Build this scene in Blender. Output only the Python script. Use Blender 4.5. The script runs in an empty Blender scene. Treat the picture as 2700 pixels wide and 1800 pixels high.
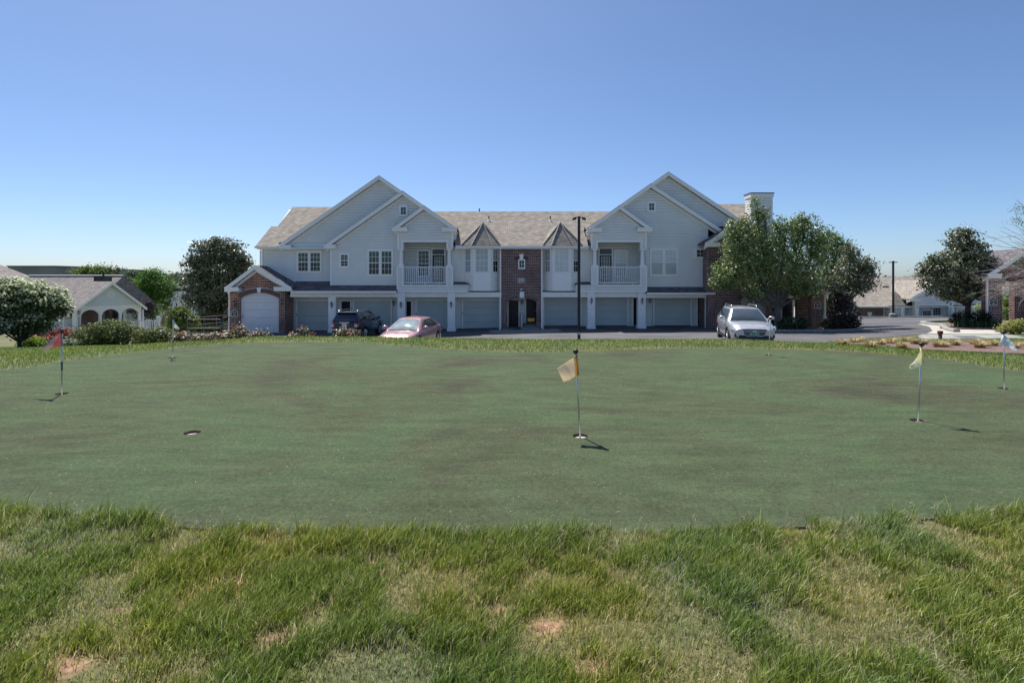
import bpy, bmesh, math, random
import numpy as np
from mathutils import Vector, Matrix, noise as mnoise
from mathutils.geometry import delaunay_2d_cdt

# ------------------------------------------------------------------ camera, sky, sun, exposure
sc = bpy.context.scene
C = sc.collection
R = math.radians
EYE, FPX, CX, HY = 1.5, 1400.0, 1350.0, 740.0       # eye height (m), focal length and principal point of the 2700 x 1800 photo
cam_d = bpy.data.cameras.new("camera")
cam_d.sensor_width = 36.0
cam_d.lens = FPX / 2700 * 36
cam_d.shift_y = -160 / 2700
cam_d.clip_start, cam_d.clip_end = 0.05, 9000
cam = bpy.data.objects.new("camera", cam_d)
cam.location = (0, 0, EYE)
cam.rotation_euler = (R(90), 0, 0)
C.objects.link(cam)
sc.camera = cam

SUN_EL, SUN_AZ = 60.0, -28.0                         # sun behind the building, slightly to the left (azimuth from +Y towards +X)
world = bpy.data.worlds.new("World")
sc.world = world
world.use_nodes = True
wn = world.node_tree
sky = wn.nodes.new("ShaderNodeTexSky")
sky.sky_type = 'NISHITA'
sky.sun_disc = False
sky.sun_elevation = R(SUN_EL)
sky.sun_rotation = R(SUN_AZ)
sky.altitude = 300
sky.air_density = 0.8
sky.dust_density = 0.9
sky.ozone_density = 7.0
wn.links.new(sky.outputs[0], wn.nodes["Background"].inputs[0])
wn.nodes["Background"].inputs[1].default_value = 0.098
sd = bpy.data.lights.new("sun", 'SUN')
sd.energy = 5.0
sd.angle = R(0.5)
sd.color = (1.0, 0.96, 0.90)
sun = bpy.data.objects.new("sun", sd)
dirv = Vector((math.sin(R(SUN_AZ)) * math.cos(R(SUN_EL)), math.cos(R(SUN_AZ)) * math.cos(R(SUN_EL)), math.sin(R(SUN_EL))))
sun.rotation_euler = (-dirv).to_track_quat('-Z', 'Y').to_euler()
sun.location = dirv * 100
C.objects.link(sun)
sc.view_settings.view_transform = 'Standard'
sc.view_settings.look = 'None'
sc.view_settings.exposure = 0.53
sc.view_settings.gamma = 1.0
sc.cycles.max_bounces = 6
sc.cycles.transparent_max_bounces = 8

random.seed(7)
rng = np.random.default_rng(11)

# ------------------------------------------------------------------ helpers
def P(px, py, Y):
    """world point that stands at depth Y behind photo pixel (px, py)"""
    return Vector(((px - CX) / FPX * Y, Y, EYE + (HY - py) / FPX * Y))
def PX(px, Y): return (px - CX) / FPX * Y
def PZ(py, Y): return EYE + (HY - py) / FPX * Y

WL = {}
def tag(o, label=None, cat=None, group=None, kind=None):
    if label: o["label"] = label
    if cat: o["category"] = cat
    if group: o["group"] = group
    if kind: o["kind"] = kind
    return o
def thing(name, loc, label, cat, group=None, rz=0.0):
    o = bpy.data.objects.new(name, None)
    o.empty_display_size = 0.3
    o.location = loc
    o.rotation_euler = (0, 0, rz)
    C.objects.link(o)
    WL[o.name] = Vector(loc)
    return tag(o, label, cat, group)

def mesh_uv(me, off=Vector((0, 0, 0))):
    """box-style UVs in metres, u along the horizontal of each face, v up its slope"""
    uv = me.uv_layers.new(name="UVMap")
    n = len(me.loops)
    co = np.empty(len(me.vertices) * 3); me.vertices.foreach_get("co", co); co = co.reshape(-1, 3) + np.array(off)
    li = np.empty(n, dtype=np.int64); me.loops.foreach_get("vertex_index", li)
    nf = len(me.polygons)
    nor = np.empty(nf * 3); me.polygons.foreach_get("normal", nor); nor = nor.reshape(-1, 3)
    tot = np.empty(nf, dtype=np.int64); me.polygons.foreach_get("loop_total", tot)
    nl = np.repeat(nor, tot, axis=0)
    flat = np.abs(nl[:, 2]) > 0.995
    u = np.stack([-nl[:, 1], nl[:, 0], np.zeros(n)], 1)
    ln = np.linalg.norm(u, axis=1); ln[ln < 1e-6] = 1
    u /= ln[:, None]
    u[flat] = (1, 0, 0)
    v = np.cross(nl, u)
    v[flat] = (0, 1, 0)
    p = co[li]
    out = np.stack([(p * u).sum(1), (p * v).sum(1)], 1)
    uv.data.foreach_set("uv", out.ravel())

class MB:
    def __init__(s): s.v = []; s.f = []
    def add(s, vs, fs):
        b = len(s.v); s.v += [tuple(p) for p in vs]; s.f += [tuple(b + i for i in f) for f in fs]; return s
    def poly(s, pts): return s.add(pts, [tuple(range(len(pts)))])
    def hexa(s, p):   # p: 4 bottom (ccw), 4 top
        return s.add(p, [(3, 2, 1, 0), (4, 5, 6, 7), (0, 1, 5, 4), (1, 2, 6, 5), (2, 3, 7, 6), (3, 0, 4, 7)])
    def box(s, x0, x1, y0, y1, z0, z1):
        return s.hexa([(x0, y0, z0), (x1, y0, z0), (x1, y1, z0), (x0, y1, z0), (x0, y0, z1), (x1, y0, z1), (x1, y1, z1), (x0, y1, z1)])
    def fbox(s, fr, u0, u1, z0, z1, d0, d1):   # d outward; d1 > d0
        q = fr.pt
        return s.hexa([q(u0, z0, d1), q(u1, z0, d1), q(u1, z0, d0), q(u0, z0, d0), q(u0, z1, d1), q(u1, z1, d1), q(u1, z1, d0), q(u0, z1, d0)])
    def prism(s, pts, y0, y1):  # pts (x,z) counter-clockwise seen from -Y
        n = len(pts)
        vs = [(x, y0, z) for x, z in pts] + [(x, y1, z) for x, z in pts]
        fs = [tuple(range(n)), tuple(range(2 * n - 1, n - 1, -1))]
        fs += [(i, i + n, (i + 1) % n + n, (i + 1) % n) for i in range(n)]
        return s.add(vs, fs)
    def fprism(s, fr, pts, d0, d1):
        n = len(pts)
        vs = [fr.pt(u, z, d1) for u, z in pts] + [fr.pt(u, z, d0) for u, z in pts]
        fs = [tuple(range(n)), tuple(range(2 * n - 1, n - 1, -1))]
        fs += [(i, i + n, (i + 1) % n + n, (i + 1) % n) for i in range(n)]
        return s.add(vs, fs)
    def tube(s, pts, rad, n=8, caps=True):
        pts = [Vector(p) for p in pts]
        if not hasattr(rad, '__len__'): rad = [rad] * len(pts)
        rings = []
        for i, p in enumerate(pts):
            d = (pts[min(i + 1, len(pts) - 1)] - pts[max(i - 1, 0)]).normalized()
            a = d.orthogonal().normalized() if i == 0 else (a - d * a.dot(d)).normalized()
            b = d.cross(a)
            rings.append([p + (a * math.cos(t) + b * math.sin(t)) * rad[i] for t in [2 * math.pi * k / n for k in range(n)]])
        vs = [q for r in rings for q in r]
        fs = [(i * n + k, i * n + (k + 1) % n, (i + 1) * n + (k + 1) % n, (i + 1) * n + k) for i in range(len(pts) - 1) for k in range(n)]
        if caps: fs += [tuple(range(n - 1, -1, -1)), tuple((len(pts) - 1) * n + k for k in range(n))]
        return s.add(vs, fs)
    def lathe(s, prof, c=(0, 0, 0), n=16, axis='z'):
        vs = []
        for r, z in prof:
            for k in range(n):
                t = 2 * math.pi * k / n
                a, b = r * math.cos(t), r * math.sin(t)
                vs.append((c[0] + a, c[1] + b, c[2] + z) if axis == 'z' else (c[0] + a, c[1] - z, c[2] + b))
        m = len(prof)
        fs = [(i * n + k, i * n + (k + 1) % n, (i + 1) * n + (k + 1) % n, (i + 1) * n + k) for i in range(m - 1) for k in range(n)]
        fs += [tuple(range(n - 1, -1, -1)), tuple((m - 1) * n + k for k in range(n))]
        return s.add(vs, fs)
    def build(s, name, mat, parent=None, smooth=False, label=None, local=False, bevel=0):
        me = bpy.data.meshes.new(name)
        off = Vector((0, 0, 0))
        if parent is not None and not local: off = WL[parent.name]
        vs = [(a - off[0], b - off[1], c - off[2]) for a, b, c in s.v]
        me.from_pydata(vs, [], s.f)
        me.update()
        mesh_uv(me, off)
        if smooth:
            me.polygons.foreach_set("use_smooth", [True] * len(me.polygons))
        me.materials.append(mat)
        o = bpy.data.objects.new(name, me)
        C.objects.link(o)
        if parent is not None:
            o.parent = parent
            WL[o.name] = WL[parent.name]
        else: WL[o.name] = Vector((0, 0, 0))
        if label: o["label"] = label
        if bevel:
            b = o.modifiers.new("bevel", 'BEVEL'); b.width = bevel; b.segments = 2; b.limit_method = 'ANGLE'
        return o

class Frame:
    def __init__(s, O, U, N): s.O = Vector(O); s.U = Vector(U).normalized(); s.N = Vector(N).normalized()
    def pt(s, u, z, d=0.0):
        p = s.O + s.U * u + s.N * d
        return (p.x, p.y, p.z + z)
def front(Y): return Frame((0, Y, 0), (1, 0, 0), (0, -1, 0))

def clip(poly, z, keep_above):
    out = []
    for i in range(len(poly)):
        a, b = poly[i], poly[(i + 1) % len(poly)]
        ia = (a[1] >= z) == keep_above or a[1] == z
        ib = (b[1] >= z) == keep_above or b[1] == z
        if ia: out.append(a)
        if ia != ib:
            t = (z - a[1]) / (b[1] - a[1])
            out.append((a[0] + (b[0] - a[0]) * t, z))
    return out
def siding(mb, fr, poly, lap=0.205, proud=0.05, gap=0.022):
    """lapped boards over a convex polygon of (u, z), each a solid board with a recessed joint under it"""
    z0 = min(p[1] for p in poly); z1 = max(p[1] for p in poly)
    k = math.floor(z0 / lap + 1e-6)
    mb.poly([fr.pt(u, z, 0) for u, z in poly])
    while k * lap < z1:
        a, b = k * lap + gap, (k + 1) * lap
        q = clip(clip(poly, a, True), b, False)
        if len(q) >= 3:
            d = lambda z: proud - 0.014 * (z - a) / lap
            mb.poly([fr.pt(u, z, d(z)) for u, z in q])
            n = len(q)
            for i in range(n):
                (ua, za), (ub, zb) = q[i], q[(i + 1) % n]
                mb.poly([fr.pt(ua, za, 0), fr.pt(ub, zb, 0), fr.pt(ub, zb, d(zb)), fr.pt(ua, za, d(za))])
        k += 1
    return mb

def arc_pts(u0, u1, zs, zc, n=12):
    """segmental arch: springs at zs, crown at zc"""
    h, w = zc - zs, (u1 - u0) / 2
    r = (w * w + h * h) / (2 * h)
    c = zc - r
    a = math.asin(min(1, w / r))
    if zc - zs > w: a = math.pi - a
    return [((u0 + u1) / 2 + r * math.sin(-a + 2 * a * i / n), c + r * math.cos(-a + 2 * a * i / n)) for i in range(n + 1)]
def arch_wall(mb, fr, u0, u1, zb, zt, a0, a1, zs, zc, thick, top=None):
    """wall with one arched opening; top is an optional list of (u, z) for the upper outline"""
    def tz(u):
        if not top: return zt
        for i in range(len(top) - 1):
            if top[i][0] <= u <= top[i + 1][0]:
                t = (u - top[i][0]) / max(1e-9, top[i + 1][0] - top[i][0]); return top[i][1] + t * (top[i + 1][1] - top[i][1])
        return top[-1][1]
    arc = arc_pts(a0, a1, zs, zc)
    def strip(ua, za, ub, zb_):
        for d, s_ in ((0, 1), (-thick, -1)):
            q = [fr.pt(ua, za, d), fr.pt(ub, zb_, d), fr.pt(ub, tz(ub), d), fr.pt(ua, tz(ua), d)]
            mb.poly(q if s_ > 0 else q[::-1])
    us = [u0, a0]
    ks = [t[0] for t in top] if top else []
    def rng_(a, b): return [a] + sorted(k for k in ks if a < k < b) + [b]
    for a, b in ((u0, a0), (a1, u1)):
        l = rng_(a, b)
        for i in range(len(l) - 1): strip(l[i], zb, l[i + 1], zb)
    for i in range(len(arc) - 1):
        (ua, za), (ub, zb2) = arc[i], arc[i + 1]
        strip(ua, za, ub, zb2)
        mb.poly([fr.pt(ua, za, 0), fr.pt(ua, za, -thick), fr.pt(ub, zb2, -thick), fr.pt(ub, zb2, 0)])
    for u, s_ in ((a0, 1), (a1, -1), (u0, -1), (u1, 1)):
        zz = zs if u in (a0, a1) else tz(u)
        q = [fr.pt(u, zb, 0), fr.pt(u, zb, -thick), fr.pt(u, zz, -thick), fr.pt(u, zz, 0)]
        mb.poly(q if s_ < 0 else q[::-1])
    return mb
def arch_ring(mb, fr, a0, a1, zs, zc, t, n, d0, d1, gap=0.12, skip=None):
    """separate voussoir bricks on the arch line"""
    arc = arc_pts(a0, a1, zs, zc, n * 4)
    c = ((a0 + a1) / 2, None)
    h, w = zc - zs, (a1 - a0) / 2
    r = (w * w + h * h) / (2 * h); cz = zc - r; cu = (a0 + a1) / 2
    for i in range(n):
        p, q = arc[i * 4], arc[i * 4 + 4]
        pa = math.atan2(p[0] - cu, p[1] - cz); qa = math.atan2(q[0] - cu, q[1] - cz)
        m = (qa - pa) * gap / 2
        pa += m; qa -= m
        if skip and abs(cu + r * math.sin((pa + qa) / 2) - cu) < skip: continue
        f = lambda a, rr: (cu + rr * math.sin(a), cz + rr * math.cos(a))
        mb.fprism(fr, [f(pa, r), f(qa, r), f(qa, r + t), f(pa, r + t)], d0, d1)
    return mb

# ------------------------------------------------------------------ materials
def newmat(name):
    m = bpy.data.materials.new(name); m.use_nodes = True
    nt = m.node_tree; b = nt.nodes["Principled BSDF"]
    return m, nt, b
def ramp(nt, stops):
    n = nt.nodes.new("ShaderNodeValToRGB")
    el = n.color_ramp.elements
    while len(el) < len(stops): el.new(0.5)
    for e, (p, c) in zip(el, stops): e.position = p; e.color = (*c, 1) if len(c) == 3 else c
    return n
def mat(name, col, rough=0.6, metal=0.0, spec=0.5, var=0.12, scale=3.0, bump=0.0, bscale=60.0, coat=0.0, detail=4):
    m, nt, b = newmat(name)
    L = nt.links
    tc = nt.nodes.new("ShaderNodeTexCoord")
    if var:
        n = nt.nodes.new("ShaderNodeTexNoise"); n.inputs["Scale"].default_value = scale; n.inputs["Detail"].default_value = detail
        L.new(tc.outputs["Object"], n.inputs["Vector"])
        lo = tuple(max(0, c * (1 - var)) for c in col); hi = tuple(min(1, c * (1 + var)) for c in col)
        r = ramp(nt, [(0.3, lo), (0.7, hi)])
        L.new(n.outputs["Fac"], r.inputs[0]); L.new(r.outputs[0], b.inputs["Base Color"])
    else: b.inputs["Base Color"].default_value = (*col, 1)
    b.inputs["Roughness"].default_value = rough; b.inputs["Metallic"].default_value = metal
    b.inputs["Specular IOR Level"].default_value = spec
    b.inputs["Coat Weight"].default_value = coat; b.inputs["Coat Roughness"].default_value = 0.03
    if bump:
        n2 = nt.nodes.new("ShaderNodeTexNoise"); n2.inputs["Scale"].default_value = bscale; n2.inputs["Detail"].default_value = 3
        L.new(tc.outputs["Object"], n2.inputs["Vector"])
        bp = nt.nodes.new("ShaderNodeBump"); bp.inputs["Strength"].default_value = bump; bp.inputs["Distance"].default_value = 0.02
        L.new(n2.outputs["Fac"], bp.inputs["Height"]); L.new(bp.outputs[0], b.inputs["Normal"])
    return m
def brickmat(name, c1, c2, mortar, w, h, msize, rough=0.85, rot=False, bump=0.5, noise_amt=0.35, nscale=0.8):
    m, nt, b = newmat(name); L = nt.links
    tc = nt.nodes.new("ShaderNodeTexCoord")
    mp = nt.nodes.new("ShaderNodeMapping")
    if rot: mp.inputs["Rotation"].default_value = (0, 0, R(90))
    L.new(tc.outputs["UV"], mp.inputs[0])
    t = nt.nodes.new("ShaderNodeTexBrick")
    t.inputs["Scale"].default_value = 1.0
    t.inputs["Brick Width"].default_value = w; t.inputs["Row Height"].default_value = h
    t.inputs["Mortar Size"].default_value = msize; t.inputs["Mortar Smooth"].default_value = 0.1
    t.inputs["Color1"].default_value = (*c1, 1); t.inputs["Color2"].default_value = (*c2, 1); t.inputs["Mortar"].default_value = (*mortar, 1)
    L.new(mp.outputs[0], t.inputs["Vector"])
    n = nt.nodes.new("ShaderNodeTexNoise"); n.inputs["Scale"].default_value = nscale; n.inputs["Detail"].default_value = 6
    L.new(mp.outputs[0], n.inputs["Vector"])
    r = ramp(nt, [(0.3, (1 - noise_amt,) * 3), (0.7, (1 + noise_amt * 0.6,) * 3)])
    L.new(n.outputs["Fac"], r.inputs[0])
    mx = nt.nodes.new("ShaderNodeMix"); mx.data_type = 'RGBA'; mx.blend_type = 'MULTIPLY'; mx.inputs[0].default_value = 1.0
    L.new(t.outputs["Color"], mx.inputs[6]); L.new(r.outputs[0], mx.inputs[7]); L.new(mx.outputs[2], b.inputs["Base Color"])
    bp = nt.nodes.new("ShaderNodeBump"); bp.inputs["Strength"].default_value = bump; bp.inputs["Distance"].default_value = 0.01; bp.invert = True
    L.new(t.outputs["Fac"], bp.inputs["Height"]); L.new(bp.outputs[0], b.inputs["Normal"])
    b.inputs["Roughness"].default_value = rough
    return m
def leafmat(name, spec=0.4, rough=0.4, trans=0.3):
    """colour comes from the per-leaf tint stored on the mesh"""
    m, nt, b = newmat(name); L = nt.links
    a = nt.nodes.new("ShaderNodeAttribute"); a.attribute_name = "tint"
    b.inputs["Roughness"].default_value = rough; b.inputs["Specular IOR Level"].default_value = spec
    L.new(a.outputs["Color"], b.inputs["Base Color"])
    tr = nt.nodes.new("ShaderNodeBsdfTranslucent"); L.new(a.outputs["Color"], tr.inputs[0])
    mx = nt.nodes.new("ShaderNodeMixShader"); mx.inputs[0].default_value = trans
    L.new(b.outputs[0], mx.inputs[1]); L.new(tr.outputs[0], mx.inputs[2])
    L.new(mx.outputs[0], nt.nodes["Material Output"].inputs[0])
    return m

M = {}
M['siding'] = mat("siding_paint", (0.82, 0.82, 0.78), 0.55, var=0.04, scale=1.2)
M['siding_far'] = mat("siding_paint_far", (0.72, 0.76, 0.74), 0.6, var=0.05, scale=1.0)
M['trim'] = mat("white_trim", (0.94, 0.92, 0.87), 0.45, var=0.03, scale=2)
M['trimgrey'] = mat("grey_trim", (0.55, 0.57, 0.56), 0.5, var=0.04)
M['brick'] = brickmat("dark_brick", (0.030, 0.016, 0.016), (0.22, 0.055, 0.035), (0.55, 0.50, 0.46), 0.26, 0.113, 0.012)
M['brickred'] = brickmat("red_brick", (0.07, 0.028, 0.022), (0.38, 0.12, 0.05), (0.56, 0.50, 0.44), 0.26, 0.113, 0.012)
M['soldier'] = brickmat("soldier_brick", (0.05, 0.022, 0.022), (0.2, 0.055, 0.04), (0.50, 0.46, 0.44), 0.3, 0.092, 0.011, rot=True)
M['voussoir'] = mat("arch_brick", (0.11, 0.045, 0.038), 0.85, var=0.5, scale=9)
M['mortar'] = mat("mortar", (0.48, 0.44, 0.42), 0.9)
M['shingle'] = brickmat("shingles", (0.235, 0.205, 0.17), (0.37, 0.325, 0.27), (0.15, 0.135, 0.125), 0.33, 0.145, 0.012, rough=0.95, noise_amt=0.25, nscale=2.0, bump=0.8)
M['shingledark'] = brickmat("shingles_dark", (0.10, 0.09, 0.10), (0.22, 0.19, 0.20), (0.05, 0.05, 0.055), 0.33, 0.145, 0.012, rough=0.95, noise_amt=0.3, nscale=2.0, bump=0.8)  # darker copy of the shingles, shade on the low roofs put into the colour
M['shinglefar'] = brickmat("shingles_grey", (0.19, 0.165, 0.15), (0.30, 0.265, 0.245), (0.12, 0.105, 0.10), 0.45, 0.2, 0.02, rough=0.95, noise_amt=0.25, nscale=1.5)
M['concrete'] = mat("concrete", (0.42, 0.39, 0.34), 0.9, var=0.18, scale=1.5, bump=0.2)
M['kerb'] = mat("kerb_concrete", (0.27, 0.27, 0.245), 0.9, var=0.15, scale=2.5, bump=0.2)
M['black'] = mat("black_metal", (0.012, 0.013, 0.016), 0.4, var=0.1)
M['darkpole'] = mat("dark_bronze_pole", (0.014, 0.016, 0.022), 0.35, metal=0.3, var=0.1)
M['steel'] = mat("brushed_steel", (0.55, 0.56, 0.56), 0.35, metal=0.8, var=0.08, scale=12)
M['galv'] = mat("grey_rail_paint", (0.13, 0.14, 0.15), 0.45, metal=0.4, var=0.1)
M['glass'] = mat("window_glass", (0.010, 0.013, 0.015), 0.04, spec=0.45, var=0.3, scale=2, coat=0.0)
M['glassreflect'] = mat("window_glass_green_reflection", (0.05, 0.085, 0.07), 0.05, spec=0.45, var=0.4, scale=3, coat=0.0)  # greenish reflection put into the base colour of the panes
M['blind'] = mat("window_blind", (0.36, 0.40, 0.40), 0.3, spec=0.6, var=0.08, scale=2, coat=1.0)
M['blindwhite'] = mat("window_blind_white", (0.55, 0.58, 0.58), 0.3, spec=0.6, var=0.1, scale=1.5, coat=1.0)
M['door'] = mat("garage_door_paint", (0.52, 0.58, 0.56), 0.5, var=0.05, scale=1.0)
M['doorwhite'] = mat("garage_door_white", (0.80, 0.80, 0.82), 0.5, var=0.03)
M['entry'] = mat("entry_door_dark", (0.012, 0.012, 0.02), 0.35, var=0.2, spec=.3)
M['navy'] = mat("entry_door_navy", (0.012, 0.016, 0.045), 0.3, var=0.15)
M['brass'] = mat("brass", (0.55, 0.34, 0.08), 0.3, metal=1.0, var=0.1)
M['lampglass'] = mat("lantern_glass", (0.5, 0.5, 0.48), 0.15, spec=0.8, var=0)
M['greensign'] = mat("green_sign", (0.01, 0.045, 0.035), 0.4, var=0.1)
M['blacksign'] = mat("black_sign", (0.01, 0.013, 0.014), 0.4, var=0.1)
M['white'] = mat("white_paint", (0.85, 0.85, 0.83), 0.5, var=0.02)
M['bark'] = mat("bark", (0.13, 0.11, 0.095), 0.95, var=0.4, scale=6, bump=0.8, bscale=25)
M['barkdark'] = mat("bark_dark", (0.05, 0.042, 0.038), 0.95, var=0.4, scale=6, bump=0.8, bscale=25)
M['barkgrey'] = mat("bark_grey", (0.40, 0.36, 0.33), 0.95, var=0.3, scale=8)
M['leaf'] = leafmat("leaf", spec=0.35, rough=0.5, trans=0.4)
M['leafgloss'] = leafmat("leaf_glossy", spec=0.55, rough=0.36, trans=0.25)
M['blade'] = leafmat("grass_blade", spec=0.45, rough=0.42, trans=0.42)
M['hipcap'] = mat('hip_cap_shingle', (.42, .38, .33), .9, var=.2, scale=6)
M['mulch'] = mat("mulch", (0.17, 0.105, 0.09), 0.95, var=0.55, scale=22, bump=1.0, bscale=60, detail=8)
# ------------------------------------------------------------------ terrain
PROF = {  # direction X/Y : list of (Y, z)
 -1.5: [(0, 0), (6, 0), (9, -.1), (13, -.4), (19, -1.1), (30, -2.4), (60, -4.6), (150, -11), (300, -14), (700, -8), (1500, 8), (5000, 22)],
 -0.964: [(0, 0), (9.2, 0), (11, -.08), (15, -.45), (19, -.94), (30, -2.2), (45, -3.6), (58, -4.4), (80, -6), (150, -11), (300, -14), (700, -9), (1500, 9), (5000, 22)],
 -0.75: [(0, 0), (10.6, 0), (13, -.12), (16, -.5), (20, -.96), (30, -1.9), (40, -3), (58, -4.3), (80, -6.5), (150, -12), (300, -14), (700, -9), (1500, 9), (5000, 22)],
 -0.607: [(0, 0), (12.0, 0), (13.3, -.03), (16, -.5), (19, -1.1), (25, -1.7), (36, -2.15), (45, -3), (60, -4.5), (80, -7), (160, -12.3), (300, -14), (700, -9), (1500, 9), (5000, 22)],
 -0.464: [(0, 0), (13, 0), (14.4, 0), (16, -.4), (19, -1.3), (22, -1.6), (34, -2.2), (38.4, -2.3), (50, -2.6), (60, -4), (100, -8), (200, -12), (700, -9), (1500, 9), (5000, 22)],
 -0.25: [(0, 0), (13.6, 0), (14.4, 0), (16, -.5), (19, -1.45), (22, -1.6), (34, -2.2), (37.5, -2.3), (38.4, -2.3), (40, -2.17), (50, -2.3), (60, -4), (100, -8), (200, -12), (700, -9), (1500, 9), (5000, 22)],
 0.107: [(0, 0), (12.4, 0), (13.7, 0), (15.5, -.5), (18.5, -1.25), (22, -1.4), (34, -1.95), (38.4, -2.05), (40, -1.9), (50, -2.0), (60, -4), (100, -8), (200, -12), (700, -9), (1500, 9), (5000, 22)],
 0.393: [(0, 0), (12.4, 0), (13.7, 0), (15.5, -.4), (18.5, -1.0), (22, -1.18), (32, -1.7), (38.4, -1.98), (40, -1.9), (52, -2.15), (60, -4), (100, -8), (200, -12), (700, -9), (1500, 7), (5000, 15)],
 0.607: [(0, 0), (11.6, 0), (12.7, -.05), (15.5, -.33), (19, -.8), (24, -1.28), (33, -1.7), (38, -1.9), (53, -2.15), (56, -2.6), (62, -5), (100, -8), (200, -12), (700, -9), (1500, 4), (5000, 8)],
 0.786: [(0, 0), (10.4, 0), (12.5, -.15), (16, -.42), (20, -.75), (24, -1.1), (28.8, -1.4), (35, -1.5), (53, -2.1), (56, -2.6), (62, -5), (100, -8), (200, -12), (700, -9), (1500, 3), (5000, 6)],
 0.964: [(0, 0), (8.9, 0), (10.7, -.05), (14, -.25), (18, -.55), (22, -.9), (28, -1.3), (33, -1.45), (53, -2.0), (57, -2.6), (63, -5), (100, -8), (200, -12), (700, -9), (1500, 3), (5000, 6)],
 1.5: [(0, 0), (6.5, 0), (10, -.1), (14, -.4), (18, -.7), (28, -1.2), (53, -2.0), (60, -4), (100, -8), (200, -12), (700, -9), (1500, 3), (5000, 6)],
}
_ts = np.array(sorted(PROF)); _ly = np.linspace(math.log(1.0), math.log(5001.0), 700)
_tab = np.array([np.interp(np.exp(_ly) - 1, [p[0] for p in PROF[t]], [p[1] for p in PROF[t]]) for t in _ts])
_k = np.exp(-0.5 * (np.arange(-6, 7) / 2.2) ** 2); _k /= _k.sum()
_tab = np.array([np.convolve(np.pad(r, 6, mode='edge'), _k, mode='valid') for r in _tab])
def gz_np(x, y):
    x = np.asarray(x, float); y = np.maximum(np.asarray(y, float), 0.0)
    t = np.clip(x / np.maximum(y, 2.0), -1.5, 1.5)
    i = np.clip(np.searchsorted(_ts, t) - 1, 0, len(_ts) - 2)
    w = (t - _ts[i]) / (_ts[i + 1] - _ts[i]); w = w * w * (3 - 2 * w) * 0.5 + w * 0.5
    q = (np.log(y + 1.0) - _ly[0]) / (_ly[1] - _ly[0]); j = np.clip(q.astype(int), 0, len(_ly) - 2); f = q - j
    a = _tab[i, j] * (1 - f) + _tab[i, j + 1] * f
    b = _tab[i + 1, j] * (1 - f) + _tab[i + 1, j + 1] * f
    return a * (1 - w) + b * w
def gz(x, y): return float(gz_np(x, y))

def crom(pts, n=8, closed=True):
    out = []
    m = len(pts)
    for i in range(m if closed else m - 1):
        p0, p1, p2, p3 = [pts[(i + k) % m] if closed else pts[min(max(i + k, 0), m - 1)] for k in (-1, 0, 1, 2)]
        for j in range(n):
            t = j / n
            out.append(tuple(0.5 * (2 * b + (c - a) * t + (2 * a - 5 * b + 4 * c - d) * t * t + (3 * b - a - 3 * c + d) * t ** 3) for a, b, c, d in zip(p0, p1, p2, p3)))
    if not closed: out.append(pts[-1])
    return out
def inpoly(x, y, poly):
    x = np.asarray(x, float); y = np.asarray(y, float); c = np.zeros(x.shape, bool)
    n = len(poly)
    for i in range(n):
        x1, y1 = poly[i][:2]; x2, y2 = poly[(i + 1) % n][:2]
        if y1 == y2: continue
        c ^= ((y1 > y) != (y2 > y)) & (x < (x2 - x1) * (y - y1) / (y2 - y1) + x1)
    return c
def distpoly(x, y, poly):
    x = np.asarray(x, float); y = np.asarray(y, float); d = np.full(x.shape, 1e9)
    n = len(poly)
    for i in range(n):
        x1, y1 = poly[i][:2]; x2, y2 = poly[(i + 1) % n][:2]
        dx, dy = x2 - x1, y2 - y1
        t = np.clip(((x - x1) * dx + (y - y1) * dy) / max(1e-9, dx * dx + dy * dy), 0, 1)
        d = np.minimum(d, np.hypot(x - x1 - t * dx, y - y1 - t * dy))
    return d

def G(px, py):  # ground point on the flat green behind a photo pixel
    Y = EYE * FPX / (py - HY); return (PX(px, Y), Y)
GREEN = crom([G(0, 979), G(172, 953), G(344, 932), G(500, 916), G(640, 905), G(804, 903), G(976, 907), G(1148, 921), G(1320, 929), G(1492, 929), G(1722, 921), G(1952, 920), G(2239, 928), G(2468, 947), G(2700, 979),
              (10.6, 7.2), (10.4, 5.4), (8.0, 4.2), (5.6, 3.75), (3.3, 3.42), (1.6, 3.2), (0.0, 3.12), (-1.6, 3.16), (-3.3, 3.44), (-5.6, 3.8), (-8.0, 4.3), (-10.3, 5.5), (-10.4, 7.2)], 7)
def curve2(pts, n=6): return crom(pts, n)
ASPHALT = [(-10.5, 19.5), (-4, 18.8), (3, 18.3), (9, 18.8), (12.2, 21.2), (14.6, 24.3), (18.6, 26.2), (22.3, 28.6), (24.4, 30.8), (26.6, 33.8), (27.6, 35.5), (29.0, 38.0), (32.5, 41.0), (37, 44), (60, 47), (60, 53), (20, 53), (17, 50), (16, 43), (14.7, 42.0), (14.7, 41.0), (-20.0, 41.0), (-21.0, 36.0), (-20.5, 33), (-17.5, 27.5), (-14, 23)]
MULCHBED = curve2([(8.8, 14.8), (9.2, 13.7), (9.6, 12.8), (10.1, 12.1), (10.8, 11.5), (12.8, 10.9), (17.0, 12.0), (17.2, 15.0), (16.0, 16.4), (14.0, 17.1), (12.2, 17.5), (10.4, 17.1), (9.2, 16.2)], 4)
ISLAND = curve2([(14.9, 33.0), (17.5, 32.9), (20.0, 33.0), (21.6, 33.4), (22.6, 34.6), (23.0, 36.6), (23.0, 39.5), (22.4, 42.0), (18, 42.6), (15.3, 42), (14.6, 38), (14.3, 34)], 4)
WALK = [(22.4, 28.7), (25.0, 27.6), (29.0, 26.9), (38, 26.4), (52, 26), (52, 30.5), (34, 30.8), (31.0, 32.3), (30.5, 33.8), (30.4, 37.0), (29.1, 38.1), (27.7, 35.5), (26.6, 33.8), (24.4, 30.8)]
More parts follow.
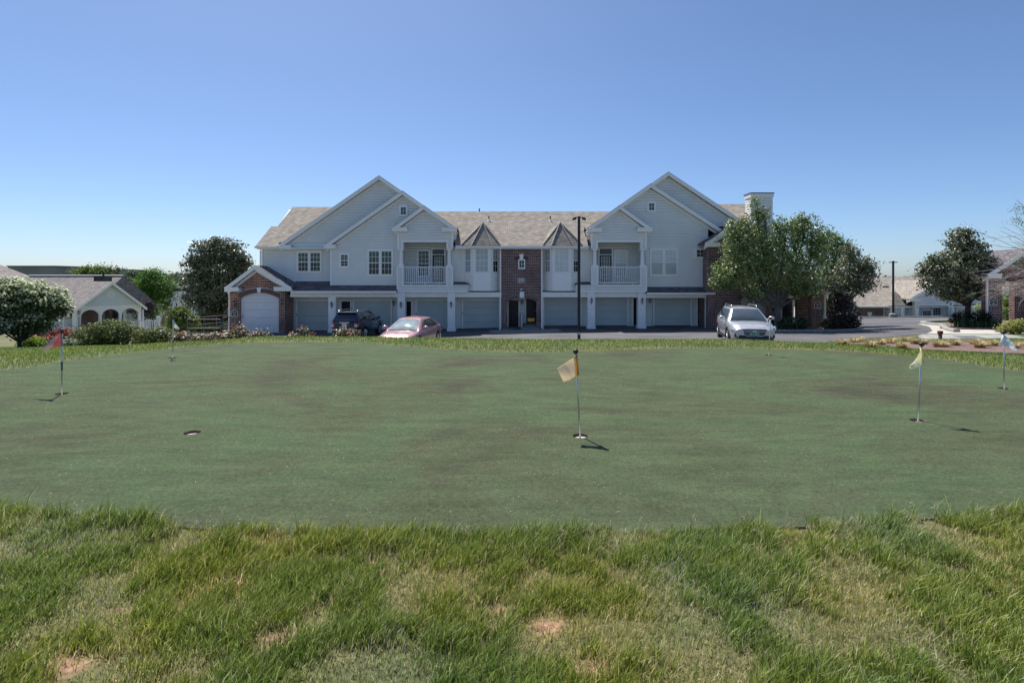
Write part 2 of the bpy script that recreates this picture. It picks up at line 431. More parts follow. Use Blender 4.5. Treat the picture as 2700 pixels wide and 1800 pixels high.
LEFTPATH = [(-24.5, 34.4), (-20.4, 34.4), (-20.0, 38.4), (-24.0, 39.0), (-29, 44), (-31, 43)]

def depress(x, y):
    d = np.zeros(np.shape(x))
    for poly, amt in ((GREEN, 0.07), (ASPHALT, 0.07), (ISLAND, 0.0), (WALK, 0.10), (LEFTPATH, 0.1)):
        if amt:
            ins = inpoly(x, y, poly) & (distpoly(x, y, poly) > (0.06 if poly is GREEN else 0.3))
            d = np.maximum(d, np.where(ins, amt, 0))
    return d

def noise2(x, y, scale, seed=0, octaves=3):
    """value noise 0..1"""
    out = np.zeros(np.shape(x)); amp = 1.0; tot = 0
    for o in range(octaves):
        r = np.random.default_rng(seed * 17 + o); g = r.random((256, 256))
        u = np.asarray(x) * scale * 2 ** o + 100.3; v = np.asarray(y) * scale * 2 ** o + 57.7
        i = np.floor(u).astype(int); j = np.floor(v).astype(int); fu = u - i; fv = v - j
        fu = fu * fu * (3 - 2 * fu); fv = fv * fv * (3 - 2 * fv)
        i %= 255; j %= 255
        out += amp * ((g[i, j] * (1 - fu) + g[i + 1, j] * fu) * (1 - fv) + (g[i, j + 1] * (1 - fu) + g[i + 1, j + 1] * fu) * fv)
        tot += amp; amp *= 0.5
    return out / tot
def bumpz(x, y):   # small tufty relief of the rough in front of the green
    near = np.clip((3.6 - np.asarray(y)) / 0.5, 0, 1)
    return near * (noise2(x, y, 1.6, 5, 3) - 0.5) * 0.10

# ground sheet: rows at growing distance, reaching the horizon
ys = np.concatenate([np.arange(-6, 1, 1.0), np.arange(1, 4.5, 0.06), np.arange(4.5, 16, 0.2), np.arange(16, 60, 0.5), np.geomspace(60, 5000, 60)])
us = np.sign(np.linspace(-1, 1, 421)) * np.abs(np.linspace(-1, 1, 421)) ** 1.7 * 1.6
vx, vy = [], []
for y in ys:
    w = max(y, 6.0) + 4
    vx.append(us * w * 1.15); vy.append(np.full(len(us), y))
vx = np.concatenate(vx); vy = np.concatenate(vy)
vz = gz_np(vx, vy) - depress(vx, vy) + bumpz(vx, vy) - np.where(inpoly(vx, vy, GREEN), bumpz(vx, vy), 0)
W = len(us)
idx = np.arange(len(ys) * W).reshape(len(ys), W)
fs = np.stack([idx[:-1, :-1], idx[:-1, 1:], idx[1:, 1:], idx[1:, :-1]], -1).reshape(-1, 4)
def npmesh(name, co, faces, mat_, parent=None, smooth=False, tint=None):
    me = bpy.data.meshes.new(name)
    co = np.asarray(co, np.float32); nf, k = faces.shape
    me.vertices.add(len(co)); me.vertices.foreach_set("co", co.ravel())
    me.loops.add(nf * k); me.loops.foreach_set("vertex_index", faces.astype(np.int32).ravel())
    me.polygons.add(nf); me.polygons.foreach_set("loop_start", np.arange(0, nf * k, k, dtype=np.int32)); me.polygons.foreach_set("loop_total", np.full(nf, k, np.int32))
    if smooth: me.polygons.foreach_set("use_smooth", np.ones(nf, bool))
    me.update(calc_edges=True)
    if tint is not None:
        a = me.color_attributes.new("tint", 'FLOAT_COLOR', 'POINT')
        t = np.ones((len(co), 4), np.float32); t[:, :3] = tint
        a.data.foreach_set("color", t.ravel())
    me.materials.append(mat_)
    o = bpy.data.objects.new(name, me); C.objects.link(o)
    if parent is not None: o.parent = parent; WL[o.name] = WL[parent.name]
    else: WL[o.name] = Vector((0, 0, 0))
    return o

def ground_material():
    m, nt, b = newmat("ground_soil_and_grass"); L = nt.links
    tc = nt.nodes.new("ShaderNodeTexCoord")
    n1 = nt.nodes.new("ShaderNodeTexNoise"); n1.inputs["Scale"].default_value = 1.1; n1.inputs["Detail"].default_value = 6; n1.inputs["Roughness"].default_value = 0.65
    n2 = nt.nodes.new("ShaderNodeTexNoise"); n2.inputs["Scale"].default_value = 30; n2.inputs["Detail"].default_value = 6
    L.new(tc.outputs["Object"], n1.inputs[0]); L.new(tc.outputs["Object"], n2.inputs[0])
    r1 = ramp(nt, [(0.30, (0.06, 0.09, 0.02)), (0.50, (0.12, 0.12, 0.045)), (0.66, (0.20, 0.17, 0.08)), (0.78, (0.30, 0.20, 0.12))])
    r2 = ramp(nt, [(0.3, (0.55, 0.55, 0.55)), (0.7, (1.3, 1.3, 1.3))])
    L.new(n1.outputs[0], r1.inputs[0]); L.new(n2.outputs[0], r2.inputs[0])
    mx = nt.nodes.new("ShaderNodeMix"); mx.data_type = 'RGBA'; mx.blend_type = 'MULTIPLY'; mx.inputs[0].default_value = 1
    L.new(r1.outputs[0], mx.inputs[6]); L.new(r2.outputs[0], mx.inputs[7])
    at = nt.nodes.new("ShaderNodeAttribute"); at.attribute_name = "tint"
    m3 = nt.nodes.new("ShaderNodeMix"); m3.data_type = 'RGBA'; m3.inputs[7].default_value = (0.33, 0.19, 0.12, 1)
    m4 = nt.nodes.new("ShaderNodeMix"); m4.data_type = 'RGBA'; m4.blend_type = 'MULTIPLY'; m4.inputs[0].default_value = 1
    L.new(at.outputs["Fac"], m3.inputs[0]); L.new(r1.outputs[0], m3.inputs[6]); L.new(m3.outputs[2], m4.inputs[6]); L.new(r2.outputs[0], m4.inputs[7])
    L.new(m4.outputs[2], b.inputs["Base Color"])
    bp = nt.nodes.new("ShaderNodeBump"); bp.inputs["Distance"].default_value = 0.03; bp.inputs["Strength"].default_value = 0.9
    L.new(n2.outputs[0], bp.inputs["Height"]); L.new(bp.outputs[0], b.inputs["Normal"])
    b.inputs["Roughness"].default_value = 0.95
    return m
SOIL = [(G(610, 1535), .065), (G(570, 1545), .05), (G(1450, 1650), .045), (G(160, 1750), .05), (G(730, 1700), .05), (G(1300, 1640), .04), (G(1300, 1600), .035), (G(1560, 1780), .05), (G(2120, 1560), .04), (G(310, 1605), .03), (G(980, 1480), .03)]
def soil_amount(x, y):
    s_ = np.zeros(np.shape(x)); w_ = noise2(x, y, 9, 55, 3) - .5
    for (cx_, cy_), r_ in SOIL: s_ = np.maximum(s_, np.clip(1.5 - np.hypot((x - cx_) / 1.5, y - cy_) / r_ + w_ * 1.6, 0, 1))
    return s_
sa = soil_amount(vx, vy)
tag(npmesh("ground", np.stack([vx, vy, vz], 1), fs, ground_material(), smooth=True, tint=np.stack([sa, sa, sa], 1)), kind="structure")

def sheet(name, poly, step, zoff, mat_, holes=(), flat=None, skirt=0.0):
    """a sheet that follows the ground inside a polygon"""
    poly = [tuple(p[:2]) for p in poly]
    dense = []
    for i in range(len(poly)):
        a, b = poly[i], poly[(i + 1) % len(poly)]
        n = max(1, int(math.hypot(b[0] - a[0], b[1] - a[1]) / step))
        dense += [(a[0] + (b[0] - a[0]) * k / n, a[1] + (b[1] - a[1]) * k / n) for k in range(n)]
    xs = [p[0] for p in dense]; yy = [p[1] for p in dense]
    gx, gy = np.meshgrid(np.arange(min(xs), max(xs), step), np.arange(min(yy), max(yy), step))
    gx = gx.ravel(); gy = gy.ravel()
    k = inpoly(gx, gy, dense) & (distpoly(gx, gy, dense) > step * 0.35)
    for h in holes: k &= ~(inpoly(gx, gy, h) | (distpoly(gx, gy, h) < 0.02))
    pts = [Vector(p) for p in dense] ; nb = len(pts)
    edges = [(i, (i + 1) % nb) for i in range(nb)]
    for h in holes:
        s0 = len(pts); pts += [Vector(p) for p in h]; edges += [(s0 + i, s0 + (i + 1) % len(h)) for i in range(len(h))]
    pts += [Vector((a, b)) for a, b in zip(gx[k], gy[k])]
    v, e, f, *_ = delaunay_2d_cdt(pts, edges, [], 0, 1e-5)
    f = [q for q in f]
    cx = np.array([sum(v[i].x for i in q) / len(q) for q in f]); cy = np.array([sum(v[i].y for i in q) / len(q) for q in f])
    ok = inpoly(cx, cy, dense)
    for h in holes: ok &= ~inpoly(cx, cy, h)
    X = np.array([p.x for p in v]); Yv = np.array([p.y for p in v])
    Z = (gz_np(X, Yv) if flat is None else np.full(len(X), flat)) + zoff
    mb = MB(); mb.v = list(zip(X, Yv, Z))
    for q, o in zip(f, ok):
        if o:
            a, b, c = [v[i] for i in q[:3]]
            mb.f.append(tuple(q) if (b - a).cross(c - a) > 0 else tuple(reversed(q)))
    if skirt:
        zz = [(gz(*p) if flat is None else flat) + zoff for p in dense]
        s = 1 if sum(a[0] * b[1] - b[0] * a[1] for a, b in zip(dense, dense[1:] + dense[:1])) > 0 else -1
        for i in range(len(dense)):
            j = (i + 1) % len(dense)
            a, b = dense[i], dense[j]
            q = [(a[0], a[1], zz[i] - skirt), (b[0], b[1], zz[j] - skirt), (b[0], b[1], zz[j]), (a[0], a[1], zz[i])]
            mb.poly(q if s > 0 else q[::-1])
    return mb.build(name, mat_)

def turf_material():
    m, nt, b = newmat("putting_turf"); L = nt.links
    tc = nt.nodes.new("ShaderNodeTexCoord")
    def noise(scale, detail, rough=0.5, stretch=None, dist=0.0):
        n = nt.nodes.new("ShaderNodeTexNoise"); n.inputs["Scale"].default_value = scale; n.inputs["Detail"].default_value = detail; n.inputs["Roughness"].default_value = rough; n.inputs["Distortion"].default_value = dist
        if stretch:
            mp = nt.nodes.new("ShaderNodeMapping"); mp.inputs["Scale"].default_value = stretch; mp.inputs["Rotation"].default_value = (0, 0, R(8))
            L.new(tc.outputs["Object"], mp.inputs[0]); L.new(mp.outputs[0], n.inputs[0])
        else: L.new(tc.outputs["Object"], n.inputs[0])
        return n
    big = noise(0.42, 9, 0.72, (.8, 1, 1), 0.8)
    mid = noise(4.2, 9, 0.8, (0.30, 1, 1))
    fine = noise(48, 6, 0.85)
    fib = noise(420, 2, 0.6)
    r1 = ramp(nt, [(0.40, (0.080, 0.116, 0.060)), (0.48, (0.084, 0.110, 0.060)), (0.60, (0.078, 0.086, 0.053)), (0.70, (0.060, 0.064, 0.045))])
    L.new(big.outputs[0], r1.inputs[0])
    r2 = ramp(nt, [(0.3, (0.66, 0.68, 0.68)), (0.7, (1.22, 1.2, 1.16))]); L.new(mid.outputs[0], r2.inputs[0])
    r3 = ramp(nt, [(0.36, (0.55, 0.55, 0.55)), (0.5, (0.97, 0.97, 0.97)), (0.62, (1.25, 1.25, 1.22)), (0.74, (2.0, 2.0, 1.9))]); L.new(fine.outputs[0], r3.inputs[0])
    a = nt.nodes.new("ShaderNodeMix"); a.data_type = 'RGBA'; a.blend_type = 'MULTIPLY'; a.inputs[0].default_value = 1
    c = nt.nodes.new("ShaderNodeMix"); c.data_type = 'RGBA'; c.blend_type = 'MULTIPLY'; c.inputs[0].default_value = 1
    L.new(r1.outputs[0], a.inputs[6]); L.new(r2.outputs[0], a.inputs[7]); L.new(a.outputs[2], c.inputs[6]); L.new(r3.outputs[0], c.inputs[7])
    L.new(c.outputs[2], b.inputs["Base Color"])
    b.inputs["Roughness"].default_value = 0.8; b.inputs["Specular IOR Level"].default_value = 0.04
    b.inputs["Sheen Weight"].default_value = 0.0; b.inputs["Sheen Roughness"].default_value = 0.4; b.inputs["Sheen Tint"].default_value = (0.8, 0.95, 0.85, 1)
    bp = nt.nodes.new("ShaderNodeBump"); bp.inputs["Distance"].default_value = 0.006; bp.inputs["Strength"].default_value = 0.8
    L.new(fib.outputs[0], bp.inputs["Height"]); L.new(bp.outputs[0], b.inputs["Normal"])
    return m
HOLES = [(163, 1040), (455, 945), (507, 1143), (1530, 1152), (2027, 938), (2420, 1111), (2648, 1026)]
HOLEW = [G(*h) for h in HOLES]
CUPR = 0.076
hole_polys = [[(x + CUPR * math.cos(2 * math.pi * k / 20), y + CUPR * math.sin(2 * math.pi * k / 20)) for k in range(20)] for x, y in HOLEW]
tag(sheet("putting_green", GREEN, 0.5, 0.012, turf_material(), holes=hole_polys, flat=0.0, skirt=0.05), kind="structure")

asph = mat("asphalt", (0.090, 0.088, 0.093), 0.9, var=0.32, scale=0.45, bump=0.3, bscale=90, detail=12)
M['asphalt'] = asph
tag(sheet("parking_lot", ASPHALT, 0.7, 0.02, asph), kind="structure")
tag(sheet("mulch_bed", MULCHBED, 0.4, 0.035, M['mulch'], skirt=0.08), kind="structure")
tag(sheet("mulch_island", ISLAND, 0.5, 0.13, M['mulch'], skirt=0.1), kind="structure")
tag(sheet("concrete_walk", WALK, 0.6, 0.03, M['concrete'], skirt=0.1), kind="structure")
tag(sheet("ramp_landing", LEFTPATH, 0.6, 0.02, M['concrete'], skirt=0.15), kind="structure")

def kerb(name, pts, w=0.16, h=0.15, closed=False, label=None):
    mb = MB()
    n = len(pts)
    nor = []
    for i in range(n):
        a = pts[(i - 1) % n] if closed or i > 0 else pts[0]; b = pts[(i + 1) % n] if closed or i < n - 1 else pts[-1]
        d = Vector((b[0] - a[0], b[1] - a[1])).normalized(); nor.append(Vector((-d.y, d.x)))
    rings = []
    for p, q in zip(pts, nor):
        z = gz(p[0], p[1])
        sec = [(-w / 2, -0.1), (-w / 2, h - 0.03), (-w / 2 + 0.03, h), (w / 2 - 0.03, h), (w / 2, h - 0.03), (w / 2, -0.1)]
        rings.append([(p[0] + q.x * a, p[1] + q.y * a, z + c) for a, c in sec])
    for i in range(n if closed else n - 1):
        r0, r1 = rings[i], rings[(i + 1) % n]
        for k in range(5): mb.poly([r0[k], r0[k + 1], r1[k + 1], r1[k]])
    if not closed:
        mb.poly(rings[0]); mb.poly(rings[-1][::-1])
    o = mb.build(name, M['kerb'])
    return tag(o, kind="structure")
kerb("kerb", ISLAND[:30], 0.3, 0.17)
kerb("kerb", crom([(22.2, 42.4), (24, 50), (28, 53), (40, 53.2), (60, 53.2)], 6, False), 0.2, 0.16)
kerb("kerb", crom([(24.8, 29.6), (25.6, 31.2), (27.0, 33.2), (28.3, 35.0), (29.2, 37.4), (30.8, 39.6), (35.5, 42.3)], 6, False), 0.3, 0.18)
# ------------------------------------------------------------------ building parts
def text_mesh(name, body, size, fr, u, z, d, mat_, parent, bold=False, ext=0.004):
    cu = bpy.data.curves.new(name, 'FONT'); cu.body = body; cu.size = size; cu.align_x = 'CENTER'; cu.align_y = 'CENTER'; cu.extrude = ext
    if bold: cu.offset = size * 0.025
    t = bpy.data.objects.new(name + "_tmp", cu); C.objects.link(t)
    dg = bpy.context.evaluated_depsgraph_get(); me = bpy.data.meshes.new_from_object(t.evaluated_get(dg))
    bpy.data.objects.remove(t)
    off = WL[parent.name]
    for v in me.vertices:
        p = fr.pt(u + v.co.x, z + v.co.y, d + v.co.z)
        v.co = Vector(p) - off
    me.materials.clear(); me.materials.append(mat_)
    o = bpy.data.objects.new(name, me); C.objects.link(o); o.parent = parent; WL[o.name] = off
    return o

def window(parent, fr, u0, u1, z0, z1, cols=1, split=True, mun=(3, 2), cas=0.10, upper='glassreflect', lower='glass', mlow=True, head=True, wall_d=0.085, label=None, arched=False):
    """glass opening u0..u1, z0..z1 with trim round it; cols sash columns"""
    c = MB(); D = wall_d + 0.035
    c.fbox(fr, u0 - cas, u0, z0 - cas, z1, 0, D); c.fbox(fr, u1, u1 + cas, z0 - cas, z1, 0, D)
    c.fbox(fr, u0, u1, z0 - cas, z0, 0, D + 0.01)
    if arched:
        arc = arc_pts(u0, u1, z1 - (u1 - u0) * 0.12, z1, 8)
        for i in range(8):
            (a, za), (b, zb) = arc[i], arc[i + 1]
            c.fprism(fr, [(a, za), (b, zb), (b, z1 + cas * 1.3), (a, z1 + cas * 1.3)], 0, D)
        c.fbox(fr, u0 - cas, u0, z1, z1 + cas * 1.1, 0, D); c.fbox(fr, u1, u1 + cas, z1, z1 + cas * 1.1, 0, D)
    else:
        c.fbox(fr, u0 - cas, u1 + cas, z1, z1 + cas, 0, D)
        if head: c.fbox(fr, u0 - cas - 0.03, u1 + cas + 0.03, z1 + cas, z1 + cas + 0.045, 0, D + 0.03)
    wcol = (u1 - u0) / cols; mul = 0.07
    for k in range(1, cols): c.fbox(fr, u0 + wcol * k - mul, u0 + wcol * k + mul, z0, z1, 0, D)
    zm = (z0 + z1) / 2
    o = c.build("window", M['trim'], parent, label=label)
    for k in range(cols):
        a = u0 + wcol * k + (mul if k else 0); b = u0 + wcol * (k + 1) - (mul if k < cols - 1 else 0)
        if split:
            MB().fbox(fr, a, b, z0, zm, wall_d - 0.02, wall_d).build("pane", M[lower], o)
            MB().fbox(fr, a, b, zm, z1, wall_d - 0.02, wall_d + 0.008).build("pane", M[upper], o)
        else:
            MB().fbox(fr, a, b, z0, z1, wall_d - 0.02, wall_d).build("pane", M[upper], o)
        s = MB(); t = 0.022
        e = wall_d + 0.02
        s.fbox(fr, a, a + 0.035, z0, z1, wall_d, e + .004); s.fbox(fr, b - 0.035, b, z0, z1, wall_d, e + .004)
        s.fbox(fr, a, b, z0, z0 + 0.045, wall_d, e + .006); s.fbox(fr, a, b, z1 - 0.035, z1, wall_d, e + .006)
        if split: s.fbox(fr, a, b, zm - 0.028, zm + 0.028, wall_d, e + 0.008)
        halves = ([(zm, z1)] + ([(z0, zm)] if mlow else [])) if split else [(z0, z1)]
        for ha, hb in halves:
            for i in range(1, mun[0]): uu = a + (b - a) * i / mun[0]; s.fbox(fr, uu - t / 2, uu + t / 2, ha, hb, wall_d + .009, e)
            for i in range(1, mun[1]): zz = ha + (hb - ha) * i / mun[1]; s.fbox(fr, a, b, zz - t / 2, zz + t / 2, wall_d + .009, e - .003)
        s.build("muntins", M['trim'], o)
    return o

def garage_door(parent, fr, u0, u1, z0, z1, m='door', trim=0.11, panels=False, handle=True, label=None):
    d = MB(); n = 4 if not panels else 4
    h = (z1 - z0) / n
    for i in range(n):
        a, b = z0 + i * h, z0 + (i + 1) * h
        d.fbox(fr, u0, u1, a + 0.022, b - 0.022, 0.0, 0.06)
        if panels:
            for k in range(4):
                w = (u1 - u0) / 4
                d.fbox(fr, u0 + w * k + 0.09, u0 + w * (k + 1) - 0.09, a + 0.11, b - 0.11, 0.04, 0.063)
    d.fbox(fr, u0, u1, z0, z1, -0.02, 0.0)
    o = d.build("garage_door", M[m], parent, label=label)
    t = MB(); t.fbox(fr, u0 - trim, u0, z0, z1 + trim, 0, 0.09); t.fbox(fr, u1, u1 + trim, z0, z1 + trim, 0, 0.09); t.fbox(fr, u0, u1, z1, z1 + trim, 0, 0.088)
    t.build("door_frame", M['trim'], o)
    MB().fbox(fr, u0, u1, z0 - 0.03, z0 + 0.03, 0.0, 0.056).build("seal", M['black'], o)
    if handle: MB().fbox(fr, u0 - 0.07, u0 - 0.03, z0 + 1.15, z0 + 1.28, 0.09, 0.12).build("keypad", M['black'], o)
    return o

def entry_door(parent, fr, u0, u1, z0, z1, m='entry', glazed=False, trim=0.1, kick=False, label=None, transom=None, knob=1):
    d = MB(); d.fbox(fr, u0, u1, z0, z1, 0, 0.045)
    if not glazed:
        w = (u1 - u0)
        for a, b in ((0.13, 0.45), (0.55, 0.87)):
            for c_, e in ((0.08, 0.36), (0.43, 0.76), (0.82, 0.94)):
                d.fbox(fr, u0 + w * a, u0 + w * b, z0 + (z1 - z0) * c_, z0 + (z1 - z0) * e, 0.04, 0.058)
    o = d.build("door", M[m], parent, label=label)
    t = MB(); top = (transom or z1)
    t.fbox(fr, u0 - trim, u0, z0, top + trim, 0, 0.08); t.fbox(fr, u1, u1 + trim, z0, top + trim, 0, 0.08); t.fbox(fr, u0, u1, top, top + trim, 0, 0.078)
    if transom: t.fbox(fr, u0, u1, z1, z1 + 0.06, 0, 0.078)
    t.build("door_frame", M['trim'], o)
    if transom:
        MB().fbox(fr, u0, u1, z1 + 0.06, transom, 0, 0.03).build("transom", M['glass'], o)
    if glazed:
        g = MB().fbox(fr, u0 + 0.16, u1 - 0.16, z0 + 0.25, z1 - 0.15, 0.04, 0.055); g.build("pane", M['glassreflect'], o)
        s = MB(); a, b, c_, e = u0 + 0.16, u1 - 0.16, z0 + 0.25, z1 - 0.15
        for i in range(4): uu = a + (b - a) * i / 3; s.fbox(fr, uu - .014, uu + .014, c_, e, .054, .068)
        for i in range(6): zz = c_ + (e - c_) * i / 5; s.fbox(fr, a, b, zz - .014, zz + .014, .054, .066)
        s.build("muntins", M['trim'], o)
    if kick: MB().fbox(fr, u0 + .12, u1 - .12, z0 + .12, z0 + .36, .046, .062).build("kick_plate", M['brass'], o)
    k = u1 - .08 if knob > 0 else u0 + .08
    kk = MB(); kk.lathe([(.0, .045), (.03, .05), (.035, .08), (.02, .1), (0, .105)], (fr.pt(k, z0 + .95)), 8, 'y'); kk.build("door_knob", M['steel'], o)
    return o

def wall_lamp(parent, fr, u, z, s=1.0, d=0.0, label=None):
    """lantern: back plate, curved arm, glazed cage, cap and finial"""
    b = MB(); q = fr.pt
    b.fbox(fr, u - .045 * s, u + .045 * s, z - .16 * s, z + .06 * s, d, d + .02)
    c = Vector(q(u, z, d + .13 * s))
    b.tube([q(u, z - .12 * s, d + .02), q(u, z - .22 * s, d + .06 * s), q(u, z - .16 * s, d + .13 * s)], .012 * s, 6)
    b.tube([q(u, z - .32 * s, d + .045 * s), q(u, z - .2 * s, d + .05 * s)], [.004 * s, .014 * s], 6)
    b.lathe([(.0, -.14 * s), (.04 * s, -.13 * s), (.05 * s, -.10 * s)], c, 8)
    b.lathe([(.10 * s, .10 * s), (.085 * s, .13 * s), (.04 * s, .18 * s), (.015 * s, .22 * s), (.0, .27 * s)], c, 8)
    for k in range(4):
        a = math.pi / 4 + k * math.pi / 2
        b.tube([(c.x + .05 * s * math.cos(a), c.y + .05 * s * math.sin(a), c.z - .10 * s), (c.x + .085 * s * math.cos(a), c.y + .085 * s * math.sin(a), c.z + .11 * s)], .009 * s, 4)
    o = b.build("wall_lamp", M['black'], parent, label=label)
    MB().lathe([(.04 * s, -.09 * s), (.07 * s, .10 * s)], c, 8).build("lamp_glass", M['lampglass'], o)
    return o

def gable_roof(parent, xc, zp, xl, xr, zl, zr, y0, y1, shing, thick=0.16, fascia=0.24, wall_y=None, frieze=True, name="roof", ret=None):
    """gable roof whose ridge runs along Y; (xc,zp) peak of the top surface, xl/xr eaves"""
    r = MB()
    for (xa, za, s) in ((xl, zl, -1), (xr, zr, 1)):
        dx, dz = xa - xc, za - zp
        top = [(xc, y0, zp), (xa, y0, za), (xa, y1, za), (xc, y1, zp)]
        bot = [(x, y, z - thick) for x, y, z in top]
        r.add(top + bot, [(0, 1, 2, 3) if s < 0 else (3, 2, 1, 0), (4, 5, 6, 7) if s > 0 else (7, 6, 5, 4), (0, 4, 5, 1) if s < 0 else (1, 5, 4, 0), (1, 5, 6, 2) if s < 0 else (2, 6, 5, 1), (2, 6, 7, 3) if s < 0 else (3, 7, 6, 2)])
    ro = r.build(name, M[shing], parent)
    t = MB()
    e = 0.03
    for (xa, za) in ((xl, zl), (xr, zr)):
        dx, dz = xa - xc, za - zp; L = math.hypot(dx, dz)
        v = fascia * L / abs(dx)   # vertical depth of the board
        pts = [(xc, zp - e), (xa, za - e), (xa, za - e - v), (xc, zp - e - v)]
        if dx > 0: pts = pts[::-1]
        t.prism(pts, y0 - 0.03, y0 + 0.04)
        if frieze and wall_y:
            g0, g1 = v + 0.02, v + 0.20
            sh = 0.05
            pts = [(xc, zp - g0), (xa - sh * dx / abs(dx), za - g0 + sh * 0), (xa - sh * dx / abs(dx), za - g1), (xc, zp - g1)]
            if dx > 0: pts = pts[::-1]
            t.prism(pts, wall_y - 0.075, wall_y + 0.01)
        if wall_y:   # soffit
            q = [(xc, y0 + .04, zp - e - v + .02), (xa, y0 + .04, za - e - v + .02), (xa, wall_y, za - e - v + .02), (xc, wall_y, zp - e - v + .02)]
            t.poly(q); t.poly(q[::-1])
    t.build("rake_board", M['trim'], parent)
    if ret:
        for xa, w_, za in ret:   # eave return boxes at the gable foot
            s = 1 if w_ > 0 else -1
            a, b = sorted((xa, xa + w_))
            q = MB(); q.box(a, b, y0 - .05, (wall_y or y0 + .5), za - .30, za - .02)
            q.box(a - (.05 if s > 0 else 0), b + (.05 if s < 0 else 0), y0 - .09, (wall_y or y0 + .5), za - .06, za + .0)
            q.build("eave_return", M['trim'], parent)
    return ro
def gutter(parent, x0, x1, y, z, name="gutter"):
    g = MB(); g.box(x0, x1, y - .12, y + .02, z - .13, z)
    g.box(x0, x1, y - .13, y - .10, z - .03, z + .012)
    return g.build(name, M['trim'], parent)
def downspout(parent, x, y, z0, z1, out=1):
    d = MB(); d.box(x - .045, x + .045, y - .09, y, z0 + .15, z1 - .3)
    d.tube([(x, y - .05, z1 - .32), (x, y - .1, z1 - .15), (x, y - .35, z1 - .02)], .04, 6)
    d.tube([(x, y - .05, z0 + .2), (x + out * .06, y - .12, z0 + .07), (x + out * .2, y - .3, z0 + .03)], .042, 6)
    return d.build("downspout", M['trim'], parent)

# ================================================================== the apartment building
AB = thing("apartment_building", (-1.0, 38.4, -2.1), "long two-storey apartment building in pale grey siding with brick tower and garages below", "building")
f384, f391, f398, f400 = front(38.4), front(39.1), front(39.8), front(39.92)
def wallpart(polys, fr, mat_='siding', back=0.15):
    w = MB()
    for p in polys:
        siding(w, fr, p)
        n = len(p)
        w.poly([fr.pt(u, z, -0.002) for u, z in p])
        if back: w.poly([fr.pt(u, z, -back) for u, z in p][::-1])
    return w.build("wall", M[mat_], AB)
X = PX
# upper walls
wallpart([[(-18.72, 1.1), (-8.5, 1.1), (-8.5, 4.06), (-18.72, 4.06)], [(-17.3, 4.06), (-8.5, 4.06), (-8.5, 8.2), (-9.88, 9.1)]], f398)
wallpart([[(-13.35, 0.85), (-8.2, 0.85), (-8.2, 4.0), (-13.35, 4.0)], [(-13.35, 4.0), (-8.2, 4.0), (-8.2, 7.8)], [(-8.2, 4.5), (-4.1, 4.5), (-4.1, 5.1), (-7.95, 7.85), (-8.2, 7.8)]], f391)
wallpart([[(-4.38, 0.75), (-0.6, 0.75), (-0.6, 4.05), (-4.38, 4.05)]], f391); wallpart([[(1.95, 0.75), (5.82, 0.75), (5.82, 4.05), (1.95, 4.05)]], f391)
wallpart([[(9.8, 0.7), (14.42, 0.7), (14.42, 4.5), (9.8, 4.5)], [(5.5, 4.5), (14.42, 4.5), (14.42, 5.75), (10.1, 8.3), (5.5, 5.15)]], f391)
wallpart([[(6.6, 5.9), (17.0, 5.5), (11.62, 9.2)]], f398)
for x_, fr_, a, b in ((-18.72, f398, 1.2, 4.0), (-13.35, f391, .95, 4.1), (14.42, f391, .8, 4.7)):
    MB().fbox(fr_, x_ - .02, x_ + .10, a, b, 0, .075).build("corner_board", M['trim'], AB)
for pa, pb in ((1048, 1053), (1190, 1195), (1558, 1562.5), (1700.5, 1705)):
    MB().fbox(front(38.38), X(pa, 38.4), X(pb, 38.4), PZ(656, 38.4), 5.2, 0, .075).build("corner_board", M['trim'], AB)
# core so that nothing shows through
core = MB(); core.box(-18.6, 14.3, 40.55, 50.5, .9, 3.9); core.box(-18.6, 14.3, 40.05, 50.5, -2.6, .89); core.box(-4.4, 5.85, 39.3, 40.3, .9, 3.85)
core.build("inner_wall", M['siding'], AB)

# main roofs (ridge along X)
def main_roof(x0, x1, ye, ze, yr, zr, yb=None, shing='shingle'):
    m = MB(); t = .14
    yb = yb or (2 * yr - ye)
    for a, b, za, zb, flip in ((ye, yr, ze, zr, 0), (yr, yb, zr, ze, 0)):
        top = [(x0, a, za), (x1, a, za), (x1, b, zb), (x0, b, zb)]; bot = [(p[0], p[1], p[2] - t) for p in top]
        m.add(top + bot, [(0, 1, 2, 3), (7, 6, 5, 4), (0, 4, 5, 1), (1, 5, 6, 2), (3, 7, 4, 0)])
    return m.build("roof", M[shing], AB)
main_roof(-19.0, -17.42, 39.3, 4.05, 39.8, 4.383, 39.85); main_roof(-19.0, -10.0, 39.8, 4.384, 41.9, 5.78, 47.7)
main_roof(-18.5, -10.0, 41.9, 5.785, 44.8, 7.72, 47.7)
main_roof(-4.1, 5.5, 38.3, 4.02, 40.6, 5.555, 40.65); main_roof(-7.0, 8.5, 40.6, 5.556, 42.9, 7.09, 47)
main_roof(12.0, 20.0, 40.1, 4.72, 45.2, 8.02)
for x_, pts in ((-18.75, [(39.8, 3.9), (47.4, 3.9), (44.8, 7.5)]), (19.8, [(39.6, 3.6), (50.8, 3.6), (45.2, 7.8)])):
    ga = MB(); ga.add([(x_ + d, y, z) for d in (0, .1) for y, z in pts], [(0, 1, 2), (5, 4, 3), (0, 3, 4, 1), (1, 4, 5, 2), (2, 5, 3, 0)]); ga.build("end_wall", M['siding'], AB)
MB().box(14.3, 19.8, 40.2, 50.5, -2.5, 4.0).build("end_wall", M['siding'], AB)
gutter(AB, -19.0, -17.3, 39.28, 4.03)
gutter(AB, -4.05, -3.6, 38.28, 4.0); gutter(AB, -.85, 2.3, 38.28, 4.0); gutter(AB, 5.1, 5.5, 38.28, 4.0)
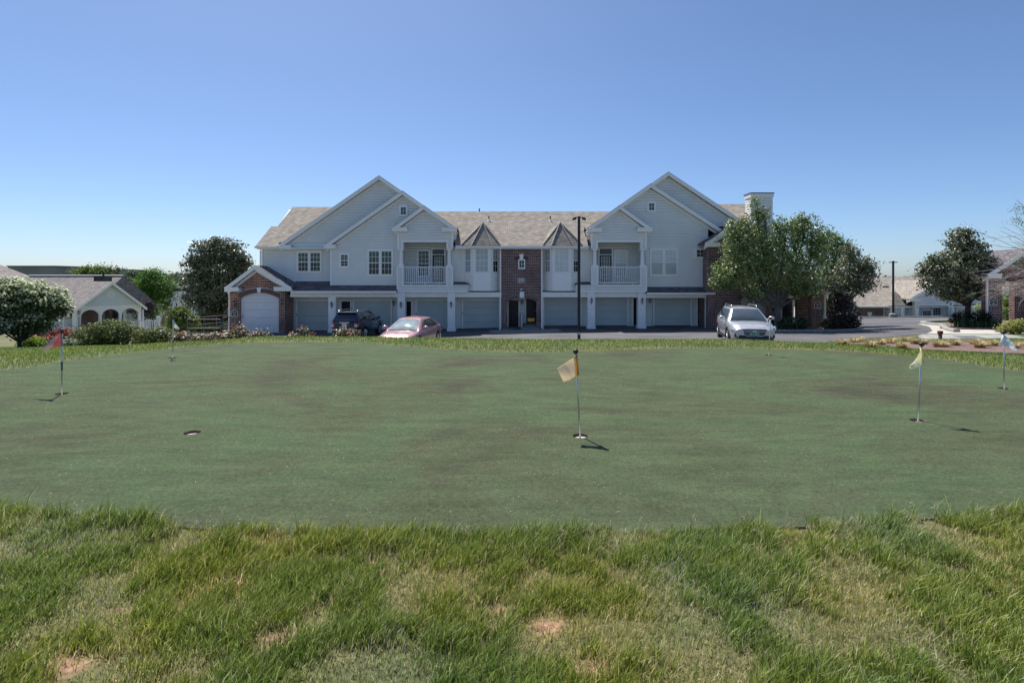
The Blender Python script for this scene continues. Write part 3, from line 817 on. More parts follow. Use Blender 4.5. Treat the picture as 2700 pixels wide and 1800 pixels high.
sf = MB(); sf.box(-4.1, 5.5, 38.2, 39.1, 3.80, 3.86); sf.box(-18.9, -8.5, 39.3, 39.8, 3.84, 3.9); sf.build("soffit", M['trim'], AB)
# cross gables
gable_roof(AB, -9.88, 9.32, -17.36, -4.02, 4.15, 5.27, 39.4, 48.5, 'shingle', wall_y=39.8, ret=[(-17.4, 1.0, 4.15)])
gable_roof(AB, -7.99, 8.07, -13.66, -4.02, 4.13, 5.28, 38.7, 46, 'shingle', wall_y=39.1, ret=[(-13.7, .85, 4.13)])
gable_roof(AB, -6.32, 6.91, -8.52, -4.02, 5.32, 5.30, 38.0, 44, 'shingle', wall_y=38.4, ret=[(-8.56, 1.05, 5.32), (-3.98, -1.05, 5.30)])
gable_roof(AB, 11.62, 9.60, 5.42, 17.6, 5.3, 5.62, 39.4, 49.5, 'shingle', wall_y=39.8)
gable_roof(AB, 10.12, 8.60, 5.42, 15.5, 5.3, 5.12, 38.7, 47, 'shingle', wall_y=39.1)
gable_roof(AB, 7.71, 6.93, 5.42, 9.98, 5.28, 5.30, 38.0, 44, 'shingle', wall_y=38.4, ret=[(5.38, 1.05, 5.28), (10.02, -1.05, 5.30)])

# balcony blocks
def balcony(px0, px1, mirror):
    Y = 38.4; fr = f384
    x0, x1 = X(px0, Y), X(px1, Y); w = x1 - x0
    o0, o1 = x0 + .44, x1 - .44
    zt = PZ(639, Y); z_sh = PZ(656, Y); zr = PZ(705, Y); zb = PZ(750, Y)
    xc = (x0 + x1) / 2
    pk = 6.91 - .25
    w_ = MB()
    siding(w_, fr, [(x0, zt), (x1, zt), (x1, 5.05), (xc, pk), (x0, 5.05)])
    siding(w_, fr, [(x0, z_sh), (o0, z_sh), (o0, zt), (x0, zt)]); siding(w_, fr, [(o1, z_sh), (x1, z_sh), (x1, zt), (o1, zt)])
    siding(w_, fr, [(x0, .72), (x1 + (1.05 if not mirror else 0), .72), (x1 + (1.05 if not mirror else 0), zb - .12), (x0, zb - .12)] if not mirror else [(x0 - 1.05, .72), (x1, .72), (x1, zb - .12), (x0 - 1.05, zb - .12)])
    siding(w_, fr, [(x0, zb - .12), (o0, zb - .12), (o0, zr), (x0, zr)]); siding(w_, fr, [(o1, zb - .12), (x1, zb - .12), (x1, zr), (o1, zr)])
    w_.prism([(x0, zt), (x1, zt), (x1, 5.05), (xc, pk), (x0, 5.05)], Y + .003, Y + .2)
    w_.box(x0, o0, Y + .003, Y + .44, z_sh, zt); w_.box(o1, x1, Y + .003, Y + .44, z_sh, zt)
    w_.box(x0, o0, Y + .003, Y + .44, .72, zr); w_.box(o1, x1, Y + .003, Y + .44, .72, zr)
    w_.box(o0, o1, Y + .003, Y + .2, .72, zb - .1)
    # outer side walls of the gable box
    for xs, n_ in ((x0, -1), (x1, 1)):
        fs_ = Frame((xs, 0, 0), (0, n_, 0), (n_, 0, 0))
        a, b = sorted((n_ * 38.42, n_ * 41.5))
        siding(w_, fs_, [(a, zt), (b, zt), (b, 5.2), (a, 5.2)])
        w_.box(min(xs, xs - n_ * .1), max(xs, xs - n_ * .1), 38.42, 41.5, zt - .003, 5.2)
        siding(w_, fs_, [(a, .72), (sorted((n_ * 38.42, n_ * 39.12))[1] if n_ > 0 else b, .72), (sorted((n_ * 38.42, n_ * 39.12))[1] if n_ > 0 else b, zr), (a, zr)])
        a2 = 38.8; 
        w_.box(min(xs, xs - n_ * .1), max(xs, xs - n_ * .1), a2, 39.12, .72, zt)
    # inside of the loggia
    fb = front(40.4)
    siding(w_, fb, [(x0, .9), (x1, .9), (x1, zt + .2), (x0, zt + .2)])
    for xs, n_ in ((x0 + .1, 1), (x1 - .1, -1)):
        fs_ = Frame((xs, 0, 0), (0, n_, 0), (n_, 0, 0)); a, b = sorted((n_ * 39.1, n_ * 40.4))
        siding(w_, fs_, [(a, .9), (b, .9), (b, zt + .2), (a, zt + .2)])
    w_.box(x0, x1, 40.4, 40.5, .9, zt + .2)
    w_.build("wall", M['siding'], AB)
    s = MB(); s.box(x0 + .02, x1 - .02, Y + .21, 40.45, zt + .12, zt + .2); s.build("ceiling", M['trimgrey'], AB)
    s = MB(); s.box(x0 + .02, x1 - .02, Y + .21, 40.45, .78, zb - .14); s.build("balcony_floor", M['trimgrey'], AB)
    t = MB()   # white surround of the opening, band boards
    t.fbox(fr, o0 - .13, o0, z_sh, zt + .13, 0, .09); t.fbox(fr, o1, o1 + .13, z_sh, zt + .13, 0, .09); t.fbox(fr, o0, o1, zt, zt + .13, 0, .09)
    a, b = (x0, x1 + 1.05) if not mirror else (x0 - 1.05, x1)
    MB().fbox(fr, a - .03, b + .03, .66, .80, 0, .10).build('band_board', M['trim'], AB)
    t.fbox(fr, o0 - .1, o1 + .1, zb - .14, zb - .02, 0, .10); t.fbox(fr, x0 - .04, x0 + .06, .8, zr, 0, .09); t.fbox(fr, x1 - .06, x1 + .04, .8, zr, 0, .09)
    t.fbox(fr, o0 - .08, o0 + .02, zb - .1, zr, 0, .092); t.fbox(fr, o1 - .02, o1 + .08, zb - .1, zr, 0, .092)
    t.build('balcony_trim', M['trim'], AB); t = MB()
    t.fbox(fr, x0 - .06, o0 + .05, zr, zr + .07, -.5, .09); t.build('pedestal_cap', M['trim'], AB); t = MB(); t.fbox(fr, o1 - .05, x1 + .06, zr, zr + .07, -.5, .09)
    t.build("pedestal_cap", M['trim'], AB)
    for xs in ((x0 + o0) / 2 + .03, (x1 + o1) / 2 - .03):
        c = MB(); za, zz = zr + .07, z_sh; c.box(xs - .2, xs + .2, Y - .04, Y + .36, za, za + .09); c.box(xs - .19, xs + .19, Y - .03, Y + .35, zz - .10, zz)
        c.lathe([(.17, za + .09), (.165, za + .14), (.148, za + .18), (.125, zz - .22), (.13, zz - .16), (.16, zz - .12), (.165, zz - .10)], (xs, Y + .16, 0), 16)
        c.build("balcony_column", M['trim'], AB)
    r = MB(); yb_ = Y + .1
    r.box(o0, o1, yb_ - .05, yb_ + .05, zr - .02, zr + .05); r.box(o0, o1, yb_ - .03, yb_ + .03, zb + .08, zb + .15)
    for k in range(3): xx = o0 + (o1 - o0) * (k + .5) / 3 * 1.0; r.box(xx - .03, xx + .03, yb_ - .029, yb_ + .029, zb - .02, zb + .08)
    ro = r.build("railing", M['white'], AB)
    n = 22
    for k in range(n):
        xx = o0 + (o1 - o0) * (k + .5) / n
        MB().box(xx - .022, xx + .022, yb_ - .02, yb_ + .02, zb + .15, zr - .02).build("baluster", M['white'], ro)
    # little shadow roof beside the block
    q = MB(); a, b = (x1 + .02, x1 + 1.15) if not mirror else (x0 - 1.15, x0 - .02)
    q.add([(a, 38.3, zb + .0), (b, 38.3, zb), (b, 39.1, zb + .2), (a, 39.1, zb + .2), (a, 38.3, zb - .1), (b, 38.3, zb - .1), (b, 39.1, zb - .1), (a, 39.1, zb - .1)], [(0, 1, 2, 3), (0, 4, 5, 1), (1, 5, 6, 2), (3, 7, 4, 0)])
    q.build("ledge_roof", M['shingledark'], AB)
    q = MB(); q.box(a, b, 38.42, 39.1, .70, zb - .1); q.box(min(a, b) - .02, max(a, b) + .02, 38.24, 38.4, zb - .12, zb - .03); q.build("ledge_wall", M['siding'], AB)
    return x0, x1
balcony(1048, 1193.5, False)
balcony(1560, 1704, True)
fb = front(40.4)
k_ = 40.4
window(AB, fb, X(1103, k_), X(1132, k_), PZ(728, k_), PZ(661, k_), 1, True, (3, 3), upper='glassreflect', lower='glass', head=False)
entry_door(AB, front(40.32), X(1141, k_), X(1172, k_), PZ(744, k_), PZ(673, k_), glazed=True, transom=PZ(658, k_), label="dark glazed balcony door with a transom light")
entry_door(AB, front(40.32), X(1580, k_), X(1612, k_), PZ(744, k_), PZ(673, k_), m='navy', glazed=True, transom=PZ(656, k_))
window(AB, fb, X(1621, k_), X(1651, k_), PZ(728, k_), PZ(661, k_), 1, True, (3, 3), upper='blindwhite', lower='blind', head=False)

# bays with pyramid roofs
def bay(xf0, xf1, xb0, xb1, ax, upk, lok):
    yf, yb_ = 38.4, 39.1; z0, z1 = .76, 3.86
    FA = Frame((xf0, yf, 0), (xf1 - xf0, 0, 0), (0, -1, 0))
    d = Vector((xf0 - xb0, yf - yb_, 0)); FL = Frame((xb0, yb_, 0), d, (d.y, -d.x, 0)); wl = d.length
    d2 = Vector((xb1 - xf1, yb_ - yf, 0)); FR_ = Frame((xf1, yf, 0), d2, (d2.y, -d2.x, 0)); wr = d2.length
    m = MB()
    m.add([(xb0, yb_, z0), (xf0, yf, z0), (xf1, yf, z0), (xb1, yb_, z0), (xb0, yb_, z1), (xf0, yf, z1), (xf1, yf, z1), (xb1, yb_, z1)], [(0, 1, 5, 4), (1, 2, 6, 5), (2, 3, 7, 6), (3, 2, 1, 0), (4, 5, 6, 7)])
    for F_, w_ in ((FA, xf1 - xf0), (FL, wl), (FR_, wr)):
        m.fbox(F_, -.0, .07, z0, z1, 0, .02); m.fbox(F_, w_ - .07, w_, z0, z1, 0, .02); m.fbox(F_, .07, w_ - .07, z0, z0 + .09, 0, .018); m.fbox(F_, .07, w_ - .07, z1 - .1, z1, 0, .018)
    o = m.build("bay_window", M['trim'], AB)
    WLo = o
    zb0, zb1 = PZ(716, yf), PZ(657.5, yf)
    def sash(F_, a, b, up, lo, n):
        zm = (zb0 + zb1) / 2
        MB().fbox(F_, a, b, zb0, zm, .0, .012).build("pane", M[lo], o); MB().fbox(F_, a, b, zm, zb1, .0, .016).build("pane", M[up], o)
        s = MB()
        for (p, q, r_, t_) in ((a - .05, a, zb0 - .06, zb1 + .05), (b, b + .05, zb0 - .06, zb1 + .05), (a, b, zb0 - .06, zb0), (a, b, zb1, zb1 + .05), (a, b, zm - .03, zm + .03)): s.fbox(F_, p, q, r_, t_, .0, .04)
        for i in range(1, n): u = a + (b - a) * i / n; s.fbox(F_, u - .011, u + .011, zb0, zb1, .01, .026)
        for z in (zm + (zb1 - zm) / 2, (zm + zb0) / 2): s.fbox(F_, a, b, z - .011, z + .011, .01, .024)
        s.build("sash", M['white'], o)
    wf = xf1 - xf0
    sash(FA, .2, wf - .2, upk, lok, 3); sash(FL, wl * .26, wl * .74, 'blind', 'blind', 2); sash(FR_, wr * .26, wr * .74, 'blind', 'glass', 2)
    # pyramid roof
    r = MB(); e = .22; zr = 4.0; zt = PZ(587, 39.2)
    pts = [(xb0 - .12, 38.27, zr + .02), (xf0 - .1, 38.0, zr), (xf1 + .1, 38.0, zr), (xb1 + .12, 38.27, zr + .02), (xb1, yb_ + 1.6, zr + .9), (xb0, yb_ + 1.6, zr + .9)]
    ap = (ax, 39.25, zt)
    vs = pts + [ap]
    r.add(vs, [(i, (i + 1) % 6, 6) for i in range(6)])
    r.add([(p[0], p[1], p[2] - .001) for p in pts[:4]] + [(p[0], p[1], p[2] - .10) for p in pts[:4]], [(0, 4, 5, 1), (1, 5, 6, 2), (2, 6, 7, 3), (7, 6, 5, 4)])
    ro = r.build("bay_roof", M['shingle'], AB)
    h = MB()
    for p in pts[:4]: h.tube([Vector(p) + Vector((0, 0, .02)), Vector(ap) + Vector((0, -.02, .03))], .05, 5)
    h.build("hip_cap", M['hipcap'], ro)
    g = MB()
    for a, b in ((pts[0], pts[1]), (pts[1], pts[2]), (pts[2], pts[3])):
        g.hexa([(a[0], a[1] - .02, 3.85), (b[0], b[1] - .02, 3.85), (b[0], b[1] + .1, 3.85), (a[0], a[1] + .1, 3.85), (a[0], a[1] - .02, 3.98), (b[0], b[1] - .02, 3.98), (b[0], b[1] + .1, 3.98), (a[0], a[1] + .1, 3.98)])
    g.build("gutter", M['trim'], ro)
bay(-2.80, -1.55, -3.59, -.92, -2.13, 'blind', 'blind')
bay(2.93, 4.27, 2.30, 5.0, 3.55, 'blindwhite', 'blindwhite')

# brick stair tower
f386 = front(38.6)
tw = MB(); arch_wall(tw, f386, -.75, 2.12, -2.4, 3.84, -.36, 1.79, -.04, .24, .35)
tw.build("brick_tower", M['brick'], AB)
def ring_back(parent, fr, a0, a1, zs, zc, t):
    b = MB(); arch_ring(b, fr, a0, a1, zs, zc, t, 12, -.04, .016, 0); b.build('arch_mortar', M['mortar'], parent)
ring_back(AB, front(38.6), -.36, 1.79, -.04, .24, .37)
rg = MB(); arch_ring(rg, f386, -.36, 1.79, -.04, .24, .26, 22, -.05, .03, .28, skip=.16); rg.build('arch_bricks', M['voussoir'], AB); rg = MB(); arch_ring(rg, f386, -.50, 1.93, .20, .52, .09, 22, -.05, .025, .3, skip=.16)
rg.build("arch_bricks", M['voussoir'], AB)
def keystone(x, z0, z1, w0, w1, fr):
    MB().fprism(fr, [(x - w0, z0), (x + w0, z0), (x + w1, z1), (x - w1, z1)], -.05, .06).build("keystone", M['trim'], AB)
keystone(.72, PZ(785, 38.6), PZ(769, 38.6), .11, .17, f386)
keystone(.69, PZ(684, 38.6), PZ(670, 38.6), .10, .17, f386)
for s_ in (-1, 1):
    sb = MB()
    for k in range(2):
        a = s_ * (R(14) + k * R(9)); c0 = (.69, PZ(716, 38.6)); r0, r1 = .86, 1.13
        f_ = lambda an, rr: (c0[0] + rr * math.sin(an), c0[1] + rr * math.cos(an))
        p = [f_(a - R(3.6), r0), f_(a + R(3.6), r0), f_(a + R(3.6), r1), f_(a - R(3.6), r1)]
        sb.fprism(f386, p, -.02, .03)
    sb.build("arch_bricks", M['voussoir'], AB)
window(AB, f386, X(1368, 38.6), X(1383, 38.6), PZ(707.5, 38.6), PZ(685.5, 38.6), 1, False, (2, 2), cas=.045, upper='glass', wall_d=.02, head=False, arched=True)
MB().fbox(f386, .40, .96, PZ(711.5, 38.6), PZ(709, 38.6), 0, .09).build("sill", M['kerb'], AB)
for x0_, x1_ in ((-.76, -.36), (1.79, 2.13)):
    MB().fbox(f386, x0_ + .02, x1_ - .02, PZ(850, 38.6), PZ(829, 38.6), -.01, .012).build("brick_band", M['soldier'], AB)
sg = MB(); q0, q1, z0_, z1_ = X(1365, 38.6), X(1384.5, 38.6), PZ(745, 38.6), PZ(733.7, 38.6)
sg.fprism(f386, [(q0 + .04, z0_), (q1 - .04, z0_), (q1, z0_ + .04), (q1, z1_ - .04), (q1 - .04, z1_), (q0 + .04, z1_), (q0, z1_ - .04), (q0, z0_ + .04)], 0, .03)
so = sg.build("number_sign", M['white'], AB)
MB().fbox(f386, q0 + .03, q1 - .03, z0_ + .03, z1_ - .03, .03, .036).build("sign_face", M['blacksign'], so)
text_mesh("lettering", "830", .26, f386, (q0 + q1) / 2, (z0_ + z1_) / 2, .038, M['white'], so, bold=True)
MB().lathe([(.0, -.0), (.09, .0), (.1, .03), (.08, .07), (0, .09)], (X(1374.5, 38.6), 38.6, PZ(763, 38.6)), 14, 'y').build("round_light", M['lampglass'], AB)
nk = MB(); nk.box(-.75, 2.12, 39.99, 40.04, -2.4, .4); nk.build("wall", M['siding'], AB)
entry_door(AB, f400, X(1341, 40), X(1367, 40), PZ(861, 40), PZ(791, 40), label="left entry door in the brick tower")
entry_door(AB, f400, X(1387, 40), X(1414, 40), PZ(851, 40), PZ(786, 40), kick=True, label="right entry door with brass kick plate")
wall_lamp(AB, f400, X(1376, 40), PZ(797, 40), .8)
md = MB(); md.box(X(1373, 39.4), X(1377, 39.4), 38.95, 40.0, -2.3, -.9); md.build("stoop_divider", M['trimgrey'], AB)
downspout(AB, X(1319.5, 38.5), 38.55, -2.15, 3.95, -1); downspout(AB, X(1428.5, 38.5), 38.55, -2.05, 3.95, 1)
st = MB(); st.hexa([(X(1322, 38), 37.6, -2.35), (X(1376, 38), 37.6, -2.35), (X(1376, 38), 40, -2.35), (X(1322, 38), 40, -2.35), (X(1322, 38), 37.6, -2.1), (X(1376, 38), 37.6, -2.1), (X(1376, 38), 40, -1.97), (X(1322, 38), 40, -1.97)])
st.hexa([(X(1376.5, 38), 37.6, -2.35), (X(1424, 38), 37.6, -2.35), (X(1424, 38), 40, -2.35), (X(1376.5, 38), 40, -2.35), (X(1376.5, 38), 37.6, -2.06), (X(1424, 38), 37.6, -2.06), (X(1424, 38), 40, -1.68), (X(1376.5, 38), 40, -1.68)])
st.build("stoop", M['kerb'], AB)
tag(sheet("entry_walk", [(-1.6, 36.9), (-1.1, 36.0), (0.2, 35.7), (2.6, 35.75), (3.4, 36.4), (3.3, 38.3), (-1.6, 38.3)], .3, .05, M['kerb'], skirt=.07), kind="structure")

# ground floor: headers, columns, garage wall
hd = MB()
hd.box(-7.75, -.76, 38.55, 38.75, .30, .665); hd.box(2.13, 9.6, 38.55, 38.75, .30, .665)
hd.box(-16.0, -8.1, 38.32, 38.52, .32, .62); hd.box(9.6, 14.2, 38.32, 38.52, .26, .52)
hd.build("header_beam", M['trim'], AB)
cl = MB(); cl.box(-16.6, -.76, 38.55, 40.0, .31, .36) if False else None
cl.box(-16.4, -.76, 38.78, 40.0, .34, .40); cl.box(2.13, 14.3, 38.78, 40.0, .34, .40); cl.box(-.75, 2.12, 38.96, 40.0, .42, .48)
cl.build("recess_ceiling", M['trimgrey'], AB)
gw = MB()
for a, b, z in ((-16.2, -9.0, -2.5), (-9.0, -.76, -2.45), (2.13, 14.4, -2.2)): siding(gw, front(40.0), [(a, z), (b, z), (b, .4), (a, .4)])
gw.box(-16.4, -.76, 40.003, 40.04, -2.6, .5); gw.box(2.13, 14.3, 40.003, 40.04, -2.6, .5)
fs_ = Frame((-16.4, 0, 0), (0, 1, 0), (1, 0, 0)); siding(gw, fs_, [(38.4, -2.5), (40, -2.5), (40, .6), (38.4, .6)])
fs_ = Frame((14.1, 0, 0), (0, -1, 0), (-1, 0, 0)); siding(gw, fs_, [(-40, -2.4), (-38.6, -2.4), (-38.6, .5), (-40, .5)])
for a, b in ((-.95, -.80), (2.17, 2.30)): gw.box(a, b, 38.7, 40, -2.4, .4)
gw.build("wall", M['siding'], AB)
MB().box(14.0, 14.25, 38.42, 38.6, -2.2, .5).build("corner_post", M['trim'], AB)
def gdoor(pa, pb, zb, zt, **k): return garage_door(AB, f400, X(pa, 40), X(pb, 40), zb, zt, **k)
gdoor(786, 881, -2.25, -.03, label="pale garage door in the recess right of the brick garage", handle=True)
gdoor(935, 1031, -2.22, -.0)
gdoor(1101, 1197, -2.17, .0)
gdoor(1222, 1317.5, -2.13, .0)
gdoor(1435, 1530, -1.87, .24, handle=False)
gdoor(1557, 1652.5, -1.87, .24, handle=False)
gdoor(1724, 1819, -1.87, .24, panels=True, handle=False, label="garage door with raised panels beside the brick wing")
entry_door(AB, f400, X(902, 40), X(925, 40), -2.2, -.05); entry_door(AB, f400, X(1063, 40), X(1085, 40), -2.15, -.05)
entry_door(AB, f400, X(1669, 40), X(1690, 40), -1.87, .2); entry_door(AB, f400, X(1838, 40), X(1858, 40), -1.87, .2)
for px_, zb in ((865.5, -2.38), (1048, -2.36), (1180, -2.26), (1549.6, -2.14), (1683, -2.08)):
    a = X(px_, 38.4); b = a + .54
    c = MB(); c.box(a, b, 38.4, 38.94, zb, .66); c.box(a - .04, b + .04, 38.36, 38.98, zb, zb + .34); c.box(a - .025, b + .025, 38.375, 38.965, .28, .5); c.box(a + .07, b - .07, 38.385, 38.4, zb + .5, .2)
    c.build("column", M['trim'], AB)
    wall_lamp(AB, f384, (a + b) / 2, PZ(803 if px_ < 1300 else 793, 38.4), .95, d=.016)
wall_lamp(AB, f400, X(1039, 40), PZ(799, 40), .9); wall_lamp(AB, f400, X(1713, 40), PZ(792, 40), .9)
# skirt roofs
for x0_, x1_, ye, ze, yb_, s_ in ((-16.2, -8.27, 38.05, .76, 39.8, .40), (9.66, 14.42, 38.05, .64, 39.1, .40)):
    m = MB(); zt_ = ze + (yb_ - ye) * s_
    m.add([(x0_, ye, ze), (x1_, ye, ze), (x1_, yb_, zt_), (x0_, yb_, zt_), (x0_, ye, ze - .1), (x1_, ye, ze - .1), (x1_, yb_, ze - .1), (x0_, yb_, ze - .1)], [(0, 1, 2, 3), (0, 4, 5, 1), (1, 5, 6, 2), (3, 7, 4, 0), (7, 6, 5, 4)])
    m.build("skirt_roof", M['shingledark'], AB)
    gutter(AB, x0_ + (0.4 if x0_ < 0 else 0), x1_ + (.1 if x0_ > 0 else 0), ye - .02, ze - .005)

# windows of the upper floor
k_ = 39.8
window(AB, f398, X(787, k_), X(846, k_), PZ(716, k_), PZ(666, k_), 2, True, (3, 2))
k_ = 39.1
window(AB, f391, X(899, k_), X(919, k_), PZ(703, k_), PZ(671, k_), 1, True, (2, 2), upper='glassreflect', head=False)
window(AB, f391, X(973, k_), X(1034, k_), PZ(724.5, k_), PZ(662, k_), 2, True, (3, 2))
window(AB, f391, X(1716, k_), X(1784, k_), PZ(725, k_), PZ(659, k_), 2, True, (3, 2), upper='blindwhite', lower='blind', mlow=False)
window(AB, f391, X(1835, k_), X(1855, k_), PZ(679, k_), PZ(658, k_), 1, False, (2, 2), upper='glassreflect', head=False)
window(AB, f391, X(1056.5, k_), X(1072, k_), PZ(567.5, k_), PZ(546, k_), 1, False, (2, 2), upper='glassreflect', arched=True)
window(AB, f391, X(1709.5, k_), X(1725, k_), PZ(556.5, k_), PZ(535.5, k_), 1, False, (2, 2), upper='glassreflect', arched=True)

# brick garage at the left end
f382 = front(38.2)
g = MB(); xl_, xr_ = X(607, 38.2), X(751, 38.2); xp = X(677, 38.2)
arch_wall(g, f382, xl_, xr_, -2.45, None, X(632, 38.2), X(735, 38.2), PZ(786, 38.2), PZ(771.5, 38.2), .3, top=[(xl_, .95), (xp, 2.36), (xr_, .95)])
g.box(xl_, xl_ + .25, 38.5, 44, -2.6, 1.0); g.box(xr_ - .25, xr_, 38.5, 39.7, -2.5, 1.0)
g.build("brick_garage_front", M['brickred'], AB)
rg = MB(); a0_, a1_ = X(632, 38.2), X(735, 38.2); ring_back(AB, f382, a0_, a1_, PZ(786, 38.2), PZ(771.5, 38.2), .38)
arch_ring(rg, f382, a0_, a1_, PZ(786, 38.2), PZ(771.5, 38.2), .27, 32, -.05, .03, .28, skip=.13); rg.build('arch_bricks', M['voussoir'], AB); rg = MB(); arch_ring(rg, f382, a0_ - .12, a1_ + .12, PZ(777.5, 38.2), PZ(763.5, 38.2), .09, 32, -.05, .025, .3, skip=.15)
rg.build("arch_bricks", M['voussoir'], AB)
keystone((a0_ + a1_) / 2, PZ(771.5, 38.2), PZ(758, 38.2), .10, .15, f382)
for q_ in ((xl_ + .01, a0_ - .01, 850, 836), (a1_ + .01, xr_ - .01, 855, 838), (xl_ + .01, a0_ - .3, 767, 760.5)): MB().fbox(f382, q_[0], q_[1], PZ(q_[2], 38.2), PZ(q_[3], 38.2), -.01, .012).build("brick_band", M['soldier'], AB)
ip = MB()
siding(ip, front(38.42), [(a0_ - .1, PZ(796, 38.4)), (a1_ + .1, PZ(796, 38.4)), (a1_ + .1, PZ(770, 38.4)), (a0_ - .1, PZ(770, 38.4))]); ip.build("arch_panel", M['doorwhite'], AB)
garage_door(AB, front(38.5), a0_ + .17, a1_ - .02, -2.28, PZ(797, 38.4), m='doorwhite', trim=.17, label="white garage door under the brick arch")
gable_roof(AB, xp, 2.60, X(592, 37.8), X(769, 37.8), 1.03, 1.06, 37.8, 43.5, 'shingledark', wall_y=38.2, ret=[(X(594, 37.8), .98, 1.04), (X(767, 37.8), -1.2, 1.06)])
wall_lamp(AB, f382, X(619, 38.2), PZ(800, 38.2), .9); wall_lamp(AB, f382, X(743, 38.2), PZ(796, 38.2), .9)
downspout(AB, xl_ - .07, 38.25, -2.3, .98, -1)
downspout(AB, -18.8, 39.75, 1.3, 4.0, -1)
def plaque(parent, fr, u, z, w, h, face, wl=None):
    o_ = MB(); pts = [(-.5, -.5), (.5, -.5), (.5, .2), (.3, .32), (.12, .5), (-.12, .5), (-.3, .32), (-.5, .2)]
    o_.fprism(fr, [(u + a * w, z + b * h) for a, b in pts], 0, .03); so_ = o_.build("building_sign", M['white'], parent)
    MB().fprism(fr, [(u + a * w * .88, z + b * h * .88) for a, b in pts], .03, .036).build("sign_face", M[face], so_)
    l = MB(); dz = h / 6
    for k, segs in enumerate([[(-.22, .22)], [(-.3, -.05), (.06, .3)], [(-.1, .1)], [(-.27, .27)]]):
        for a, b in segs:
            n = max(2, int((b - a) * 14)); zz = z + h * (.14 - .155 * k)
            for i in range(n):
                ua = u + w * (a + (b - a) * i / n); ub = ua + w * (b - a) / n * .68
                l.fbox(fr, ua, ub, zz - h * .035, zz + h * .035, .036, .041)
                if i % 2 == 0: l.fbox(fr, ua, ua + (ub - ua) * .35, zz - h * .035, zz + h * .05, .036, .041)
    l.build("lettering", M['white'], so_)
    return so_
plaque(AB, f382, X(619, 38.2), PZ(825.5, 38.2), .48, .50, 'greensign')
# brick wing at the right end
f380 = front(38.0)
w1 = MB(); xa, xb, xm = X(1867, 38), X(2046, 38), X(1956, 38)
arch_wall(w1, f380, xa, xb, -2.2, None, X(1954, 38), X(2035, 38), PZ(790, 38), PZ(765, 38), .35, top=[(xa, 4.0), (xm, 5.62), (xb, 4.0)])
w1.box(xb - .3, xb, 38.36, 42, -2.2, 4.0); w1.box(xa, xa + .3, 38.36, 40.2, -2.2, 4.0)
w1.build("brick_wing_wall", M['brick'], AB)
MB().fbox(f380, xa + .02, X(1953, 38), PZ(829, 38), PZ(812, 38), -.01, .012).build("brick_band", M['soldier'], AB)
MB().fbox(f380, xa + .02, X(1953, 38), PZ(655, 38), PZ(646, 38), -.01, .012).build("brick_band", M['soldier'], AB)
rg = MB(); arch_ring(rg, f380, X(1954, 38), X(2035, 38), PZ(790, 38), PZ(765, 38), .27, 30, -.05, .03, .2); rg.build("arch_bricks", M['voussoir'], AB)
gable_roof(AB, xm, 5.9, X(1859, 37.6), X(2053, 37.6), 4.2, 4.2, 37.6, 45, 'shingledark', wall_y=38.0, ret=[(X(1861, 37.6), 1.0, 4.2), (X(2051, 37.6), -1.0, 4.2)])
a_ = MB(); siding(a_, front(38.9), [(xa + 2, -2.2), (xb, -2.2), (xb, 1.2), (xa + 2, 1.2)]); a_.box(xa + 2, xb, 38.903, 39.0, -2.2, 1.3); a_.build("wall", M['siding'], AB)
# chimney
ch = MB(); cx0, cx1, cy0, cy1, cz = X(1981, 42), X(2036, 42), 42.0, 43.0, PZ(509, 42)
siding(ch, front(cy0), [(cx0, 4), (cx1, 4), (cx1, cz - .05), (cx0, cz - .05)])
siding(ch, Frame((cx0, 0, 0), (0, -1, 0), (-1, 0, 0)), [(-cy1, 4), (-cy0, 4), (-cy0, cz - .05), (-cy1, cz - .05)])
ch.box(cx0 + .003, cx1 - .003, cy0 + .003, cy1, 4, cz - .05)
co = ch.build("chimney", M['siding'], AB)
t = MB(); t.box(cx0 - .09, cx1 + .09, cy0 - .09, cy1 + .09, cz - .32, cz - .05); t.box(cx0 - .03, cx0 + .07, cy0 - .035, cy0 + .0, 4, cz - .32); t.box(cx1 - .07, cx1 + .03, cy0 - .035, cy0, 4, cz - .32)
t.build("chimney_trim", M['trim'], co); MB().box(cx0 - .13, cx1 + .13, cy0 - .13, cy1 + .13, cz - .05, cz + .02).build("chimney_cap", M['black'], co)
# roof vents
for px_, py_ in ((1289, 583), (1451, 583)):
    y_ = 41.6; x_ = X(px_, y_); z_ = 4.02 + .667 * (y_ - 38.3)
    v = MB(); v.tube([(x_, y_, z_ - .1), (x_, y_, z_ + .34)], .045, 8); vo = v.build("roof_vent", M['black'], AB)
    MB().lathe([(.17, -.12), (.08, .06), (.06, .08)], (x_, y_, z_), 8).build("flashing", M['trim'], vo)
v = MB(); v.tube([(X(1264, 43.1), 43.1, 6.9), (X(1264, 43.1), 43.1, 7.35)], .05, 8); v.build("roof_vent", M['black'], AB)

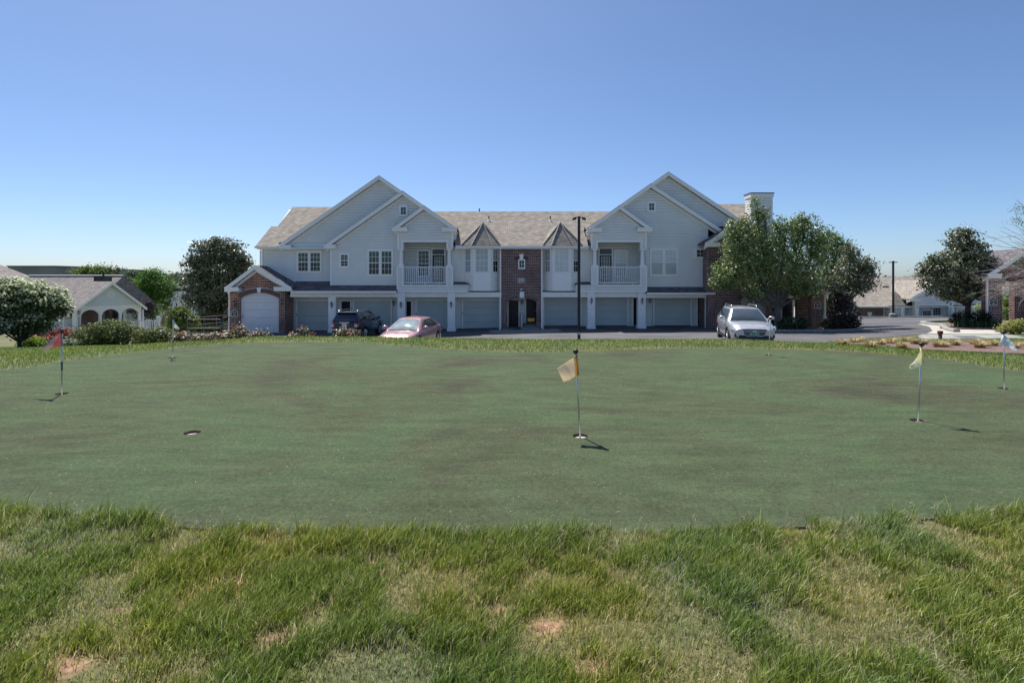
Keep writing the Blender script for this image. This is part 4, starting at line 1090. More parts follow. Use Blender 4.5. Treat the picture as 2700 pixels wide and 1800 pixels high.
# ================================================================== breezeway porticos (brick, gabled)
def portico(Y, xl, xr, zb, ze, zp, oh0, oh1, depth, name_label, sign_side, face='greensign', back=None):
    o = thing("brick_portico", ((xl + xr) / 2, Y, zb), name_label, "portico")
    fr = front(Y); xm_ = (xl + xr) / 2
    m = MB(); arch_wall(m, fr, xl, xr, zb, None, oh0, oh1, ze - .75, ze - .28, .45, top=[(xl, ze), (xm_, zp - .2), (xr, ze)])
    bx0, bo0, bo1, bx1 = back or (xl, oh0 - .1, oh1 + .1, xr)
    arch_wall(m, front(Y + depth - .4), bx0, bx1, zb, None, bo0, bo1, ze - .75, ze - .28, .4, top=[(bx0, ze), ((bx0 + bx1) / 2, zp - .25), (bx1, ze)] if not back else [(bx0, ze - .1), (bx1, ze - .1)])
    m.build("wall", M['brick' if face != 'greensign' else 'brickred'], o)
    ring_back(o, fr, oh0, oh1, ze - .75, ze - .28, .28); r_ = MB(); arch_ring(r_, fr, oh0, oh1, ze - .75, ze - .28, .27, 22, -.05, .03, .2); r_.build("arch_bricks", M['voussoir'], o)
    gable_roof(o, xm_, zp, xl - .38, xr + .38, ze - .08, ze - .08, Y - .4, Y + depth + .3, 'shingledark', wall_y=Y, ret=[(xl - .36, .85, ze - .06), (xr + .36, -.85, ze - .06)])
    MB().fbox(fr, xl + .02, oh0 - .02, zb + .95, zb + 1.3, -.01, .012).build("brick_band", M['soldier'], o); MB().fbox(fr, oh1 + .02, xr - .02, zb + .95, zb + 1.3, -.01, .012).build("brick_band", M['soldier'], o)
    su = (xl + oh0) / 2 - .12 if sign_side < 0 else (xr + oh1) / 2
    plaque(o, fr, su, zb + 1.72, .48, .52, face)
    wall_lamp(o, fr, su, zb + 2.45, .9)
    d = MB(); x_ = xl - .07 if sign_side < 0 else xr + .07
    d.box(x_ - .045, x_ + .045, Y - .08, Y + .01, zb + .1, ze - .3); d.tube([(x_, Y - .04, ze - .32), (x_ , Y - .3, ze - .15)], .04, 6); d.build("downspout", M['trim'], o)
    return o
portico(38.0, 18.4, 22.3, -1.95, .95, 2.7, 19.0, 21.42, 2.4, "brick breezeway portico behind the big round tree, its sign pier beside a purple shrub", 1)
nv = thing("stair_entry", (19.8, 41.5, -1.9), "siding stair entry with navy door behind the brick breezeway", "entryway")
wv = MB(); siding(wv, front(41.5), [(18.6, -2.1), (22.3 - .55, -2.1), (21.75, .9), (18.6, .9)]); wv.box(18.6, 21.75, 41.503, 41.9, -2.1, .9); wv.build("wall", M['siding'], nv)
entry_door(nv, front(41.43), X(2060, 41.5), X(2087, 41.5), -1.85, .15, m='navy')
portico(33.0, X(2604, 33), X(2604, 33) + 4.2, -1.5, 2.0, PZ(655, 32.6), X(2643, 33), X(2643, 33) + 2.4, 2.0, "brick portico at the right edge behind the bare branches", -1, face='blacksign', back=(X(2612, 34.6), X(2640, 34.6), X(2675, 34.6), X(2705, 34.6)))
# ================================================================== cars
def paint(name, col, metal=0.5, rough=0.3):
    m, nt, b = newmat(name)
    b.inputs["Base Color"].default_value = (*col, 1); b.inputs["Metallic"].default_value = metal; b.inputs["Roughness"].default_value = rough
    b.inputs["Coat Weight"].default_value = 1.0; b.inputs["Coat Roughness"].default_value = 0.04
    n = nt.nodes.new("ShaderNodeTexNoise"); n.inputs["Scale"].default_value = 3; tc = nt.nodes.new("ShaderNodeTexCoord"); nt.links.new(tc.outputs["Object"], n.inputs[0])
    r = ramp(nt, [(0.3, (rough * .8,) * 3), (0.7, (rough * 1.3,) * 3)]); nt.links.new(n.outputs[0], r.inputs[0]); nt.links.new(r.outputs[0], b.inputs["Roughness"])
    return m
M['tyre'] = mat("tyre_rubber", (0.018, 0.018, 0.018), 0.85, var=0.2)
M['rim'] = mat("alloy_rim", (0.62, 0.63, 0.65), 0.25, metal=0.9, var=0.05)
M['carglass'] = mat("car_glass", (0.05, 0.065, 0.07), 0.03, spec=0.9, var=0.2, scale=2, coat=1.0)
M['carglasspale'] = mat("car_windscreen_pale", (0.22, 0.27, 0.26), 0.05, spec=0.9, var=0.35, scale=3, coat=1.0)
M['carglassdark'] = mat("car_glass_tinted", (0.006, 0.007, 0.02), 0.03, spec=0.8, var=0.2, coat=1.0)
M['plastic'] = mat("black_plastic", (0.02, 0.02, 0.022), 0.55, var=0.15)
M['chrome'] = mat("chrome", (0.75, 0.76, 0.78), 0.12, metal=1.0, var=0.03)
M['headlight'] = mat("headlight_lens", (0.62, 0.64, 0.66), 0.08, metal=0.3, spec=0.9, var=0.2, scale=12, coat=1.0)
M['redlens'] = mat("red_lens", (0.45, 0.01, 0.015), 0.15, spec=0.8, var=0.1, coat=1.0)
M['plategreen'] = mat("green_plate", (0.03, 0.22, 0.12), 0.5, var=0.1)

def patch(mb, c, bulge=(0, 0, 0), u=(0, 1), v=(0, 1), off=0.0, n=8, arch=None):
    """grid on a bilinear patch with corners c00,c10,c11,c01, bulged in the middle"""
    c00, c10, c11, c01 = [Vector(p) for p in c]; B = Vector(bulge)
    nor = (c10 - c00).cross(c01 - c00).normalized()
    vs = []
    for j in range(n + 1):
        for i in range(n + 1):
            a = u[0] + (u[1] - u[0]) * i / n; b = v[0] + (v[1] - v[0]) * j / n
            p = (c00 * (1 - a) + c10 * a) * (1 - b) + (c01 * (1 - a) + c11 * a) * b
            vs.append(p + B * (16 * a * (1 - a) * b * (1 - b)) ** .7 + nor * off)
    fs = [(j * (n + 1) + i, j * (n + 1) + i + 1, (j + 1) * (n + 1) + i + 1, (j + 1) * (n + 1) + i) for j in range(n) for i in range(n)]
    return mb.add(vs, fs)
def interp(tab, x):
    return float(np.interp(x, [t[0] for t in tab], [t[1] for t in tab]))
def make_car(name, label, loc, rz, col, L, Wd, H, wb, rw, prof, cab, gz0=0.2, glassmat='carglass', wind='carglass', group=None, rails=False, plate=None, suv=False, pt=None, tilt=0.0):
    """x forward, y left; prof: (x, z) line of bonnet, belt and boot; cab: xw0,xw1 windscreen foot/top, xr1,xr0 rear glass top/foot, roof half width"""
    o = thing(name, loc, label, "car", group, rz)
    o.rotation_euler = (0, tilt, rz)
    pm = pt or paint(name + "_paint", col)
    hw = Wd / 2
    N = 44; xs = [-L / 2 + L * (0.5 - 0.5 * math.cos(math.pi * i / (N - 1))) for i in range(N)]
    rings = []
    for x in xs:
        e = (abs(x) / (L / 2))
        taper = 1 - 0.16 * max(0, (e - .55) / .45) ** 2.2
        w = hw * taper
        zt = interp(prof, x)
        endk = max(0, (e - .93) / .07)
        zb = gz0 + .10 * max(0, (e - .8) / .2) ** 2 + .06 * endk
        zt_ = zt - .05 * endk; w *= (1 - .03 * endk)
        mid = zb + (zt_ - zb) * .5
        sec = [(0, zb), (.80 * w, zb), (.95 * w, zb + .05), (.985 * w, zb + .16), (w, mid), (.985 * w, mid + (zt_ - mid) * .55), (.955 * w, zt_ - .05), (.90 * w, zt_ - .008), (.6 * w, zt_ + .02), (.3 * w, zt_ + .032), (0, zt_ + .035)]
        full = sec + [(-a, b) for a, b in sec[-2:0:-1]]
        rings.append([(x, a, b) for a, b in full])
    m = MB(); k = len(rings[0])
    m.add([p for r in rings for p in r], [(i * k + j, (i + 1) * k + j, (i + 1) * k + (j + 1) % k, i * k + (j + 1) % k) for i in range(N - 1) for j in range(k)] + [tuple(range(k)), tuple((N - 1) * k + j for j in range(k - 1, -1, -1))])
    body = m.build("body", pm, o, smooth=True, local=True)
    # wheel wells
    cut = MB()
    for xw in (wb / 2, -wb / 2):
        for s in (1, -1):
            c = (xw, s * (hw - .02), rw)
            cut.lathe([(rw + .07, -.32), (rw + .07, .32)], c, 28, 'y')
    co = cut.build("cut", pm, None)
    co.matrix_world = Matrix.Identity(4)
    body.parent = None; body.matrix_world = Matrix.Identity(4)
    bm_ = body.modifiers.new("b", 'BOOLEAN'); bm_.object = co; bm_.operation = 'DIFFERENCE'; bm_.solver = 'EXACT'
    dg = bpy.context.evaluated_depsgraph_get(); me2 = bpy.data.meshes.new_from_object(body.evaluated_get(dg))
    body.modifiers.clear(); body.data = me2; body.data.materials.clear(); body.data.materials.append(pm)
    me2.polygons.foreach_set("use_smooth", [True] * len(me2.polygons))
    bpy.data.objects.remove(co)
    body.parent = o
    try: me2.set_sharp_from_angle(angle=R(38))
    except Exception: pass
    # cabin
    xw0, xw1, xr1, xr0, rh = cab
    zf, zr_ = interp(prof, xw0) + .01, interp(prof, xr0) + .01
    bw = hw * .93; zt = H
    fbl, fbr = Vector((xw0, bw, zf)), Vector((xw0, -bw, zf)); ftl, ftr = Vector((xw1, rh, zt - .06)), Vector((xw1, -rh, zt - .06))
    rbl, rbr = Vector((xr0, bw * .97, zr_)), Vector((xr0, -bw * .97, zr_)); rtl, rtr = Vector((xr1, rh * .97, zt - .05)), Vector((xr1, -rh * .97, zt - .05))
    c = MB()
    WS = ((fbr, fbl, ftl, ftr), (.12, 0, .04)); RS = ((rbl, rbr, rtr, rtl), (-.08, 0, .03)); SL = ((fbl, rbl, rtl, ftl), (0, .035, 0)); SR = ((rbr, fbr, ftr, rtr), (0, -.035, 0)); RF = ((ftr, ftl, rtl, rtr), (0, 0, .07))
    for q, b in (WS, RS, SL, SR, RF): patch(c, q, b, n=10)
    cb_ = c.build("cabin", pm, o, smooth=False, local=True, bevel=0)
    bmm = bmesh.new(); bmm.from_mesh(cb_.data); bmesh.ops.remove_doubles(bmm, verts=bmm.verts, dist=.004); bmm.to_mesh(cb_.data); bmm.free()
    bv = cb_.modifiers.new("bevel", 'BEVEL'); bv.width = .05; bv.segments = 3; bv.limit_method = 'ANGLE'; bv.angle_limit = R(28)
    cb_.data.polygons.foreach_set("use_smooth", [True] * len(cb_.data.polygons))
    patch(MB_ := MB(), *WS, u=(.06, .94), v=(.04, .93), off=.012); MB_.build("windscreen", M[wind], cb_, smooth=True, local=True)
    patch(MB_ := MB(), *RS, u=(.07, .93), v=(.10, .88), off=.012); MB_.build("rear_window", M[glassmat], cb_, smooth=True, local=True)
    for S_, fl in ((SL, 0), (SR, 1)):
        cuts = [(.09, .40), (.425, .70), (.725, .93)] if suv or L > 4.7 else [(.1, .45), (.475, .9)]
        for a, b in cuts:
            if fl: a, b = 1 - b, 1 - a
            patch(MB_ := MB(), *S_, u=(a, b), v=(.08, .86), off=.012); MB_.build("side_window", M[glassmat], cb_, smooth=True, local=True)
    # wheels
    for xw in (wb / 2, -wb / 2):
        for s in (1, -1):
            yc = s * (hw - .12)
            t = MB(); t.lathe([(rw * .62, -.105), (rw * .93, -.11), (rw, -.07), (rw, .07), (rw * .93, .11), (rw * .62, .105)], (xw, yc, rw), 28, 'y')
            w = t.build("wheel", M['tyre'], o, smooth=True, local=True)
            r_ = MB(); e = s * .10
            r_.lathe([(rw * .64, -.02), (rw * .64, .02), (rw * .56, .0), (rw * .56, -.02)], (xw, yc + e, rw), 24, 'y')
            for k in range(5):
                a = 2 * math.pi * k / 5 + .3
                for da in (-.16, .16):
                    p0 = (xw + .05 * math.cos(a), yc + e * .95, rw + .05 * math.sin(a)); p1 = (xw + rw * .6 * math.cos(a + da), yc + e, rw + rw * .6 * math.sin(a + da))
                    r_.tube([p0, p1], [.035, .022], 5)
            r_.lathe([(.0, -.03), (.07, -.02), (.07, .02), (0, .03)], (xw, yc + e * .9, rw), 12, 'y')
            r_.build("rim", M['rim'], w, local=True)
            MB().lathe([(rw * .57, -.02), (rw * .57, .02)], (xw, yc + e * .45, rw), 20, 'y').build("brake_disc", M['plastic'], w, local=True)
    # mirrors
    for s in (1, -1):
        q = MB(); xm = xw0 - .42; zm = zf + .12
        q.tube([(xm, s * (bw - .02), zm - .06), (xm + .02, s * (hw + .07), zm - .02)], .025, 6)
        q.lathe([(0, -.12), (.06, -.10), (.085, 0), (.07, .10), (0, .12)], (xm + .02, s * (hw + .12), zm + .01), 12, 'y')
        q.build("mirror", pm, o, smooth=True, local=True)
    # front lamps, grille, bumpers
    xf = L / 2; zh = interp(prof, xf - .08)
    hwf = hw * .84
    for s in (1, -1):
        q = MB()
        pts = [(xf - .02, s * hwf * .60, zh - .19), (xf - .06, s * hwf * .98, zh - .16), (xf - .38, s * hw * .985, zh - .06), (xf - .40, s * hw * .97, zh + .045), (xf - .12, s * hwf * .96, zh - .015), (xf - .02, s * hwf * .58, zh - .07)]
        cen = Vector((xf - .3, 0, zh - .1))
        outp = [Vector(p) + (Vector(p) - cen).normalized() * .02 for p in pts]; inp = [Vector(p) + (cen - Vector(p)).normalized() * .12 for p in pts]
        n = 6; fc = [(0, 1, 4, 5), (1, 2, 3, 4)]
        if s < 0: fc = [tuple(reversed(f)) for f in fc]
        q.add(outp + inp, fc + [(i, (i + 1) % n, (i + 1) % n + n, i + n) for i in range(n)])
        q.build("headlight", M['headlight'], o, local=True)
        q = MB(); xr_ = -L / 2; zr2 = interp(prof, xr_ + .05)
        pts = [(xr_ - .0, s * hwf * .80, zr2 - .30), (xr_ + .03, s * hwf * 1.0, zr2 - .30), (xr_ + .14, s * hw * .895, zr2 - .24), (xr_ + .14, s * hw * .875, zr2 - .02), (xr_ + .03, s * hwf * .98, zr2 - .02), (xr_ - .0, s * hwf * .80, zr2 - .04)]
        cen = Vector((xr_ + .25, 0, zr2 - .15))
        outp = [Vector(p) + (Vector(p) - cen).normalized() * .025 for p in pts]; inp = [Vector(p) + (cen - Vector(p)).normalized() * .12 for p in pts]
        fc = [(5, 4, 1, 0), (4, 3, 2, 1)]
        if s < 0: fc = [tuple(reversed(f)) for f in fc]
        q.add(outp + inp, fc + [(i, (i + 1) % n, (i + 1) % n + n, i + n) for i in range(n)])
        tl = q.build("tail_light", M['redlens'], o, local=True)
    g_ = MB(); zg = zh - .16
    pts = [(-.48, zg + .09), (-.40, zg - .15), (-.30, zg - .19), (.30, zg - .19), (.40, zg - .15), (.48, zg + .09)]
    fr_ = Frame((xf - .02, 0, 0), (0, 1, 0), (1, 0, 0))
    g_.fprism(fr_, pts, -.05, .03); go = g_.build("grille", M['plastic'], o, local=True)
    t = MB()
    for i in range(len(pts)): 
        a, b = pts[i], pts[(i + 1) % len(pts)]; t.tube([fr_.pt(a[0], a[1], .03), fr_.pt(b[0], b[1], .03)], .014, 5)
    t.tube([fr_.pt(-.44, zg + .0, .035), fr_.pt(.44, zg + .0, .035)], .016, 5); t.tube([fr_.pt(-.39, zg - .09, .033), fr_.pt(.39, zg - .09, .033)], .007, 4)
    t.lathe([(.0, -.02), (.07, -.01), (.085, .02), (.0, .03)], fr_.pt(0, zg + .0, .05), 14, 'y') if False else t.fbox(fr_, -.075, .075, zg - .03, zg + .035, .03, .055)
    t.build("grille_bars", M['chrome'], go, local=True)
    q = MB(); q.fbox(fr_, -.62, .62, gz0 + .11, gz0 + .24, -.05, .022); 
    for s in (1, -1): q.fprism(fr_, [(s * a, b) for a, b in ([(.60, gz0 + .14), (.78, gz0 + .16), (.76, gz0 + .36), (.66, gz0 + .33)] if s > 0 else [(.66, gz0 + .33), (.76, gz0 + .36), (.78, gz0 + .16), (.60, gz0 + .14)])], -.1, .0)
    q.build("lower_intake", M['plastic'], o, local=True)
    fr2 = Frame((-xf + .02, 0, 0), (0, -1, 0), (-1, 0, 0))
    q = MB(); q.fbox(fr2, -hwf * .98, hwf * .98, gz0 + .08, gz0 + .30, -.1, .05); q.build("rear_bumper", pm if suv else M['plastic'], o, local=True, bevel=.03)
    if plate:
        kind, txt, ptm, tm = plate
        fp = fr_ if kind == 'front' else fr2
        zp_ = gz0 + .30 if kind == 'front' else gz0 + .62
        pp = MB().fbox(fp, -.155, .155, zp_ - .078, zp_ + .078, .03, .06).build("number_plate", ptm, o, local=True)
        saved = WL[pp.name]; WL[pp.name] = Vector((0, 0, 0)); text_mesh("plate_lettering", txt, .105, fp, 0, zp_, .062, tm, pp, ext=.001); WL[pp.name] = saved
    if rails:
        for s in (1, -1):
            q = MB(); y = s * (rh - .05)
            q.tube([(xw1 - .12, y, zt - .03), (xw1 - .22, y, zt + .06), (xr1 + .25, y, zt + .06), (xr1 + .12, y, zt - .03)], [.022, .02, .02, .022], 6)
            q.build("roof_rail", M['rim'], o, smooth=True, local=True)
    # door seams and handles
    for s in (1, -1):
        q = MB()
        for xx in (xw0 - .55, xw0 - 1.45): q.box(xx, xx + .11, min(s * (hw - .02), s * (hw + .02)), max(s * (hw - .02), s * (hw + .02)), interp(prof, xx) - .16, interp(prof, xx) - .135)
        q.build("door_handle", M['chrome'] if suv else pm, o, local=True)
    return o, pm

# silver crossover, nose towards the putting green
zc = -1.19
silver, _ = make_car("parked_suv", "silver station-wagon SUV facing the putting green, green front plate", (PX(1966, 24.3) + .02, 24.6, gz(PX(1966, 24.3), 24.6) + .02), R(-90 - 13), (0.55, 0.56, 0.58), 4.82, 1.84, 1.60, 2.745, .34,
    [(-2.41, .95), (-2.2, 1.02), (-1.5, 1.03), (.3, 1.0), (1.0, 1.0), (1.5, .985), (2.1, .90), (2.41, .80)], (1.15, .35, -1.75, -2.28, .58), gz0=.26, wind='carglass', rails=True, plate=('front', "EKY 8351", M['plategreen'], M['white']))
for s in (1, -1):
    cl_ = MB()
    for xw in (2.745 / 2, -2.745 / 2):
        pts = [(xw + .42 * math.cos(a), s * .905, .34 + .42 * math.sin(a)) for a in [math.pi * k / 10 for k in range(11)]]
        cl_.tube(pts, .035, 5)
    cl_.box(-2.745 / 2 + .42, 2.745 / 2 - .42, min(s * .84, s * .93), max(s * .84, s * .93), .24, .36)
    cl_.build("lower_cladding", M['plastic'], silver, local=True)
MB().box(.62, .64, -.07, .07, 1.33, 1.37).build("windscreen_sticker", M['white'], silver, local=True)
# dusty rose sedan, nose towards the putting green
make_car("parked_sedan", "dusty rose sedan facing the putting green, bonnet just over the grass crest", (PX(1078, 25.2) , 26.0, gz(PX(1092, 25.2), 26.0) + .02), R(-90 - 9.5), (0.55, 0.30, 0.30), 4.82, 1.79, 1.47, 2.775, .33,
    [(-2.41, .92), (-2.1, .99), (-1.6, 1.0), (.0, .96), (.9, .94), (1.4, .90), (2.0, .80), (2.41, .66)], (1.30, .30, -1.05, -1.95, .56), gz0=.18, wind='carglasspale')
# dark blue SUV seen from behind
dsuv, _ = make_car("parked_suv", "dark blue off-road SUV seen from behind beside the left columns", (PX(945, 35.2), 35.3, gz(PX(945, 35.2), 35.2) + .02), R(90 - 5), (0.012, 0.022, 0.06), 4.80, 1.92, 1.78, 2.79, .39,
    [(-2.40, 1.12), (-2.2, 1.17), (-1.0, 1.16), (.8, 1.12), (1.2, 1.10), (1.9, 1.02), (2.4, .86)], (1.15, .42, -2.02, -2.30, .64), gz0=.36, glassmat='carglassdark', wind='carglassdark', rails=True, suv=True, plate=('rear', "XFZ 4105", M['white'], M['blacksign']))
fr2 = Frame((-2.38, 0, 0), (0, -1, 0), (-1, 0, 0))
q = MB(); q.fbox(fr2, -.32, .32, 1.08, 1.15, .0, .06); q.build("tailgate_trim", M['chrome'], dsuv, local=True, bevel=.015)
q = MB(); q.fbox(fr2, -.84, .84, .64, .69, .0, .085); q.build("bumper_trim", M['chrome'], dsuv, local=True)
q = MB(); q.hexa([(-2.22, -.62, 1.70), (-1.95, -.62, 1.70), (-1.95, .62, 1.70), (-2.22, .62, 1.70), (-2.28, -.62, 1.74), (-1.95, -.6, 1.77), (-1.95, .6, 1.77), (-2.28, .62, 1.74)]); q.build("spoiler", _, dsuv, local=True)
for s in (1, -1):
    MB().box(-1.0, .95, min(s * .93, s * 1.03), max(s * .93, s * 1.03), .42, .47).build("side_step", M['plastic'], dsuv, local=True, bevel=.015)
    MB().fbox(fr2, min(s * .66, s * .84), max(s * .66, s * .84), .86, 1.0, .03, .07).build("reversing_light", M['headlight'], dsuv, local=True)
# far red car down the slope
make_car("parked_sedan", "small red car far down the slope beside the grey house", (PX(443, 150), 150, PZ(858, 150)), R(180 + 25), (0.45, 0.02, 0.04), 4.6, 1.78, 1.45, 2.7, .33,
    [(-2.3, .92), (-1.8, 1.0), (0, .95), (.9, .92), (2.3, .68)], (1.2, .2, -1.1, -1.9, .55), gz0=.18)

# ================================================================== flagsticks and cups
M['liner'] = mat('cup_liner', (.50, .46, .43), .6, var=.15, scale=20)
M['flagtan'] = leafmat("flag_cloth", spec=0.2, rough=0.8, trans=0.5)
def flagstick(i, top_px, top_py, cols, quad, label, knob=True, stripe=None, sleeve=None):
    bx, by = HOLEW[i]
    bpx, bpy_ = HOLES[i]
    o = thing("flagstick", (bx, by, 0), label, "flagstick", "flagsticks on the putting green")
    sc_ = by / FPX
    h = (bpy_ - top_py) * sc_; lean = (top_px - bpx) * sc_
    s = MB(); s.tube([(bx, by, -.03), (bx + lean, by, h)], [.0085, .0085], 10)
    s.build("pole", M['steel'], o, smooth=True)
    if sleeve:
        a, b = sleeve; s = MB(); s.tube([(bx + lean * a, by, h * a), (bx + lean * b, by, h * b)], .0115, 10); s.build("ferrule", M['galv'], o)
    s = MB()
    if knob: s.lathe([(.0, -.022), (.015, -.021), (.025, -.010), (.027, .003), (.021, .015), (.009, .022), (0, .023)], (bx + lean, by, h), 16)
    else: s.lathe([(.012, -.03), (.02, -.02), (.022, .01), (.018, .02), (0, .022)], (bx + lean, by, h), 14)
    s.build("knob", M['plastic'], o, smooth=True)
    # cloth: quad = hoist top, hoist bottom, fly bottom, fly top in photo px
    ht, hb, fb_, ft = [Vector((PX(x, by), by, PZ(y, by))) for x, y in quad]
    n = 22; vs = []; tn = []
    ca, cb2 = cols
    size = (ft - ht).length
    for j in range(n + 1):
        for k in range(n + 1):
            u, v = k / n, j / n
            p = (ht * (1 - u) + ft * u) * (1 - v) + (hb * (1 - u) + fb_ * u) * v
            fold = math.sin(u * 9.0 + v * 2.2 + i) * .006 + math.sin(u * 3.1 + v * 5 + i * 2) * .007 + .002 * math.sin(u * 23 + v * 7)
            p = p + Vector((0, (fold - .02) * min(1, u * 4) - .012, .002 * math.sin(u * 14 + i)))
            vs.append(p); w = min(1, max(0, (u - .14) / .06)); cc = [a * (1 - w) + b * w for a, b in zip(ca, cb2)]; tn.append(stripe[0] if stripe and stripe[1] < u < stripe[2] * (.35 + .65 * v) else cc)
    co = np.array([tuple(a - Vector((bx, by, 0))) for a in vs]); idx_ = np.arange((n + 1) ** 2).reshape(n + 1, n + 1)
    fsq = np.stack([idx_[:-1, :-1], idx_[:-1, 1:], idx_[1:, 1:], idx_[1:, :-1]], -1).reshape(-1, 4)
    fo = npmesh("flag", co, fsq, M['flagtan'], o, smooth=True, tint=np.array(tn))
    so = fo.modifiers.new("solid", 'SOLIDIFY'); so.thickness = .0015
    # sleeve of cloth round the pole
    s = MB(); a = ht.copy(); b = hb.copy(); s.tube([a, b], [.011, .0125], 10)
    so_ = s.build("flag_hem", M['flagtan'], o, smooth=True)
    at = so_.data.color_attributes.new("tint", 'FLOAT_COLOR', 'POINT')
    at.data.foreach_set("color", np.tile(np.array([*ca, 1], np.float32), len(so_.data.vertices)))
    return o
flagstick(0, 163, 872, ((.52, .38, .42), (.60, .46, .48)), [(163, 876), (163, 911), (115, 923), (117, 917)], "flagstick with a faded pink flag, nearest the left edge", knob=False, stripe=((.75, .24, .19), .06, .36), sleeve=(.38, .52))
flagstick(1, 458, 838, ((.70, .70, .66), (.75, .75, .70)), [(457, 841), (456, 862), (473, 870), (477, 866)], "flagstick with a small grey-white flag in front of the ramp railing", knob=False, sleeve=(.4, .45))
flagstick(3, 1518, 926, ((.62, .48, .28), (.90, .79, .60)), [(1521, 936), (1524, 988), (1486, 1008), (1468, 970)], "flagstick with a tan and orange flag at the centre of the putting green", stripe=((.85, .50, .12), .03, .22))
flagstick(4, 2031, 838, ((.75, .78, .82), (.80, .82, .86)), [(2031, 845), (2030, 870), (2024, 872), (2012, 861)], "flagstick with a white flag in front of the silver SUV", knob=True)
flagstick(5, 2430, 907, ((.90, .82, .45), (.94, .91, .70)), [(2428, 915), (2434, 959), (2393, 972), (2395, 963)], "flagstick with a pale yellow flag on the right of the green")
flagstick(6, 2646, 876, ((.84, .86, .88), (.88, .90, .92)), [(2646, 883), (2638, 908), (2676, 925), (2679, 920)], "flagstick with a frayed pale blue flag, nearest the right edge")
cup_l = ["putting cup under the pink flag", "putting cup under the grey-white flag", "empty putting cup without a flagstick on the left", "putting cup under the tan and orange flag", "putting cup under the white flag before the silver SUV", "putting cup under the pale yellow flag", "putting cup under the pale blue flag"]
for i, (x, y) in enumerate(HOLEW):
    o = thing("putting_cup", (x, y, 0), cup_l[i], "golf hole", "cups in the putting green")
    m = MB(); n = 24; r_ = CUPR
    for k in range(n):
        a, b = 2 * math.pi * k / n, 2 * math.pi * (k + 1) / n
        p = lambda t, r__, z: (x + r__ * math.cos(t), y + r__ * math.sin(t), z)
        m.poly([p(a, r_, .014), p(b, r_, .014), p(b, r_, -.028), p(a, r_, -.028)])
    m.build("cup_wall", M['mulch'], o)
    m = MB(); m.lathe([(CUPR + .004, -.030), (CUPR + .004, -.010), (CUPR * .94, -.006), (CUPR * .2, -.010), (.0, -.012)], (x, y, -.006), 24); m.build("cup_liner", M['liner'], o)

# ================================================================== lamp posts
def lamp_post(Y, px, pyt, pyb, w, head, label, steep=0):
    x = PX(px, Y); zt = PZ(pyt, Y); zb = gz(x, Y) - .05
    o = thing("lamp_post", (x, Y, zb), label, "lamp post")
    p = MB(); p.hexa([(x - w / 2, Y - w / 2, zb), (x + w / 2, Y - w / 2, zb), (x + w / 2, Y + w / 2, zb), (x - w / 2, Y + w / 2, zb), (x - w * .45, Y - w * .45, zt), (x + w * .45, Y - w * .45, zt), (x + w * .45, Y + w * .45, zt), (x - w * .45, Y + w * .45, zt)])
    p.build("post", M['darkpole'], o)
    if head == 'flood':
        for s in (-1, 1):
            h = MB(); h.tube([(x, Y, zt + .02), (x + s * .12, Y - .03, zt + .1), (x + s * .2, Y - .06, zt + .08)], .02, 6)
            h.hexa([(x + s * .14, Y - .14, zt - .02), (x + s * .34, Y - .14, zt - .06), (x + s * .34, Y + .02, zt - .06), (x + s * .14, Y + .02, zt - .02), (x + s * .14, Y - .14, zt + .08), (x + s * .30, Y - .14, zt + .06), (x + s * .30, Y + .02, zt + .06), (x + s * .14, Y + .02, zt + .08)] if s > 0 else [(x - .28, Y - .14, zt - .06), (x - .14, Y - .14, zt - .02), (x - .14, Y + .02, zt - .02), (x - .34, Y + .02, zt - .06), (x - .30, Y - .14, zt + .06), (x - .14, Y - .14, zt + .08), (x - .14, Y + .02, zt + .08), (x - .30, Y + .02, zt + .06)])
            h.build("floodlight", M['darkpole'], o)
        c = MB(); c.box(x - w * .42, x + w * .42, Y - w * .42, Y + w * .42, zt, zt + .14); c.build("post_cap", M['darkpole'], o)
        t = MB(); zc_ = PZ(883, Y); t.box(x - .035, x + .035, Y - w / 2 - .012, Y - w / 2, zc_ + .02, zc_ + .14); t.build("number_tag", M['white'], o)
        lt = text_mesh("lettering", "1", .11, front(Y - w / 2 - .013), x, zc_ + .08, .001, M['blacksign'], o)
    elif head == 'box':
        h = MB(); h.box(x - 1.12, x - .32, Y - .2, Y + .2, zt - .30, zt - .05); h.build("lamp_head", M['darkpole'], o)
        a = MB(); a.box(x - .32, x - w / 2, Y - .04, Y + .04, zt - .22, zt - .13); a.build("arm", M['darkpole'], o)
    else:
        h = MB(); h.box(x - .3, x + .3, Y - .2, Y + .2, zt - .02, zt + .06); h.lathe([(.12, .06), (.06, .16), (0, .18)], (x, Y, zt), 8); h.build("lamp_head", M['darkpole'], o)
        b = MB(); b.lathe([(.36, 0), (.36, .4), (.2, .46)], (x, Y, gz(x, Y) - .02), 14); b.build("footing", M['kerb'], o)
    return o
lamp_post(26.0, 1526.5, 578, 884, .135, 'flood', "tall dark square lamp post with twin floodlights in front of the apartment building")
lamp_post(52.6, 2355, 692, 838, .15, 'flat', "dark lamp post at the far kerb of the parking lot on the right")
lamp_post(46.0, 496, 759, 862, .12, 'box', "dark shoebox lamp post in front of the left evergreen tree")

